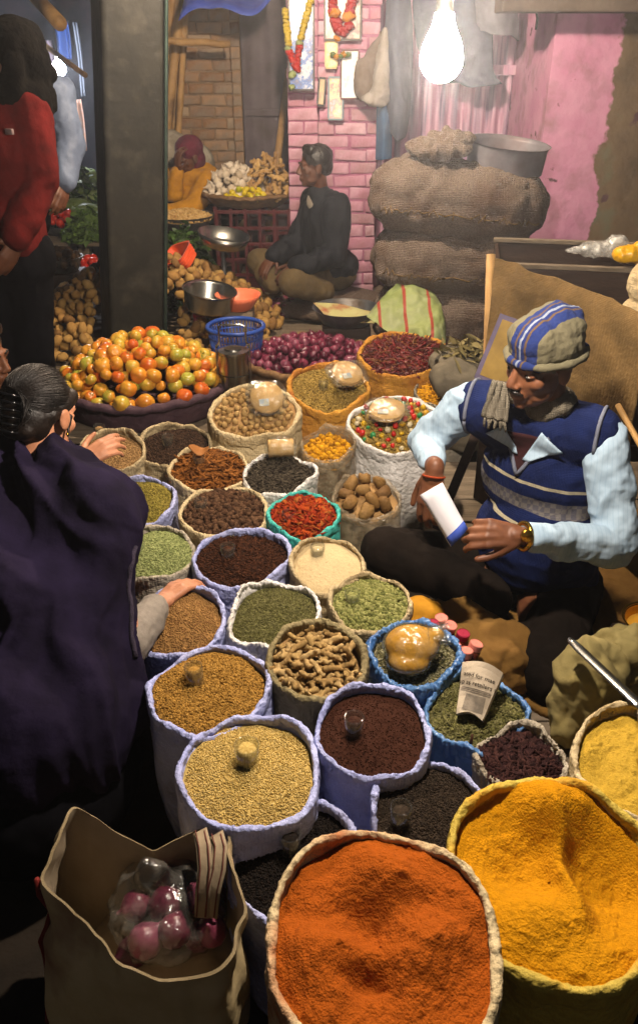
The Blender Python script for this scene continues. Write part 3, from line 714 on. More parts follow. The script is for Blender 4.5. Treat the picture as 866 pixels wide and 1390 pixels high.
mksack('candy', 537, 575, 61, 45, .48, m_whitesack, 'white plastic sack of coloured candied pieces', s_coriander, 'crumbs under the coloured candied pieces', dict(grain='chip', N=500, size=(.01, .008, .003), dome=.035), roll=.018, sq=.05)
mksack('bits', 446, 602, 36, 27, .45, m_clear, 'clear polythene bag holding a little yellow sulphur', s_yellowbits, 'yellow crumbly lumps deep in the polythene bag', dict(grain='ico', N=160, size=(.012, .01, .009), drop=.045), roll=.011, wr=1.6, name='polythene_bag', cat='bag')
mksack('resin', 497, 676, 45, 31, .42, m_clear, 'clear polythene bag of brown resin lumps', s_tan, 'crumbs under the brown resin lumps', dict(drop=.03, dome=.02), roll=.013, wr=1.8, name='polythene_bag', cat='bag')
mksack('flour', 443, 768, 49, 37, .42, m_beigesack, 'beige sack of smooth cream flour', s_flour, 'smooth cream coloured flour', dict(dome=.03, fine=.0008, rough=.003), roll=.012)
mksack('card', 502, 820, 55, 38, .42, m_beigesack, 'beige sack of green cardamom pods', s_card, 'green cardamom pods', dict(grain='ico', N=2000, size=(.0095, .005, .0048), dome=.025, flat=.6))
mksack('herb', 375, 836, 60, 45, .42, m_whitesack, 'angular white sack of dull green dried herb', s_herb, 'dull green dried herb', dict(grain='stick', N=4600, size=(.006, .0016, .0015), dome=.02), roll=.012, sq=.14, sq0=.5, wr=1.5)
mksack('ginger', 428, 897, 66, 50, .44, m_khaki, 'khaki canvas sack of dried ginger roots', s_tan, 'crumbs under the dried ginger roots', dict(dome=.02, drop=.03), roll=.016, wr=1.4)
mksack('brown', 245, 842, 57, 45, .42, m_bluesack, 'light blue sack of brown powder under the customer hand', s_brownp, 'brown ground spice under the reaching hand', dict(grain='oct', N=3000, size=(.003, .0025, .002), dome=.03))
mksack('mustard', 282, 935, 79, 57, .42, m_bluesack, 'light blue sack of golden brown seeds', s_mustard, 'golden brown seeds with a shaded hollow', dict(grain='ico', N=6500, size=(.0042, .0026, .0025), dome=.02, rough=.007))
mksack('choc', 505, 992, 76, 60, .43, m_bluesack, 'light blue sack of fine dark brown powder', s_choc, 'fine dark brown powder', dict(grain='oct', N=1500, size=(.002, .002, .0015), dome=.012, fine=.001))
mksack('cous', 338, 1047, 95, 72, .42, m_bluesack, 'light blue sack of pale yellow seeds', s_cous, 'pale yellow seeds around a filled glass', dict(grain='oct', N=9000, size=(.0026, .0024, .002), dome=.02, rough=.006))
mksack('poppy', 580, 1098, 76, 62, .385, m_bluesack, 'light blue sack of black brown seeds beside the turmeric', s_poppy, 'black brown seeds next to the turmeric', dict(grain='oct', N=5000, size=(.003, .0025, .002), dome=.01))
mksack('black', 406, 1172, 86, 76, .36, m_bluesack, 'light blue sack of black seeds beside the shopping bag', s_black, 'black nigella seeds behind the red powder', dict(grain='ico', N=5000, size=(.0032, .002, .002), dome=.005))
def step(v, k=20): return 1/(1+np.exp(-v*k))
def carve_red(x, y):
    w = .12*np.sin(4*x+1)+.06*np.sin(9*y+2*x)
    return .040*np.exp(-((x-.05)**2*3+(y-.62)**2*10))+.030*np.exp(-((x-.5)**2*9+(y-.15)**2*6))-.036*np.exp(-((x-.12+w)**2*7+(y-.22)**2*14))-.022*step(y+.05*np.sin(6*x)+.02, 24)*np.exp(-((x+.35)**2*4+(y-.15)**2*6))\
        -.035*np.exp(-((x+.1)**2*18+(y+.30)**2*70))+.025*np.exp(-((x+.55)**2*6+(y+.1)**2*5))-.02*np.exp(-((x-.5)**2*12+(y+.35)**2*12))+.012*np.sin(7*x+3*y)*np.exp(-(x*x+y*y))
def carve_turm(x, y):
    edge = x-.10+.45*(y-.35)+.05*np.sin(9*y)
    return -.085*step(edge, 22)*np.exp(-((y-.22)**2*5+(x-.45)**2*3.2))+.035*np.exp(-(edge+.08)**2*60)*np.exp(-(y-.25)**2*5)+.05*np.exp(-((x+.02)**2*7+(y-.72)**2*12))-.045*step(-(y-.38+.5*x), 16)*np.exp(-((x+.25)**2*5+(y-.25)**2*6))\
        +.030*np.exp(-((x-.1)**2*4+(y+.45)**2*6))-.03*np.exp(-((x+.05)**2*10+(y+.12)**2*16))+.012*np.sin(6*x-5*y)*np.exp(-(x*x+y*y))
m_redsack = mat('chilli dusted cream sacking', '#b5a27c', '#c9b892', .85, sc=9, bump=.75, bsc=46, dirt='#9a5426', dsc=9, bdist=.02)
mksack('redp', 517, 1275, 155, 165, .45, m_redsack, 'large beige sack of orange red chilli powder', s_redp, 'orange red chilli powder with a dented top', dict(dome=.012, drop=.02, rough=.012, fine=.0026, carve=carve_red, res=150), roll=.016, tilt=4)
mksack('turm', 748, 1182, 141, 148, .45, m_yelsack, 'large yellow stained sack of deep yellow turmeric powder', s_turm, 'deep yellow turmeric powder scooped into a hollow', dict(dome=.008, drop=.022, rough=.010, fine=.0026, carve=carve_turm, res=150), roll=.02, tilt=8)
mksack('gram', 880, 1035, 98, 100, .47, m_cream, 'large cream sack of dull yellow gram flour beside a steel scoop', s_gram, 'dull yellow gram flour in front of the khaki cloth', dict(dome=.03, rough=.012, fine=.002, res=120, drop=.03), roll=.014, tilt=5)
mksack('petal', 706, 1030, 55, 40, .38, m_greysack, 'grey sack of dark dried petals behind the turmeric', s_petal, 'dark purple dried petals', dict(grain='chip', N=1300, size=(.011, .006, .0014), flat=.8, dome=.01, vary=.5), roll=.01, wr=1.8, sq=.12)
mksack('film', 561, 890, 59, 43, .41, m_bluefilm, 'dark blue plastic lined sack under a bag of yellow powder', s_seeds, 'grey green seeds around the tied yellow bag', dict(grain='ico', N=2600, size=(.006, .003, .0025), dome=.01), roll=.015, wr=2.2, soft=1.4, sq=.1)
mksack('leaf', 646, 967, 63, 52, .38, m_bluefilm, 'dusty blue plastic lined square sack of crushed green leaves', s_herb, 'crushed green leaves around the newspaper packet', dict(grain='chip', N=2600, size=(.007, .0035, .0008), flat=.6, dome=.012), roll=.014, wr=1.8, sq=.16, sq0=.3)
mksack('yel', 600, 532, 36, 20, .42, m_greysack, 'small grey sack of bright yellow bits behind the candied pieces', s_yellowbits, 'bright yellow curls behind the candied pieces', dict(grain='chip', N=420, size=(.014, .005, .003), dome=.03), roll=.01, wr=1.8)
for key, px, py, m_, la, le in [
    ('tan', 133, 578, s_tan, 'glass of tan powder tipped against the beige rim', (.1, .1)), ('dark', 226, 590, s_dark, 'glass pressed into the dark seeds', (0, .05)),
    ('bark', 270, 618, s_bark, 'glass standing in the cinnamon bark', (0, 0)), ('ajwain', 156, 662, s_ajwain, 'heaped glass in the green gold seeds', (0, 0)),
    ('fennel', 183, 733, s_fennel, 'glass in the pale green fennel seeds', (0, .1)), ('pods', 272, 677, s_pods, 'glass among the brown cardamom pods', (0, 0)),
    ('clove', 309, 738, s_clove, 'glass standing in the dark cloves', (0, 0)), ('mace', 392, 690, s_mace, 'glass among the red mace blades', (0, 0)),
    ('coriander', 437, 515, s_coriander, 'glass pushed slanting into the coriander seed', (-.1, .1)), ('flour', 431, 741, s_flour, 'glass heaped with cream flour', (0, 0)),
    ('card', 480, 800, s_card, 'glass among the green cardamom pods', (0, -.05)), ('mustard', 266, 908, s_mustard, 'glass of golden brown seeds', (-.05, -.08)),
    ('choc', 481, 970, s_choc, 'glass sunk in the fine dark brown powder', (0, 0)), ('cous', 335, 1014, s_cous, 'glass heaped with pale yellow seeds', (0, 0)),
    ('poppy', 545, 1090, s_poppy, 'glass in the black brown seeds', (0, 0)), ('black', 394, 1130, s_black, 'glass standing in the black seeds', (0, 0))]:
    tumbler(sk[key], px, py, m_, la, le, H=.075 if key not in ('cous', 'mustard') else .085, R=.022 if key not in ('cous',) else .027)
# ------------------------------------------------------------------ produce
def lathe_mesh(name, prof, n, m, disp=None, seed=0):
    g = G().lathe((0, 0, 0), prof, n); V = np.array(g.V)
    if disp: V = V*(1+disp[0]*fbm(V*disp[1], seed, 2))[:, None]
    bm = bmesh.new(); me = mk_mesh(name, V, g.F, m); bm.from_mesh(me); bmesh.ops.remove_doubles(bm, verts=bm.verts, dist=.0004); bm.to_mesh(me); bm.free()
    me.polygons.foreach_set('use_smooth', [True]*len(me.polygons)); return me
def sph_prof(f, n=11): return [f(a) for a in np.linspace(-PI/2, PI/2, n)]
m_tomato = mat('tomato skin', '#c03a10', rough=.3, sc=9, bump=.08, bsc=60, spec=.5, coat=.15, rnd=['#b8541a', '#c47a24', '#c89030', '#be6c20', '#c09c38', '#949638', '#c68428', '#b8a03e', '#c88c2c'], sub=0)
m_tomred = mat('ripe tomato skin', '#b01808', '#c83010', .25, bump=.02, spec=.5)
m_stem = mat('dry green stem', '#4a5a20', '#6a7030', .8, bump=.1)
tom = []
for k in range(4):
    r = .033
    me = lathe_mesh('tomato', [(max(1e-4, r*math.cos(a)**(.9)), r*(.82+.03*k)*math.sin(a)-(.16*r*math.exp(-(math.cos(a)/.28)**2) if a > 0 else 0)) for a in np.linspace(-PI/2, PI/2, 14)], 18, m_tomato, (.05, 40), k); tom.append(me)
stem_me = None
g = G()
for k in range(5):
    a = 2*PI*k/5; g.add([(0, 0, .0225), (.011*math.cos(a-.25), .011*math.sin(a-.25), .0265), (.017*math.cos(a), .017*math.sin(a), .028), (.011*math.cos(a+.25), .011*math.sin(a+.25), .0265)], [(0, 1, 2, 3)])
stem_me = mk_mesh('calyx', g.V, g.F, m_stem, False)
m_onion = mat('red onion skin', '#4a1226', rough=.32, sc=14, bump=.15, spec=.45, stretch=(3, 3, .6), rnd=['#3c0e20', '#5a1a30', '#6e2a3e', '#824458', '#4a1428'])
onion = []
for k in range(3):
    r = .024
    onion.append(lathe_mesh('onion', [(1e-4, -r*.95), (r*.25, -r*.92), (r*.7, -r*.68), (r*.97, -r*.22), (r, .1*r), (r*.86, r*.5), (r*.5, r*.85), (r*.2, r*1.12), (r*.1, r*1.45), (1e-4, r*1.5)], 14, m_onion, (.05, 50), k))
m_potato = mat('dusty potato skin', '#7a5a30', rough=.85, sc=22, bump=.4, bsc=90, rnd=['#6b4e2a', '#8a6636', '#96733e', '#a08048', '#7a5a30'], bdist=.004)
m_potdark = mat('muddy potato skin', '#3c2c1e', rough=.9, sc=22, bump=.4, rnd=['#2e2218', '#45331f', '#574128'], bdist=.004)
def lump(name, m, r, seed, amp=.18, n=12, sub=2):
    bm = bmesh.new(); bmesh.ops.create_icosphere(bm, subdivisions=sub, radius=1); V = np.array([v.co[:] for v in bm.verts]); bm.verts.index_update(); F = [[v.index for v in f.verts] for f in bm.faces]; bm.free()
    V = V*(1+amp*fbm(V*1.5+seed*7, seed, 2))[:, None]*np.array(r); return mk_mesh(name, V, F, m)
potato = [lump('potato', m_potato, (.036, .027, .025), k) for k in range(5)]
potdark = [lump('potato', m_potdark, (.036, .027, .025), k+9) for k in range(3)]
m_garlic = mat('garlic skin', '#b8aa94', rough=.6, sc=30, bump=.2, stretch=(4, 4, .6), rnd=['#a89880', '#c0b29c', '#cabdaa', '#b0a08c'])
garlic = []
for k in range(3):
    r = .024; g = G().lathe((0, 0, 0), [(1e-4, -r*.7), (r*.6, -r*.7), (r, -r*.2), (r*.95, r*.2), (r*.55, r*.7), (r*.18, r*1.1), (r*.1, r*1.7), (1e-4, r*1.75)], 20); V = np.array(g.V); a = np.arctan2(V[:, 1], V[:, 0]); V[:, :2] *= (1+.07*np.abs(np.cos(a*4))[:, None]); garlic.append(mk_mesh('garlic_bulb', V, g.F, m_garlic))
m_lemon = mat('lemon skin', '#b89a10', rough=.4, sc=20, bump=.2, bsc=150, rnd=['#c0a010', '#b8a418', '#c8b020', '#9aa020'])
lemon = [lathe_mesh('lemon', [(1e-4, -.029), (.004, -.0275), (.013, -.02), (.0195, -.006), (.0195, .006), (.013, .02), (.004, .0275), (1e-4, .03)], 14, m_lemon)]
m_groot = mat('fresh ginger root', '#7c5c38', rough=.8, sc=25, bump=.4, rnd=['#8a6a42', '#a5824e', '#b8965e'])
m_dginger = mat('dried ginger root', '#8d7248', rough=.85, sc=30, bump=.5, bsc=90, rnd=['#7d6238', '#937848', '#a58a5c', '#86693c'], bdist=.004)
m_fig = mat('dried fig', '#9a7c4c', rough=.8, sc=40, bump=.5, bsc=110, rnd=['#866838', '#9a7c4c', '#a88a58'], bdist=.004)
m_resin = mat('brown resin lump', '#6e5028', rough=.7, sc=30, bump=.6, rnd=['#5e4220', '#7a5a2e', '#86683a'], bdist=.006)
groots = []
def root_mesh(name, m, s, seed):
    rd = random.Random(seed); pr = []; p = Vector((0, 0, 0)); d = Vector((1, 0, 0))
    for k in range(3):
        q = p+d*s*rd.uniform(.7, 1.1); pr.append(('c', p, s*rd.uniform(.36, .5), q, s*rd.uniform(.32, .48)))
        if rd.random() < .8:
            b = (p+q)/2; pr.append(('c', b, s*.3, b+Vector((rd.uniform(-.2, .2), rd.choice((-1, 1))*rd.uniform(.7, 1.0), rd.uniform(-.1, .3)))*s, s*.26))
        p = q; d = (d+Vector((rd.uniform(-.6, .6), rd.uniform(-.8, .8), rd.uniform(-.3, .3)))).normalized()
    V, F, N = blob(pr, s*.17, 2); V = V+N*(s*.06*fbm(V/s*4, seed, 2))[:, None]; V -= V.mean(0)
    return mk_mesh(name, V, F, m)
groots = [root_mesh('ginger_root', m_groot, .03, k) for k in range(4)]
dging = [root_mesh('dried_ginger', m_dginger, .0165, k+20) for k in range(6)]
figs = [lump('dried_fig', m_fig, (.0125, .0125, .010), k, .22) for k in range(4)]
resins = [lump('resin_lump', m_resin, (.028, .022, .02), k+3, .4) for k in range(4)]

def poisson(n, test, d, rg, box, tries=30000):
    pts = np.zeros((0, 2))
    for _ in range(tries):
        p = np.array([rg.uniform(box[0], box[1]), rg.uniform(box[2], box[3])])
        if not test(p): continue
        if len(pts) and np.min(np.sum((pts-p)**2, 1)) < d*d: continue
        pts = np.vstack([pts, p])
        if len(pts) >= n: break
    return pts
def item(name, me, loc, label, cat, group, rg, scale=1.0, rot=None, vary=.15, child=None):
    o = bpy.data.objects.new(name, me); C.objects.link(o); o.location = loc
    o.rotation_euler = rot if rot is not None else (rg.uniform(-PI, PI), rg.uniform(-PI, PI), rg.uniform(-PI, PI))
    s = scale*rg.uniform(1-vary, 1+vary); o.scale = (s, s, s)
    tag(o, label, cat, group)
    if child is not None:
        c = bpy.data.objects.new(child.name, child); C.objects.link(c); c.parent = o
    return o
def pile(name, meshes, c, rx, ry, z0, dome, d, label, cat, group, seed, layers=2, power=2.0, upright=None, test=None, scale=1.0, child=None, cp=.0, vary=.15, lay=.62, squash=.86):
    rg = np.random.default_rng(seed); n = 0
    for L in range(layers):
        t_ = lambda p: ((p[0]-c[0])/rx)**2+((p[1]-c[1])/ry)**2 < 1 and (test is None or test(p))
        pts = poisson(900, t_, d*squash, rg, (c[0]-rx, c[0]+rx, c[1]-ry, c[1]+ry), 6000 if L == 0 else 2500)
        for p in pts:
            r2 = ((p[0]-c[0])/rx)**2+((p[1]-c[1])/ry)**2
            z = z0+dome*(1-r2**(power/2))+d*.5-L*d*lay+rg.uniform(-.12, .22)*d
            if L and z < z0+d*.2: continue
            rot = None
            if upright is not None: rot = (rg.normal(0, upright), rg.normal(0, upright), rg.uniform(-PI, PI))
            item(name, meshes[int(rg.integers(len(meshes)))], (p[0], p[1], z), label, cat, group, rg, scale, rot, vary, child if rg.random() < cp else None); n += 1
    return n

# tomatoes in a cloth lined basket on the planks
tc_ = P(192, 500, z=.40); TC = (tc_.x, tc_.y+.02)
def basket(name, c, rx, ry, z0, z1, m, label, flare=.8, rim=.02, weave_n=9):
    t = thing(name, (c[0], c[1], z0), label, 'basket')
    n = 90; th = np.linspace(0, 2*PI, n, endpoint=False); rows = []
    for k in range(10):
        f = k/9; s = flare+(1-flare)*f**.7
        rows.append([(c[0]+math.cos(a)*rx*s*(1+.006*math.sin(a*24+k*PI)), c[1]+math.sin(a)*ry*s*(1+.006*math.sin(a*24+k*PI)), z0+(z1-z0)*f+.004*math.sin(a*5)) for a in th])
    g = G().grid(rows, closed=True); g.add([(c[0], c[1], z0+.004)]+[tuple(v) for v in rows[0]], [(0, 1+(j+1) % n, 1+j) for j in range(n)])
    g.build('bowl', m, t, solid=.008)
    pts = [(c[0]+math.cos(a)*rx*1.0, c[1]+math.sin(a)*ry*1.0, z1+.004*math.sin(a*5)+.004*math.sin(a*23)) for a in th]
    V = pts+pts[:1]; G().tube(V, rim, 8, cap=False).build('rim', m, t)
    return t
basket('tomato_basket', TC, .40, .37, .2, .335, m_purplecloth, 'shallow basket wrapped in purple cloth holding tomatoes', .86, .022)
n1 = pile('tomato', tom, TC, .385, .36, .32, .19, .062, 'orange and green tomato in the heap on the purple basket', 'tomato', 'tomatoes heaped in the purple basket', 11, layers=2, upright=.7, child=stem_me, cp=.2, vary=.28)
# potatoes behind the post
PC = (-1.03, 4.95)
n2 = pile('potato', potato, PC, .78, .80, .24, .38, .064, 'tan potato in the loose heap around the post', 'potato', 'tan potatoes heaped around the post', 12, layers=1, power=1.6, squash=1.0,
          test=lambda p: not (abs(p[0]-(-1.0+(p[1]-4.4)*-.24)) < .17 and p[1] > 4.3) and not (p[1] < 4.62 and abs(p[0]+1.02) < .26))
# bulk of the heap under the loose ones
rg = np.random.default_rng(5); pts = poisson(700, lambda p: ((p[0]-PC[0])/.78)**2+((p[1]-PC[1])/.80)**2 < 1 and not (p[1] < 4.62 and abs(p[0]+1.02) < .24), .047, rg, (PC[0]-.78, PC[0]+.78, PC[1]-.8, PC[1]+.8), 9000)
VV = []; FF = []; k0 = 0
src = [(np.array([v.co[:] for v in me.vertices]), np.array([list(p.vertices) for p in me.polygons])) for me in potato]
for p in pts:
    V, F = src[rg.integers(5)]; R = rand_rot(1, rg, 1.5)[0]; r2 = ((p[0]-PC[0])/.78)**2+((p[1]-PC[1])/.80)**2
    VV.append(V@R.T*rg.uniform(.85, 1.15)+np.array([p[0], p[1], .235+.38*(1-r2**.8)])); FF.append(F+k0); k0 += len(V)
tag(link('potato_bulk', mk_mesh('potato_bulk', np.concatenate(VV), np.concatenate(FF), m_potato)), 'packed lower layer of the potato heap around the post', 'potatoes', None, 'stuff')
dk = P(100, 412, z=.52)
rg = np.random.default_rng(77)
for k in range(34):
    u = rg.uniform(-.26, .26); q = (-1.42+u*.75, 4.88+u*.55+rg.uniform(-.05, .05)); r2 = ((q[0]-PC[0])/.78)**2+((q[1]-PC[1])/.80)**2
    item('muddy_potato', potdark[k % 3], (q[0], q[1], .24+.38*(1-r2**.8)+.045), 'dark muddy potato in a band across the tan heap', 'potato', 'muddy potatoes banded across the tan heap', rg)
# onions
oc = P(420, 473, z=.40); OC = (oc.x, oc.y)
basket('onion_basket', OC, .335, .33, .2, .36, m_wicker, 'dark wicker basket heaped with red onions', .85, .02)
n3 = pile('onion', onion, OC, .315, .31, .325, .085, .046, 'red onion in the wicker basket', 'onion', 'red onions in the wicker basket', 13, layers=1, upright=1.2, vary=.2, squash=.95)
pile('onion', onion, OC, .30, .29, .29, .085, .05, 'red onion in the wicker basket', 'onion', 'red onions in the wicker basket', 14, layers=1, upright=1.2, vary=.15)
mc = P(425, 412, z=.28); 
m_mat = mat('straw mat', '#5e4a2a', '#755e38', .9, sc=30, bump=.5, stretch=(1, 6, 1))
rows = [[(mc.x-.55+1.1*u, mc.y-.1+.55*v, .212+.006*math.sin(9*u+5*v)) for u in np.linspace(0, 1, 16)] for v in np.linspace(0, 1, 10)]
tag(G().grid(rows).build('straw_mat', m_mat, solid=.006), 'straw mat spread under loose onions by the seated vendor', 'mat')
pile('loose_onion', onion, (mc.x+.02, mc.y+.03), .42, .17, .22, .05, .046, 'red onion loose on the straw mat', 'onion', 'loose red onions on the straw mat', 15, layers=1, upright=1.2, squash=.95)

# garlic, lemons and ginger on a wide tray over a red crate
gc = P(337, 262, Y=5.95); GC = (gc.x, gc.y); GZ = gc.z
def plastic_crate(name, c, sx, sy, z0, z1, m, label, rows_=5):
    t = thing(name, (c[0], c[1], z0), label, 'crate')
    for sgn in (-1, 1):
        for ax in (0, 1):
            L = sx if ax == 0 else sy; off = (sy if ax == 0 else sx)/2*sgn
            for k in range(rows_+1):
                z = z0+.02+(z1-z0-.04)*k/rows_; p = (c[0], c[1]+off, z) if ax == 0 else (c[0]+off, c[1], z)
                G().box(p, (L, .016, .022) if ax == 0 else (.016, L-.036, .022), bevel=.003).build('slat', m, t, False)
            for k in range(6):
                u = -L/2+.012+(L-.024)*k/5
                if ax == 1 and k in (0, 5): continue
                p = (c[0]+u, c[1]+off*1.02, (z0+z1)/2) if ax == 0 else (c[0]+off*1.02, c[1]+u, (z0+z1)/2)
                G().box(p, (.02, .026, z1-z0) if ax == 0 else (.026, .02, z1-z0)).build('upright', m, t, False)
    G().box((c[0], c[1], z0+.012), (sx-.03, sy-.03, .012)).build('base', m, t, False)
    return t
plastic_crate('plastic_crate', (GC[0]+.04, GC[1]), .52, .38, .2, GZ-.075, m_redplastic, 'dark red slatted plastic crate under the garlic tray')
t = basket('garlic_tray', GC, .31, .25, GZ-.075, GZ, m_wicker, 'wide wicker tray of garlic lemons and ginger', .7, .016)
rgb_ = dict(layers=2, squash=.9)
pile('garlic_bulb', garlic, (GC[0]-.1, GC[1]+.03), .2, .2, GZ-.02, .17, .046, 'pale garlic bulb on the wicker tray', 'garlic', 'garlic bulbs on the wicker tray', 16, upright=.8, layers=2, scale=1.15)
pile('ginger_root', groots, (GC[0]+.14, GC[1]+.03), .19, .2, GZ-.02, .21, .058, 'knobbly fresh ginger root on the wicker tray', 'ginger', 'fresh ginger on the wicker tray', 17, layers=2, vary=.2)
pile('lemon', lemon, (GC[0]+.0, GC[1]-.15), .15, .075, GZ-.02, .05, .042, 'yellow lemon in front of the garlic on the tray', 'lemon', 'lemons on the wicker tray', 18, layers=2)

def bowl(name, c, r, h, m, label, R=None, cat='bowl', th=.004, flat=.62, lip=.006):
    t = thing(name, c, label, cat)
    prof = [(1e-3, 0), (r*flat, 0), (r*(flat+.12), h*.06), (r*.96, h*.85), (r, h), (r+lip, h+.001), (r+lip, h-.004), (r+.0, h-.006)]
    inn = [(r-.003, h-.004), (r*.95, h*.84), (r*(flat+.10), h*.06+th), (r*flat, th), (1e-3, th)]
    o = G().lathe(c, prof[:6]+inn, 48, R).build('bowl_wall', m, t); smooth_by_angle(o, 50)
    return t
# peanuts in an iron basin on an upturned crate
b = P(250, 291, Y=5.75); r = 40*mpp(250, 291, Y=5.75)
plastic_crate('vegetable_crate', (b.x, b.y), .30, .28, .2, b.z-.105, m_wooddark, 'dark slatted crate holding up the peanut basin', 3)
bowl('peanut_basin', Vector((b.x, b.y, b.z-.1)), r, .1, m_iron, 'wide iron basin full of shelled peanuts', cat='basin')
s_pea = spice('peanuts', ['#a07c48', '#b8965e', '#c4a670', '#94703c'])
rg = np.random.default_rng(3); N = 900; k = rg.uniform(0, 1, N)**.5; a = rg.uniform(0, 2*PI, N)
pos = np.stack([b.x+k*np.cos(a)*r*.94, b.y+k*np.sin(a)*r*.94, b.z-.02+.05*(1-k*k)+rg.uniform(-.004, .004, N)], -1)
V, F, at = scatter('ico', pos, (.011, .008, .008), rg, .8)
g = G().lathe((b.x, b.y, b.z), [(1e-3, .028), (r*.5, .012), (r*.9, -.016), (r*.93, -.03)], 30)
gf = np.array([t3 for f in g.F for t3 in ((f[0], f[1], f[2]), (f[0], f[2], f[3]))]); V2 = np.concatenate([V, np.array(g.V)])
tag(link('peanut_heap', mk_mesh('peanut_heap', V2, np.concatenate([F, gf+len(V)]), s_pea, False, attr=np.concatenate([at, np.full(len(g.V), .2)]))), 'shelled peanuts heaped in the iron basin', 'peanuts', None, 'stuff')
# greens
def greens(name, c, rx, ry, h, z0, N, cols, label, seed, size=.03, cat='greens'):
    m = spice(label[:20], cols, rough=.5, sc=20, bump=.2, bsc=60, spec=.35)
    rg = np.random.default_rng(seed); k = rg.uniform(0, 1, N)**.5; a = rg.uniform(0, 2*PI, N); w = rg.uniform(0, 1, N)**.5
    pos = np.stack([c[0]+k*np.cos(a)*rx, c[1]+k*np.sin(a)*ry, z0+h*w*(1-k*k*.8)*(1+.25*fbm(np.stack([np.cos(a)*2*k, np.sin(a)*2*k, k*0], -1), seed))], -1)
    LV = np.array([(-1, 0, 0), (-.4, .42, .1), (.3, .38, .12), (1, 0, -.15), (.3, -.38, .12), (-.4, -.42, .1), (0, 0, -.06)], float)
    LF = np.array([(6, 0, 1), (6, 1, 2), (6, 2, 3), (6, 3, 4), (6, 4, 5), (6, 5, 0)][::-1]); SHAPES['leaf'] = (LV, LF)
    V, F, at = scatter('leaf', pos, (size, size, size*.8), rg, .9, .4)
    return tag(link(name, mk_mesh(name, V, F, m, False, attr=at)), label, cat, None, 'stuff')
q = P(246, 335, Y=5.35); greens('leafy_greens', (q.x+.02, q.y), .26, .25, .5, .22, 2600, ['#1a2c0c', '#2c4414', '#3c5a1e', '#24380f'], 'dark leafy greens below the peanut basin', 4, .028)
# orange basket on the potatoes
q = P(251, 345, Y=5.0)
def tub(name, c, sx, sy, h, m, label, R, cat='basket'):
    t = thing(name, c, label, cat); g = G(); n = 48
    def ring(f, z, ins=0):
        out = []
        for k in range(n):
            a = 2*PI*k/n; e = 4.5; cx = abs(math.cos(a))**(2/e)*(1 if math.cos(a) > 0 else -1); sy_ = abs(math.sin(a))**(2/e)*(1 if math.sin(a) > 0 else -1)
            out.append(c+R@Vector((cx*(sx/2*f-ins), sy_*(sy/2*f-ins), z)))
        return out
    rows = [ring(.82, 0), ring(.86, h*.3), ring(.94, h*.7), ring(1.0, h), ring(1.05, h+.002), ring(1.05, h-.01), ring(1.055, h-.012), ring(1.0, h+.001, .004), ring(.93, h*.7, .004), ring(.85, h*.3, .004), ring(.81, .005, .004)]
    rows = rows[:5]+rows[7:]
    g.grid(rows, closed=True); g.add([c+R@Vector((0, 0, .003))]+rows[-1], [(0, 1+j, 1+(j+1) % n) for j in range(n)]); g.add([c]+rows[0], [(0, 1+(j+1) % n, 1+j) for j in range(n)])
    o = g.build('tub_wall', m, t); smooth_by_angle(o, 50)
    for zf in (.35, .55, .75):
        rr = ring(.82+.18*zf+.012, h*zf); G().tube(rr+rr[:1], .0025, 6, cap=False).build('rib', m, t)
    return t
Rt = Matrix.Rotation(math.radians(-28), 3, 'Z')@Matrix.Rotation(math.radians(38), 3, 'X')@Matrix.Rotation(math.radians(-22), 3, 'Y')
tub('orange_basket', Vector((q.x, q.y, q.z-.05)), .21, .16, .085, m_orangeplastic, 'orange plastic basket tipped over on the potato heap', Rt)
# weighing scale with a scoop pan
q = P(302, 322, Y=5.1)
t = thing('weighing_scale', (q.x, q.y, .2), 'small red counter scale with a tilted steel scoop pan', 'scale')
sc_r = 36*mpp(302, 315, Y=5.1)
Rp = Matrix.Rotation(math.radians(8), 3, 'X')@Matrix.Rotation(math.radians(10), 3, 'Y')
pz = Vector((q.x, q.y, q.z-.06))
o = G().lathe(pz, [(1e-3, 0), (sc_r*.6, .0), (sc_r*.85, .02), (sc_r, .085), (sc_r*.985, .085), (sc_r*.83, .022), (sc_r*.58, .003), (1e-3, .003)], 40, Rp, 1, .8).build('scoop_pan', m_steel, t)
G().tube([(q.x, q.y, .34), (q.x, q.y, pz.z+.002)], .014, 10).build('pan_stem', m_iron, t)
G().box((q.x+.05, q.y, .30), (.3, .14, .1), bevel=.015).build('scale_body', m_redpaint, t)
G().box((q.x+.05, q.y, .225), (.34, .18, .05), bevel=.008).build('scale_base', m_iron, t)
o = G().lathe((q.x+.17, q.y-.02, .35), [(1e-3, 0), (.055, 0), (.055, .012), (1e-3, .014)], 24).build('weight_plate', m_iron, t)
# iron weights in a stack
q = P(345, 395, Y=4.95)
for k, (dx, dy, r, h, z) in enumerate([(0, 0, .075, .035, .2), (.0, 0, .07, .032, .235), (.002, .004, .06, .03, .267), (-.1, .03, .05, .03, .2)]):
    tag(G().lathe((q.x+dx+.06, q.y+dy, z+.0), [(1e-3, 0), (r*.96, 0), (r, .004), (r, h-.004), (r*.96, h), (r*.3, h), (r*.28, h-.006), (1e-3, h-.006)], 24).build('iron_weight', mat('cast iron weight %d' % k, '#1e1a16', '#2e2822', .6, bump=.3, metal=.6)), ['broad iron weight lying on the platform at the bottom of the pile', 'middle iron weight of the pile by the vendor knees', 'top iron weight of the pile by the vendor knees', 'small iron weight lying apart from the piled ones'][k], 'weight', 'iron scale weights')
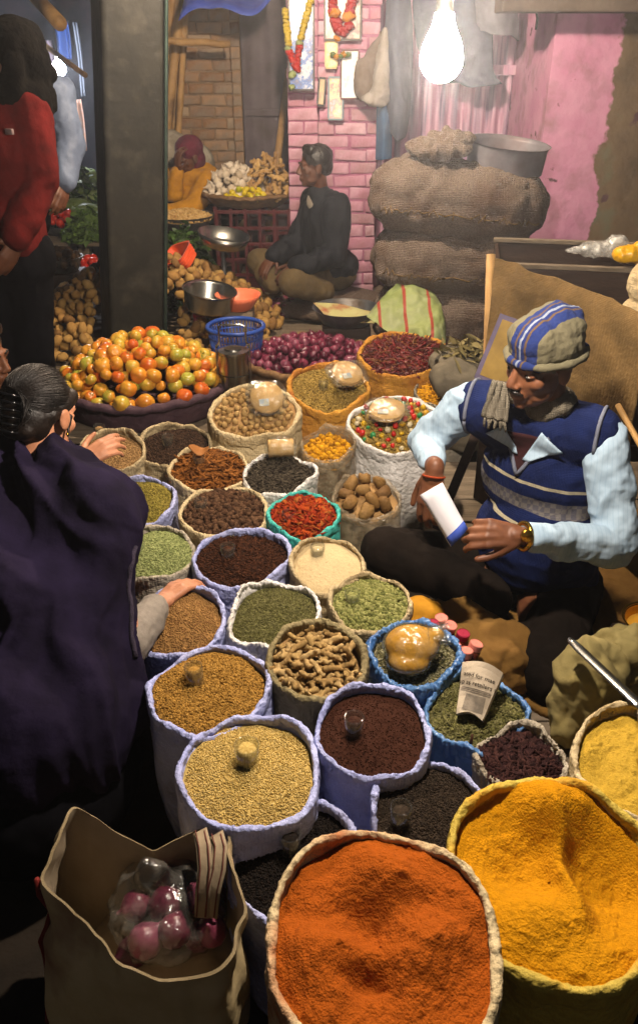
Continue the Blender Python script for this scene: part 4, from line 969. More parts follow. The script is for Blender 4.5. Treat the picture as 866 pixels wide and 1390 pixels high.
# second scale: deep pan on a red stand
q = P(281, 392, Y=4.42); r = 36*mpp(281, 400, Y=4.42)
t = thing('pan_scale', (q.x, q.y, .2), 'deep dull steel pan on a red scale stand behind the tomatoes', 'scale')
Rp = Matrix.Rotation(math.radians(9), 3, 'Y')@Matrix.Rotation(math.radians(4), 3, 'X')
c = Vector((q.x, q.y, q.z-.115))
o = G().lathe(c, [(1e-3, 0), (r*.78, 0), (r*.9, .02), (r*.97, .1), (r*1.04, .115), (r*1.03, .118), (r*.95, .1), (r*.87, .022), (r*.75, .004), (1e-3, .004)], 44, Rp).build('pan', m_steel, t)
G().box((q.x, q.y, c.z-.02), (.16, .1, .025), bevel=.004).build('pan_rest', m_redpaint, t)
for sx_ in (-.07, .07):
    G().tube([(q.x+sx_*1.3, q.y, .21), (q.x+sx_, q.y, c.z-.01)], .012, 8).build('post', m_redpaint, t)
G().box((q.x, q.y, .215), (.34, .14, .03), bevel=.006).build('foot', m_redpaint, t)
# coral bowl
q = P(323, 399, Y=4.5); r = 31*mpp(323, 400, Y=4.5)
t = thing('coral_bowl', (q.x, q.y, q.z-.085), 'scalloped coral plastic bowl beside the steel pan', 'bowl')
g = G(); rows = []; n = 72
for f, z in ((.55, 0), (.62, .006), (.85, .05), (1.0, .085), (.985, .086), (.83, .052), (.6, .01), (.01, .008)):
    rows.append([(q.x+r*f*math.cos(2*PI*k/n)*(1+(.025*math.cos(24*2*PI*k/n) if f > .95 else 0)), q.y+r*f*math.sin(2*PI*k/n)*(1+(.025*math.cos(24*2*PI*k/n) if f > .95 else 0)), q.z-.085+z) for k in range(n)])
g.grid(rows, closed=True); g.add([(q.x, q.y, q.z-.085)]+[tuple(v) for v in rows[0]], [(0, 1+(j+1) % n, 1+j) for j in range(n)]); g.build('bowl_wall', m_pinkplastic, t)
tag(G().box((q.x, q.y, (q.z-.085+.2)/2), (.17, .16, q.z-.085-.2), bevel=.01).build('wooden_block', m_wood), 'squat wooden block under the coral bowl', 'block')
# blue basket with a perforated wall
q = P(320, 443, Y=4.0); r = 38*mpp(320, 443, Y=4.0)
t = thing('blue_basket', (q.x, q.y, .2), 'round blue plastic basket with a pierced wall', 'basket')
zt = q.z; zb_ = .22
ringp = lambda f, z, n=60: [(q.x+r*f*math.cos(2*PI*k/n), q.y+r*f*math.sin(2*PI*k/n), z) for k in range(n+1)]
G().tube(ringp(1.0, zt), .011, 10, cap=False).build('rim', m_blueplastic, t)
g = G()
for k in range(7): 
    f = k/6; g.tube(ringp(.72+.27*f**.8, zb_+(zt-zb_)*f), .0035, 6, cap=False)
for k in range(48):
    a = 2*PI*k/48; g.tube([(q.x+r*(.72+.27*f**.8)*math.cos(a), q.y+r*(.72+.27*f**.8)*math.sin(a), zb_+(zt-zb_)*f) for f in (0, .5, 1)], .0035, 5)
g.build('lattice_wall', m_blueplastic, t)
G().lathe((q.x, q.y, zb_-.012), [(1e-3, 0), (r*.74, 0), (r*.74, .012), (1e-3, .012)], 40).build('base', m_blueplastic, t)
# steel tiffin carrier
q = P(319, 522, Y=3.62); r = 21*mpp(319, 500, Y=3.6); zt = P(319, 480, Y=3.6).z
t = thing('tiffin_carrier', (q.x, q.y, .2), 'round stacked steel tiffin carrier with a raised bail handle', 'tiffin')
H = (zt-.2)/3
for k in range(3):
    z = .2+k*H; o = G().lathe((q.x, q.y, z), [(1e-3, 0), (r*.96, 0), (r, .004), (r, H-.012), (r*1.03, H-.011), (r*1.03, H-.001), (1e-3, H)], 40).build('tier', m_steel, t); smooth_by_angle(o)
o = G().lathe((q.x, q.y, zt), [(r*1.0, 0), (r*.98, .01), (r*.6, .016), (r*.55, .022), (r*.15, .026), (1e-3, .027)], 40).build('lid', m_steel, t); smooth_by_angle(o)
for s_ in (-1, 1): G().box((q.x+s_*(r+.006), q.y, (.2+zt)/2+.02), (.005, .022, zt-.2+.03), bevel=.001).build('side_strap', m_steel, t, False)
hw_ = r*.85; zh = P(319, 441, Y=3.62).z
G().tube([(q.x-r-.006, q.y, zt+.02), (q.x-hw_, q.y, zt+.05), (q.x-hw_, q.y, zh-.01), (q.x-hw_+.012, q.y, zh), (q.x+hw_-.012, q.y, zh), (q.x+hw_, q.y, zh-.01), (q.x+hw_, q.y, zt+.05), (q.x+r+.006, q.y, zt+.02)], .005, 8).build('bail_handle', m_steel, t)
# iron bowl and printed green bag behind the onions
q = P(470, 417, Y=4.3); r = 45*mpp(470, 417, Y=4.3)
bowl('iron_bowl', Vector((q.x, q.y, q.z-.085)), r, .085, m_iron, 'shallow grey iron bowl behind the onion basket', cat='bowl')
tag(G().box((q.x, q.y, (q.z-.085+.2)/2), (.26, .22, q.z-.085-.2), bevel=.012).build('wooden_box', m_wooddark), 'dark wooden box under the grey iron bowl', 'box')
m_gbag = mat('green woven bag', '#6d7a46', '#858f58', .6, sc=6, bump=.5, bsc=16, dirt='#8a9070', dsc=5, bdist=.015)
nt = m_gbag.node_tree; bs = nt.nodes['Principled BSDF']; tcn = [k for k in nt.nodes if k.type == 'TEX_COORD'][0]
wv = nt.nodes.new('ShaderNodeTexWave'); wv.bands_direction = 'X'; wv.inputs['Scale'].default_value = 2.6; wv.inputs['Distortion'].default_value = .6; nt.links.new(tcn.outputs['Object'], wv.inputs[0])
rr_ = nt.nodes.new('ShaderNodeMapRange'); rr_.inputs[1].default_value = .955; rr_.inputs[2].default_value = .975; nt.links.new(wv.outputs['Fac'], rr_.inputs[0])
mx = mixc(nt, 'MIX', 0, bs.inputs['Base Color'].links[0].from_socket, col('#8a3a2c')); nt.links.new(rr_.outputs[0], mx.inputs[0]); nt.links.new(mx.outputs[2], bs.inputs['Base Color'])
ctrl = [[(504, 425, 4.08), (530, 392, 4.10), (563, 388, 4.12), (585, 400, 4.10), (598, 415, 4.05)],
        [(500, 430, 4.02), (525, 412, 4.02), (560, 402, 4.00), (590, 412, 3.98), (600, 430, 3.95)],
        [(498, 434, 3.96), (528, 432, 3.92), (562, 428, 3.88), (592, 430, 3.85), (604, 448, 3.85)],
        [(512, 440, 3.90), (540, 450, 3.82), (566, 446, 3.80), (592, 452, 3.78), (604, 462, 3.80)],
        [(530, 452, 3.82), (552, 462, 3.78), (572, 463, 3.75), (590, 470, 3.73), (602, 474, 3.76)]]
def cloth_sheet(ctrl, nu=40, nv=40, amp=.008, freq=9, seed=3):
    Pt = np.array([[P(*c[:2], Y=c[2])[:] for c in r] for r in ctrl]); h, w = Pt.shape[:2]
    def interp(A, t, n):
        k = np.clip(np.linspace(0, n-1, t), 0, n-1-1e-9); i = k.astype(int); f = (k-i)
        p0 = A[np.clip(i-1, 0, n-1)]; p1 = A[i]; p2 = A[np.clip(i+1, 0, n-1)]; p3 = A[np.clip(i+2, 0, n-1)]; f = f[:, None, None]
        return .5*(2*p1+(p2-p0)*f+(2*p0-5*p1+4*p2-p3)*f*f+(3*p1-p0-3*p2+p3)*f**3)
    A = interp(Pt, nv, h); A = interp(A.transpose(1, 0, 2), nu, w).transpose(1, 0, 2)
    flat = A.reshape(-1, 3); d = fbm(flat*freq, seed, 3)*amp+(1-np.abs(vnoise(flat*freq*1.4, seed+2)))*amp*.8
    flat = flat+np.array([0, -.6, .8])*d[:, None]
    return flat.reshape(A.shape)
A = cloth_sheet(ctrl, 60, 60, .022, 11, 3); tag(G().grid([[tuple(v) for v in r] for r in A]).build('printed_bag', m_gbag, solid=.004), 'empty green woven bag with red lines draped by the chillies', 'bag')
m_gbag2 = mat('pale printed bag', '#9a9460', '#aaa674', .6, sc=8, bump=.4, dirt='#8a4a34', dsc=14)
A = cloth_sheet([[(425+20*0, 412, 4.36), (460, 414, 4.36), (505, 424, 4.3)], [(440, 428, 4.28), (470, 428, 4.26), (506, 432, 4.22)], [(448, 436, 4.2), (478, 438, 4.18), (508, 440, 4.14)]], 20, 20, .006)
tag(G().grid([[tuple(v) for v in r] for r in A]).build('bag_flap', m_gbag2, solid=.003), 'pale printed paper bag lying in the iron bowl', 'bag')
# ------------------------------------------------------------------ people
from mathutils.bvhtree import BVHTree
def skin_mat(name, a, b, rough=.5): return mat(name, a, b, rough, sc=18, bump=.15, bsc=140, spec=.4, bdist=.002)
m_skin = skin_mat('brown skin', '#5f3a27', '#74492f')
m_skin2 = skin_mat('dark brown skin', '#46291b', '#583522')
m_skin3 = skin_mat('light skin', '#a06a4c', '#b47d5e')
m_hair = mat('black hair', '#0b0807', '#1a120e', .38, sc=30, bump=.5, bsc=90, stretch=(1, 1, 1), spec=.5)
m_eye = mat('eye white', '#6a625a', rough=.2, bump=0); m_iris = mat('dark iris', '#120a06', rough=.15, bump=0)
def head_prims(c, R, s=1.0, neck=None):
    c = Vector(c); T = lambda x, y, z: c+R@(Vector((x, y, z))*s)
    e = lambda p, r: ('e', T(*p), (r[0]*s, r[1]*s, r[2]*s), R)
    cp = lambda p, r0, q, r1: ('c', T(*p), r0*s, T(*q), r1*s)
    pr = [e((0, -.014, .035), (.074, .092, .080)), e((0, .02, -.028), (.060, .072, .082)), e((0, .034, -.082), (.044, .046, .032)), e((0, .070, -.096), (.02, .017, .016)),
          cp((-.036, .079, .022), .012, (.036, .079, .022), .012), cp((0, .086, .014), .009, (0, .106, -.027), .0125), e((.0, .075, -.06), (.03, .02, .03)),
          e((0, .091, -.058), (.023, .010, .0062)), e((0, .089, -.069), (.019, .010, .0066))]
    for k in (-1, 1):
        pr += [e((k*.041, .055, -.024), (.023, .022, .022)), e((k*.012, .098, -.033), (.0105, .010, .008)), e((k*.076, -.006, -.010), (.010, .021, .031)), e((k*.080, -.012, .004), (.006, .018, .018)),
               cp((k*.022, .079, .002), .008, (k*.043, .072, .001), .008), e((k*.033, .03, -.07), (.025, .035, .022))]
    if neck: pr.append(('c', T(0, -.02, -.07), .05*s, Vector(neck), .058*s))
    return pr
def face_bits(c, R, root, s=1.0, brows=True, mous=False):
    c = Vector(c); T = lambda x, y, z: c+R@(Vector((x, y, z))*s)
    for k in (-1, 1):
        o = G().add(*ell_mesh(T(k*.0325, .0765, .0005), (.0115*s, .0085*s, .0045*s), R, 14)).build('eye', m_eye, root)
        G().add(*ell_mesh(T(k*.0325, .0832, .0015), (.005*s, .0035*s, .0052*s), R, 12)).build('iris', m_iris, o)
        if brows: G().tube([T(k*.014, .092, .023), T(k*.03, .0905, .029), T(k*.048, .079, .025)], [.0035*s, .0045*s, .0025*s], 6).build('eyebrow', m_hair, root)
    if mous: G().tube([T(-.028, .088, -.055), T(-.012, .099, -.048), T(0, .102, -.047), T(.012, .099, -.048), T(.028, .088, -.055)], [.003*s, .006*s, .0055*s, .006*s, .003*s], 6).build('moustache', m_hair, root)
def hand_prims(w, d, n, side, curls, s=1.0, thumb=(.55, .75, -.3), tcurl=.4, spread=.06):
    w = Vector(w); d = Vector(d).normalized(); n = Vector(n); n = (n-d*n.dot(d)).normalized(); a = d.cross(n).normalized()*side
    pr = []; ln = [(.043, .026, .021), (.047, .029, .022), (.044, .027, .022), (.034, .021, .019)]
    for i in range(4):
        o = .030-.020*i; b = w+(d*.012+a*(o*.55))*s; k = w+(d*(.088-.004*abs(i-1))+a*o*.98+n*(.004 if i in (1, 2) else 0))*s
        pr.append(('c', b, .0135*s, k, .0115*s)); dd = (d+a*spread*(1.5-i)).normalized(); p = k
        for j in range(3):
            an = curls[i][j] if isinstance(curls[i], (tuple, list)) else curls[i]
            ax = d.cross(n)
            dd = Matrix.Rotation(-an, 3, ax)@dd
            q = p+dd*ln[i][j]*s; pr.append(('c', p, (.0097-.0008*j)*s, q, (.0089-.0008*j)*s)); p = q
    b = w+(d*.016+a*.020)*s; td = (d*thumb[0]+a*thumb[1]+n*thumb[2]).normalized(); k = b+td*.042*s
    pr.append(('c', b, .0155*s, k, .0125*s)); td2 = (td*(1-tcurl)+d*tcurl).normalized(); q = k+td2*.034*s; pr.append(('c', k, .0115*s, q, .0105*s)); pr.append(('c', q, .0105*s, q+(td2*.6+d*.5).normalized()*.026*s, .0085*s))
    pr.append(('c', w-d*.02*s, .025*s, w+d*.015*s, .024*s))
    pr.append(('c', w+(d*.03+a*.012)*s, .016*s, w+(d*.065-a*.012)*s, .016*s))
    return pr
def skin(root, prims, m, voxel=.0045, sm=3):
    V, F, N = blob(prims, voxel, sm); return link('body', mk_mesh('body', V, F, m), root)
def wear(name, root, prims, m, **k):
    V, F = cloth_blob(prims, **k); return link(name, mk_mesh(name, V, F, m), root), V, F
def L(a, b, t): return Vector(a)+(Vector(b)-Vector(a))*t
Vn = lambda *a: Vector(a)

# ---- the spice seller
m_shirt = mat('pale blue striped shirt', '#8ea5b8', '#a3b8c8', .8, sc=9, bump=.35, bsc=20, bdist=.01)
nt = m_shirt.node_tree; bs = nt.nodes['Principled BSDF']; tcn = [k for k in nt.nodes if k.type == 'TEX_COORD'][0]
wv = nt.nodes.new('ShaderNodeTexWave'); wv.inputs['Scale'].default_value = 26; wv.inputs['Distortion'].default_value = .8; wv.inputs['Detail Scale'].default_value = .3; nt.links.new(tcn.outputs['Object'], wv.inputs[0])
mr = nt.nodes.new('ShaderNodeMapRange'); mr.inputs[1].default_value = .8; mr.inputs[2].default_value = 1; mr.inputs[4].default_value = .22; nt.links.new(wv.outputs['Fac'], mr.inputs[0])
mx = mixc(nt, 'MIX', 0, bs.inputs['Base Color'].links[0].from_socket, col('#6f8aa6')); nt.links.new(mr.outputs[0], mx.inputs[0]); nt.links.new(mx.outputs[2], bs.inputs['Base Color'])
m_vest = weave(mat('blue knit vest', '#111a3c', '#16214a', .95, sc=12, bump=.3, bsc=200, spec=.1, bdist=.003), 500, .3, .002)
m_trouser = mat('dark brown trousers', '#120e0b', '#1c1612', .95, spec=.08, sc=8, bump=.4, bsc=20, bdist=.01)
m_maroon = mat('maroon undershirt', '#220a0d', '#2e0e12', .9, bump=.2)
m_scarf = weave(mat('grey olive knit', '#5c564a', '#716a5c', .95, sc=14, bump=.5, bsc=90, bdist=.006), 420, .4, .003)
m_trim = mat('grey knit trim', '#565a68', '#666a78', .9, bump=.3)
HC = P(735, 492, Y=2.02); NK = P(742, 570, Y=2.10); RS = P(640, 545, Y=2.17); LS = P(818, 590, Y=1.99)
RE = P(577, 600, Y=2.25); RW = P(590, 636, Y=2.03); LE = P(836, 735, Y=1.88); LW = P(712, 728, Y=1.80)
PEL = P(735, 785, Y=2.12); RK = P(527, 748, Y=2.06); RA = P(668, 812, Y=1.93); LK = P(742, 905, Y=1.70); LA = P(640, 848, Y=1.98)
bx = (LS-RS); bx.z = 0; bx.normalize(); fb = Vector((0, 0, 1)).cross(bx)*-1; fb = Vector((bx.y, -bx.x, 0)); 
if fb.y > 0: fb = -fb
RB = frame(fb)
root = thing('person', (PEL.x, PEL.y, .2), 'seated man in a blue knit vest and striped cap holding folded white paper', 'person', None)
hf = Vector((-.86, -.50, -.16)); HR = frame(hf, (.10, .0, 1))
ch = L(PEL, NK, .68)+fb*.01; be = L(PEL, NK, .34)+fb*.055
dR = Vector((-.12, -.35, -1)).normalized(); nR = Vector((-.45, -.75, .45))
dL = Vector((-1, -.02, .10)).normalized(); nL = Vector((.1, -.75, .65))
body = head_prims(HC, HR, 1.0, NK)+[('c', NK, .06, L(NK, PEL, .3), .08), ('e', ch, (.14, .09, .16), RB), ('e', be, (.14, .11, .15), RB), ('c', RS, .036, RE, .030), ('c', RE, .028, RW, .027), ('c', LS, .036, LE, .030), ('c', LE, .029, LW, .027),
       ('c', RS, .05, LS, .05), ('c', PEL, .09, RK, .06), ('c', RK, .055, RA, .04), ('c', PEL, .09, LK, .06), ('c', LK, .05, LA, .04)]
body += hand_prims(RW+dR*.012, dR, nR, 1, [(.35, .5, .3), (.3, .55, .35), (.3, .6, .4), (.35, .65, .4)], 1.03, thumb=(.7, .55, -.4))
body += hand_prims(LW+dL*.012, dL, nL, -1, [(.55, .75, .5), (.6, .8, .55), (.65, .85, .5), (.7, .8, .5)], 1.03, thumb=(.75, .55, -.35), tcurl=.3)
skin(root, body, m_skin, .0042, 3); face_bits(HC, HR, root, 1.0, mous=True)
sh = [('e', ch, (.17, .118, .19), RB), ('e', be, (.178, .145, .17), RB), ('c', L(RS, LS, .1), .056, L(RS, LS, .9), .056), ('c', L(NK, RS, .3)-Vn(0, 0, .05), .055, RS, .058), ('c', L(NK, LS, .3)-Vn(0, 0, .05), .055, LS, .058),
      ('c', RS, .058, L(RS, RE, .3), .061), ('c', L(RS, RE, .3), .061, RE, .055), ('c', RE, .052, L(RE, RW, .74), .038), ('c', LS, .058, L(LS, LE, .3), .062), ('c', L(LS, LE, .3), .062, LE, .056), ('c', LE-Vn(0, 0, .004), .054, L(LE, LW, .90), .040), ('c', LE+Vn(.0, 0, -.025), .048, L(LE, LW, .6)+Vn(0, 0, -.022), .036)]
wear('shirt', root, sh, m_shirt, voxel=.0055, sm=3, amp=.0125, freq=13, seed=4, stretch=(1, 1, 1.2), amp2=.0016)
wb = L(PEL, NK, .12)+fb*.03
ve = [('e', ch, (.186, .136, .198), RB), ('e', be, (.194, .164, .178), RB), ('e', wb, (.175, .14, .085), RB), ('c', L(RS, LS, .09)-Vn(0, 0, .010), .080, L(RS, LS, .91)-Vn(0, 0, .010), .080), ('c', L(NK, RS, .45)-Vn(0, 0, .05), .080, L(NK, RS, .85)-Vn(0, 0, .012), .077), ('c', L(NK, LS, .45)-Vn(0, 0, .05), .080, L(NK, LS, .85)-Vn(0, 0, .012), .077)]
# knitted bands on the vest: cream lines and a patterned band round the chest
nt = m_vest.node_tree; bs = nt.nodes['Principled BSDF']; base_src = bs.inputs['Base Color'].links[0].from_socket
vo, VV, VF = wear('knit_vest', root, ve, m_vest, voxel=.006, sm=4, amp=.009, freq=9, seed=8, amp2=.002, stretch=(1, 1, 1.4))
tc2 = nt.nodes.new('ShaderNodeTexCoord'); vm = nt.nodes.new('ShaderNodeVectorMath'); vm.operation = 'DOT_PRODUCT'
axis = (Vector((0, 0, 1))-bx*.10*-1).normalized(); vm.inputs[1].default_value = axis; nt.links.new(tc2.outputs['Object'], vm.inputs[0])
band_c = L(PEL, NK, .62)+fb*.17; t0 = (band_c-root.location).dot(axis)
mrr = nt.nodes.new('ShaderNodeMapRange'); mrr.inputs[1].default_value = t0-.10; mrr.inputs[2].default_value = t0+.10; nt.links.new(vm.outputs['Value'], mrr.inputs[0])
rp = nt.nodes.new('ShaderNodeValToRGB'); ramp(rp, [(0, '#000000'), (.20, '#ffffff'), (.245, '#000000'), (.40, '#7f7f7f'), (.61, '#000000'), (.80, '#ffffff'), (.845, '#000000')], True); nt.links.new(mrr.outputs[0], rp.inputs[0])
ck = nt.nodes.new('ShaderNodeTexChecker'); ck.inputs['Scale'].default_value = 68; ck.inputs[1].default_value = (1.5, 1.5, 1.5, 1); ck.inputs[2].default_value = (.9, .9, .9, 1); nt.links.new(tc2.outputs['Object'], ck.inputs[0])
mul = mixc(nt, 'MULTIPLY', 1, rp.outputs[0], ck.outputs[0])
mx = mixc(nt, 'MIX', 0, base_src, col('#a39a80')); nt.links.new(mul.outputs[2], mx.inputs[0]); nt.links.new(mx.outputs[2], bs.inputs['Base Color'])
bv = BVHTree.FromPolygons([tuple(v) for v in VV], [tuple(int(i) for i in f) for f in VF])
def on_chest(u, h, off=.004):
    """u metres to his left, h metres below the neck; dropped onto the vest front"""
    o = NK+bx*u-Vn(0, 0, h)+fb*.5; hit = bv.ray_cast(o, -fb)
    return (hit[0] if hit[0] is not None else NK+bx*u-Vn(0, 0, h)+fb*.1)+fb*off
def chest_patch(name, poly_fn, m, nu=10, nv=12, off=.004, solid=.003):
    rows = [[on_chest(*poly_fn(u, v), off) for u in np.linspace(0, 1, nu)] for v in np.linspace(0, 1, nv)]
    return G().grid([[tuple(q) for q in r] for r in rows]).build(name, m, root, solid=solid)
uc = -.035; vd = .125                              # V of the neckline
chest_patch('undershirt', lambda u, v: (uc+(u-.5)*2*.062*(1-v)+.0, .005+v*(vd-.012)), m_maroon, off=.002)
chest_patch('collar', lambda u, v: (uc+.052-.048*v*.9+u*(.062*(1-v*.7)), -.016+v*.095+u*.05*(1-v)), m_shirt, off=.010)
chest_patch('collar', lambda u, v: (uc-.052+.048*v*.9-u*(.05*(1-v*.7)), -.016+v*.085+u*.04*(1-v)), m_shirt, off=.010)
for sgn in (-1, 1): G().tube([on_chest(uc+sgn*.072*(1-v), .0+v*vd, .004) for v in np.linspace(0, 1, 9)], .006, 6).build('neck_trim', m_trim, root)
for S0, E0 in ((LS, LE), (RS, RE)):
    d = (E0-S0).normalized(); Rm = frame(d, (0, 1, 0)); c = S0+d*.012
    pts = []; inn = (L(RS, LS, .5)-S0).normalized(); c = S0+inn*.006-Vn(0, 0, .03)
    for a in np.linspace(0, 2*PI, 41):
        dr = fb*math.cos(a)+Vn(0, 0, 1)*math.sin(a); h_ = bv.ray_cast(c+dr*.4, -dr)
        if h_[0] is not None and (h_[0]-c).length < .16: pts.append(h_[0]+dr*.002)
    if len(pts) > 6: G().tube(pts, .0055, 6).build('armhole_trim', m_trim, root)
tr = [('e', PEL+Vn(0, 0, .0), (.18, .15, .115), RB), ('c', PEL+bx*-.08, .105, L(PEL, RK, .95)+Vn(0, 0, .0), .085), ('c', RK, .08, RA, .062), ('c', PEL+bx*.08, .11, LK, .088), ('c', LK, .085, LA, .065), ('c', L(PEL, LK, .6)+Vn(.05, 0, -.06), .1, LK+Vn(.03, 0, -.06), .09), ('c', RA, .062, L(RA, LA, .5), .05)]
tr += [('c', LK+Vn(0, 0, -.02), .08, LK+Vn(.12, .16, -.08), .09)]
wear('trousers', root, tr, m_trouser, voxel=.008, sm=4, amp=.012, freq=12, seed=9, amp2=.002)
# knitted cap with bands
m_cap = mat('banded knit cap', '#7d776a', '#938c7c', .95, sc=20, bump=.45, bsc=120, bdist=.005)
nt = m_cap.node_tree; bs = nt.nodes['Principled BSDF']; tcn = nt.nodes.new('ShaderNodeTexCoord'); vm = nt.nodes.new('ShaderNodeVectorMath'); vm.operation = 'DOT_PRODUCT'
rx_ = HR@Vector((1, 0, 0)); ax_ = (rx_*-1+HR@Vector((0, 0, 1))*.0).normalized(); vm.inputs[1].default_value = ax_; nt.links.new(tcn.outputs['Object'], vm.inputs[0])
tt = (HC-root.location).dot(ax_); mrr = nt.nodes.new('ShaderNodeMapRange'); mrr.inputs[1].default_value = tt-.085; mrr.inputs[2].default_value = tt+.085; nt.links.new(vm.outputs['Value'], mrr.inputs[0])
rp = nt.nodes.new('ShaderNodeValToRGB'); rp.color_ramp.interpolation = 'CONSTANT'
bands = [(0, '#57523f'), (.36, '#122150'), (.46, '#4a3826'), (.495, '#122150'), (.55, '#686e7c'), (.59, '#122150'), (.64, '#4a3826'), (.675, '#122150'), (.82, '#57523f')]
ramp(rp, bands, True); nt.links.new(mrr.outputs[0], rp.inputs[0])
mx = mixc(nt, 'MULTIPLY', .45, rp.outputs[0], bs.inputs['Base Color'].links[0].from_socket); mx2 = mixc(nt, 'MIX', .0, rp.outputs[0], mx.outputs[2]); nt.links.new(rp.outputs[0], bs.inputs['Base Color'])
T = lambda x, y, z: HC+HR@Vector((x, y, z))
cp_ = [('e', T(0, -.016, .05), (.088, .104, .078), HR), ('e', T(0, -.035, .092), (.076, .082, .052), HR), ('e', T(.0, -.06, .10), (.055, .06, .045), HR), ('e', T(0, .02, .078), (.074, .072, .056), HR)]
wear('knit_cap', root, cp_, m_cap, voxel=.0045, sm=3, amp=.008, freq=20, seed=3, amp2=.002)
pts = [T(.0905*math.cos(a), -.014+.1065*math.sin(a), .026+.006*math.sin(a)) for a in np.linspace(0, 2*PI, 41)]
G().tube(pts, [.011+.002*math.sin(k*1.7) for k in range(41)], 10, cap=False).build('cap_cuff', m_cap, root)
wear('scarf', root, [('c', T(.0, -.02, -.14), .058, T(0, -.05, -.145), .062), ('c', T(-.05, -.03, -.12), .03, T(.05, -.03, -.12), .03), ('c', T(.07, .0, -.06), .025, T(.072, .03, -.12), .03)], m_scarf, voxel=.006, amp=.008, freq=25, seed=2)
# hanging scarf end with fringe
a0 = P(690, 520, Y=1.98); rows = []
for k in range(14):
    f = k/13; c = P(679-7*f, 518+50*f, Y=2.02-.02*f); w = .020+.016*f
    rows.append([tuple(c+bx*(u*w)+fb*(.006*math.cos(u*9+f*4)+.006*f)) for u in np.linspace(-1, 1, 15)])
o = G().grid(rows).build('scarf_end', m_scarf, root, solid=.009)
for k in range(9):
    b_ = Vector(rows[-1][1+int(k*1.55)]); G().tube([b_+Vn(.003*math.sin(k*3+j), 0, -.010*j) for j in range(4)], [.005, .0045, .004, .002], 6).build('fringe', m_scarf, o)
# watch and wrist thread
def ring_pts(c, d, r, n=25, sq=1.0):
    R_ = frame(d, (0, .3, 1)); return [c+R_@Vector((r*math.cos(a), 0, r*sq*math.sin(a))) for a in np.linspace(0, 2*PI, n)]
dLW = (LW-LE).normalized(); c = LW+dLW*.004
w = G().tube(ring_pts(c, dLW, .034), .0075, 8, cap=False).build('wristwatch', m_brass, root)
fc = c+Vector((0, -.72, .5)).normalized()*.034
G().lathe(fc, [(1e-3, .006), (.014, .006), (.017, .003), (.017, -.004), (1e-3, -.004)], 24, frame(Vector((0, .3, 1)), Vector((0, -.72, .5)))).build('watch_face', m_brass, w)
m_thread = mat('orange thread', '#8a3410', rough=.8, bump=0)
dRW = (RW-RE).normalized(); G().tube(ring_pts(RW+dR*.022, dR, .030), .0035, 6, cap=False).build('wrist_thread', m_thread, root)
# folded paper in his hands
m_paper = mat('folded white paper', '#c4c2c8', '#d2d0d6', .7, sc=5, bump=.1); m_pblue = mat('blue paper edge', '#31489a', rough=.7, bump=0)
pa = [P(572, 668, Y=1.80), P(598, 655, Y=1.83), P(622, 700, Y=1.765), P(632, 740, Y=1.74), P(598, 708, Y=1.75)]
t = thing('folded_paper', pa[2], 'folded white paper with a blue edge held in the seated man hands', 'paper')
rows = []
for k in range(7):
    f = k/6; A_ = L(P(570, 672, Y=1.82), P(612, 742, Y=1.75), f); B_ = L(P(600, 655, Y=1.83), P(634, 718, Y=1.76), f); 
    rows.append([tuple(L(A_, B_, u)+Vn(0, -.012, .008)*math.sin(PI*u)) for u in np.linspace(0, 1, 8)])
G().grid(rows).build('paper_fold', m_paper, t, solid=.003)
G().grid([[tuple(Vector(q)+Vn(0, -.004, .003)) for q in rows[5]], [tuple(Vector(q)+Vn(0, -.004, .003)) for q in rows[6]]]).build('paper_edge', m_pblue, t, solid=.002)

# ---- the customer in the dark shawl
m_shawl = mat('dark purple wool shawl', '#130f1c', '#1e182c', .95, sc=7, bump=.35, bsc=40, spec=.05, bdist=.008)
m_sleeve = mat('grey wool sleeve', '#6e675f', '#837b72', .95, sc=20, bump=.4, bsc=90, bdist=.004)
m_dark = mat('black trousers', '#07070a', '#0d0d11', .95, sc=8, bump=.4, bsc=20, spec=.05)
H2 = P(58, 562, Y=1.95); N2 = H2+Vn(-.03, -.07, -.15); R2 = P(128, 690, Y=1.78); L2 = P(-20, 650, Y=1.95)
RE2 = P(172, 880, Y=1.56); RW2 = P(214, 822, Y=1.74); RS2 = P(108, 850, Y=1.58); PE2 = P(30, 1030, Y=1.40)
root = thing('person', (PE2.x, PE2.y, 0), 'crouching customer in a dark purple shawl with pinned up brown hair', 'person')
hr = frame((.32, .86, -.42), (.0, .2, 1))
dH = Vector((.55, .8, .12)).normalized(); LW2 = P(108, 628, Y=2.28); dH2 = Vector((.75, .55, .28)).normalized()
body = head_prims(H2, hr, .97, N2)+[('c', N2, .055, L(N2, PE2, .3), .09), ('c', R2, .05, RE2, .042), ('c', RE2, .04, RW2, .03), ('c', L(R2, L2, .2), .06, L(R2, L2, .8), .06), ('e', L(N2, PE2, .5), (.12, .1, .14)),
        ('c', L2, .05, L2+Vn(.04, .26, -.12), .04), ('c', L2+Vn(.04, .26, -.12), .038, LW2, .027), ('e', PE2, (.17, .17, .14)), ('c', PE2, .1, PE2+Vn(.12, .38, .12), .07), ('c', PE2+Vn(.12, .38, .12), .06, PE2+Vn(.1, .2, -PE2.z+.06), .045), ('c', PE2, .1, PE2+Vn(-.15, .38, .12), .07), ('c', PE2+Vn(-.15, .38, .12), .06, PE2+Vn(-.12, .2, -PE2.z+.06), .045)]
body += hand_prims(RW2+dH*.01, dH, (-.2, -.1, 1), 1, [(.35, .5, .35)]*4, .92, thumb=(.7, -.6, -.3))
body += hand_prims(LW2+dH2*.01, dH2, (.1, -.6, .8), -1, [(.25, .4, .3), (.3, .4, .3), (.35, .5, .3), (.4, .5, .4)], .95)
skin(root, body, m_skin3, .005, 3); face_bits(H2, hr, root, .97)
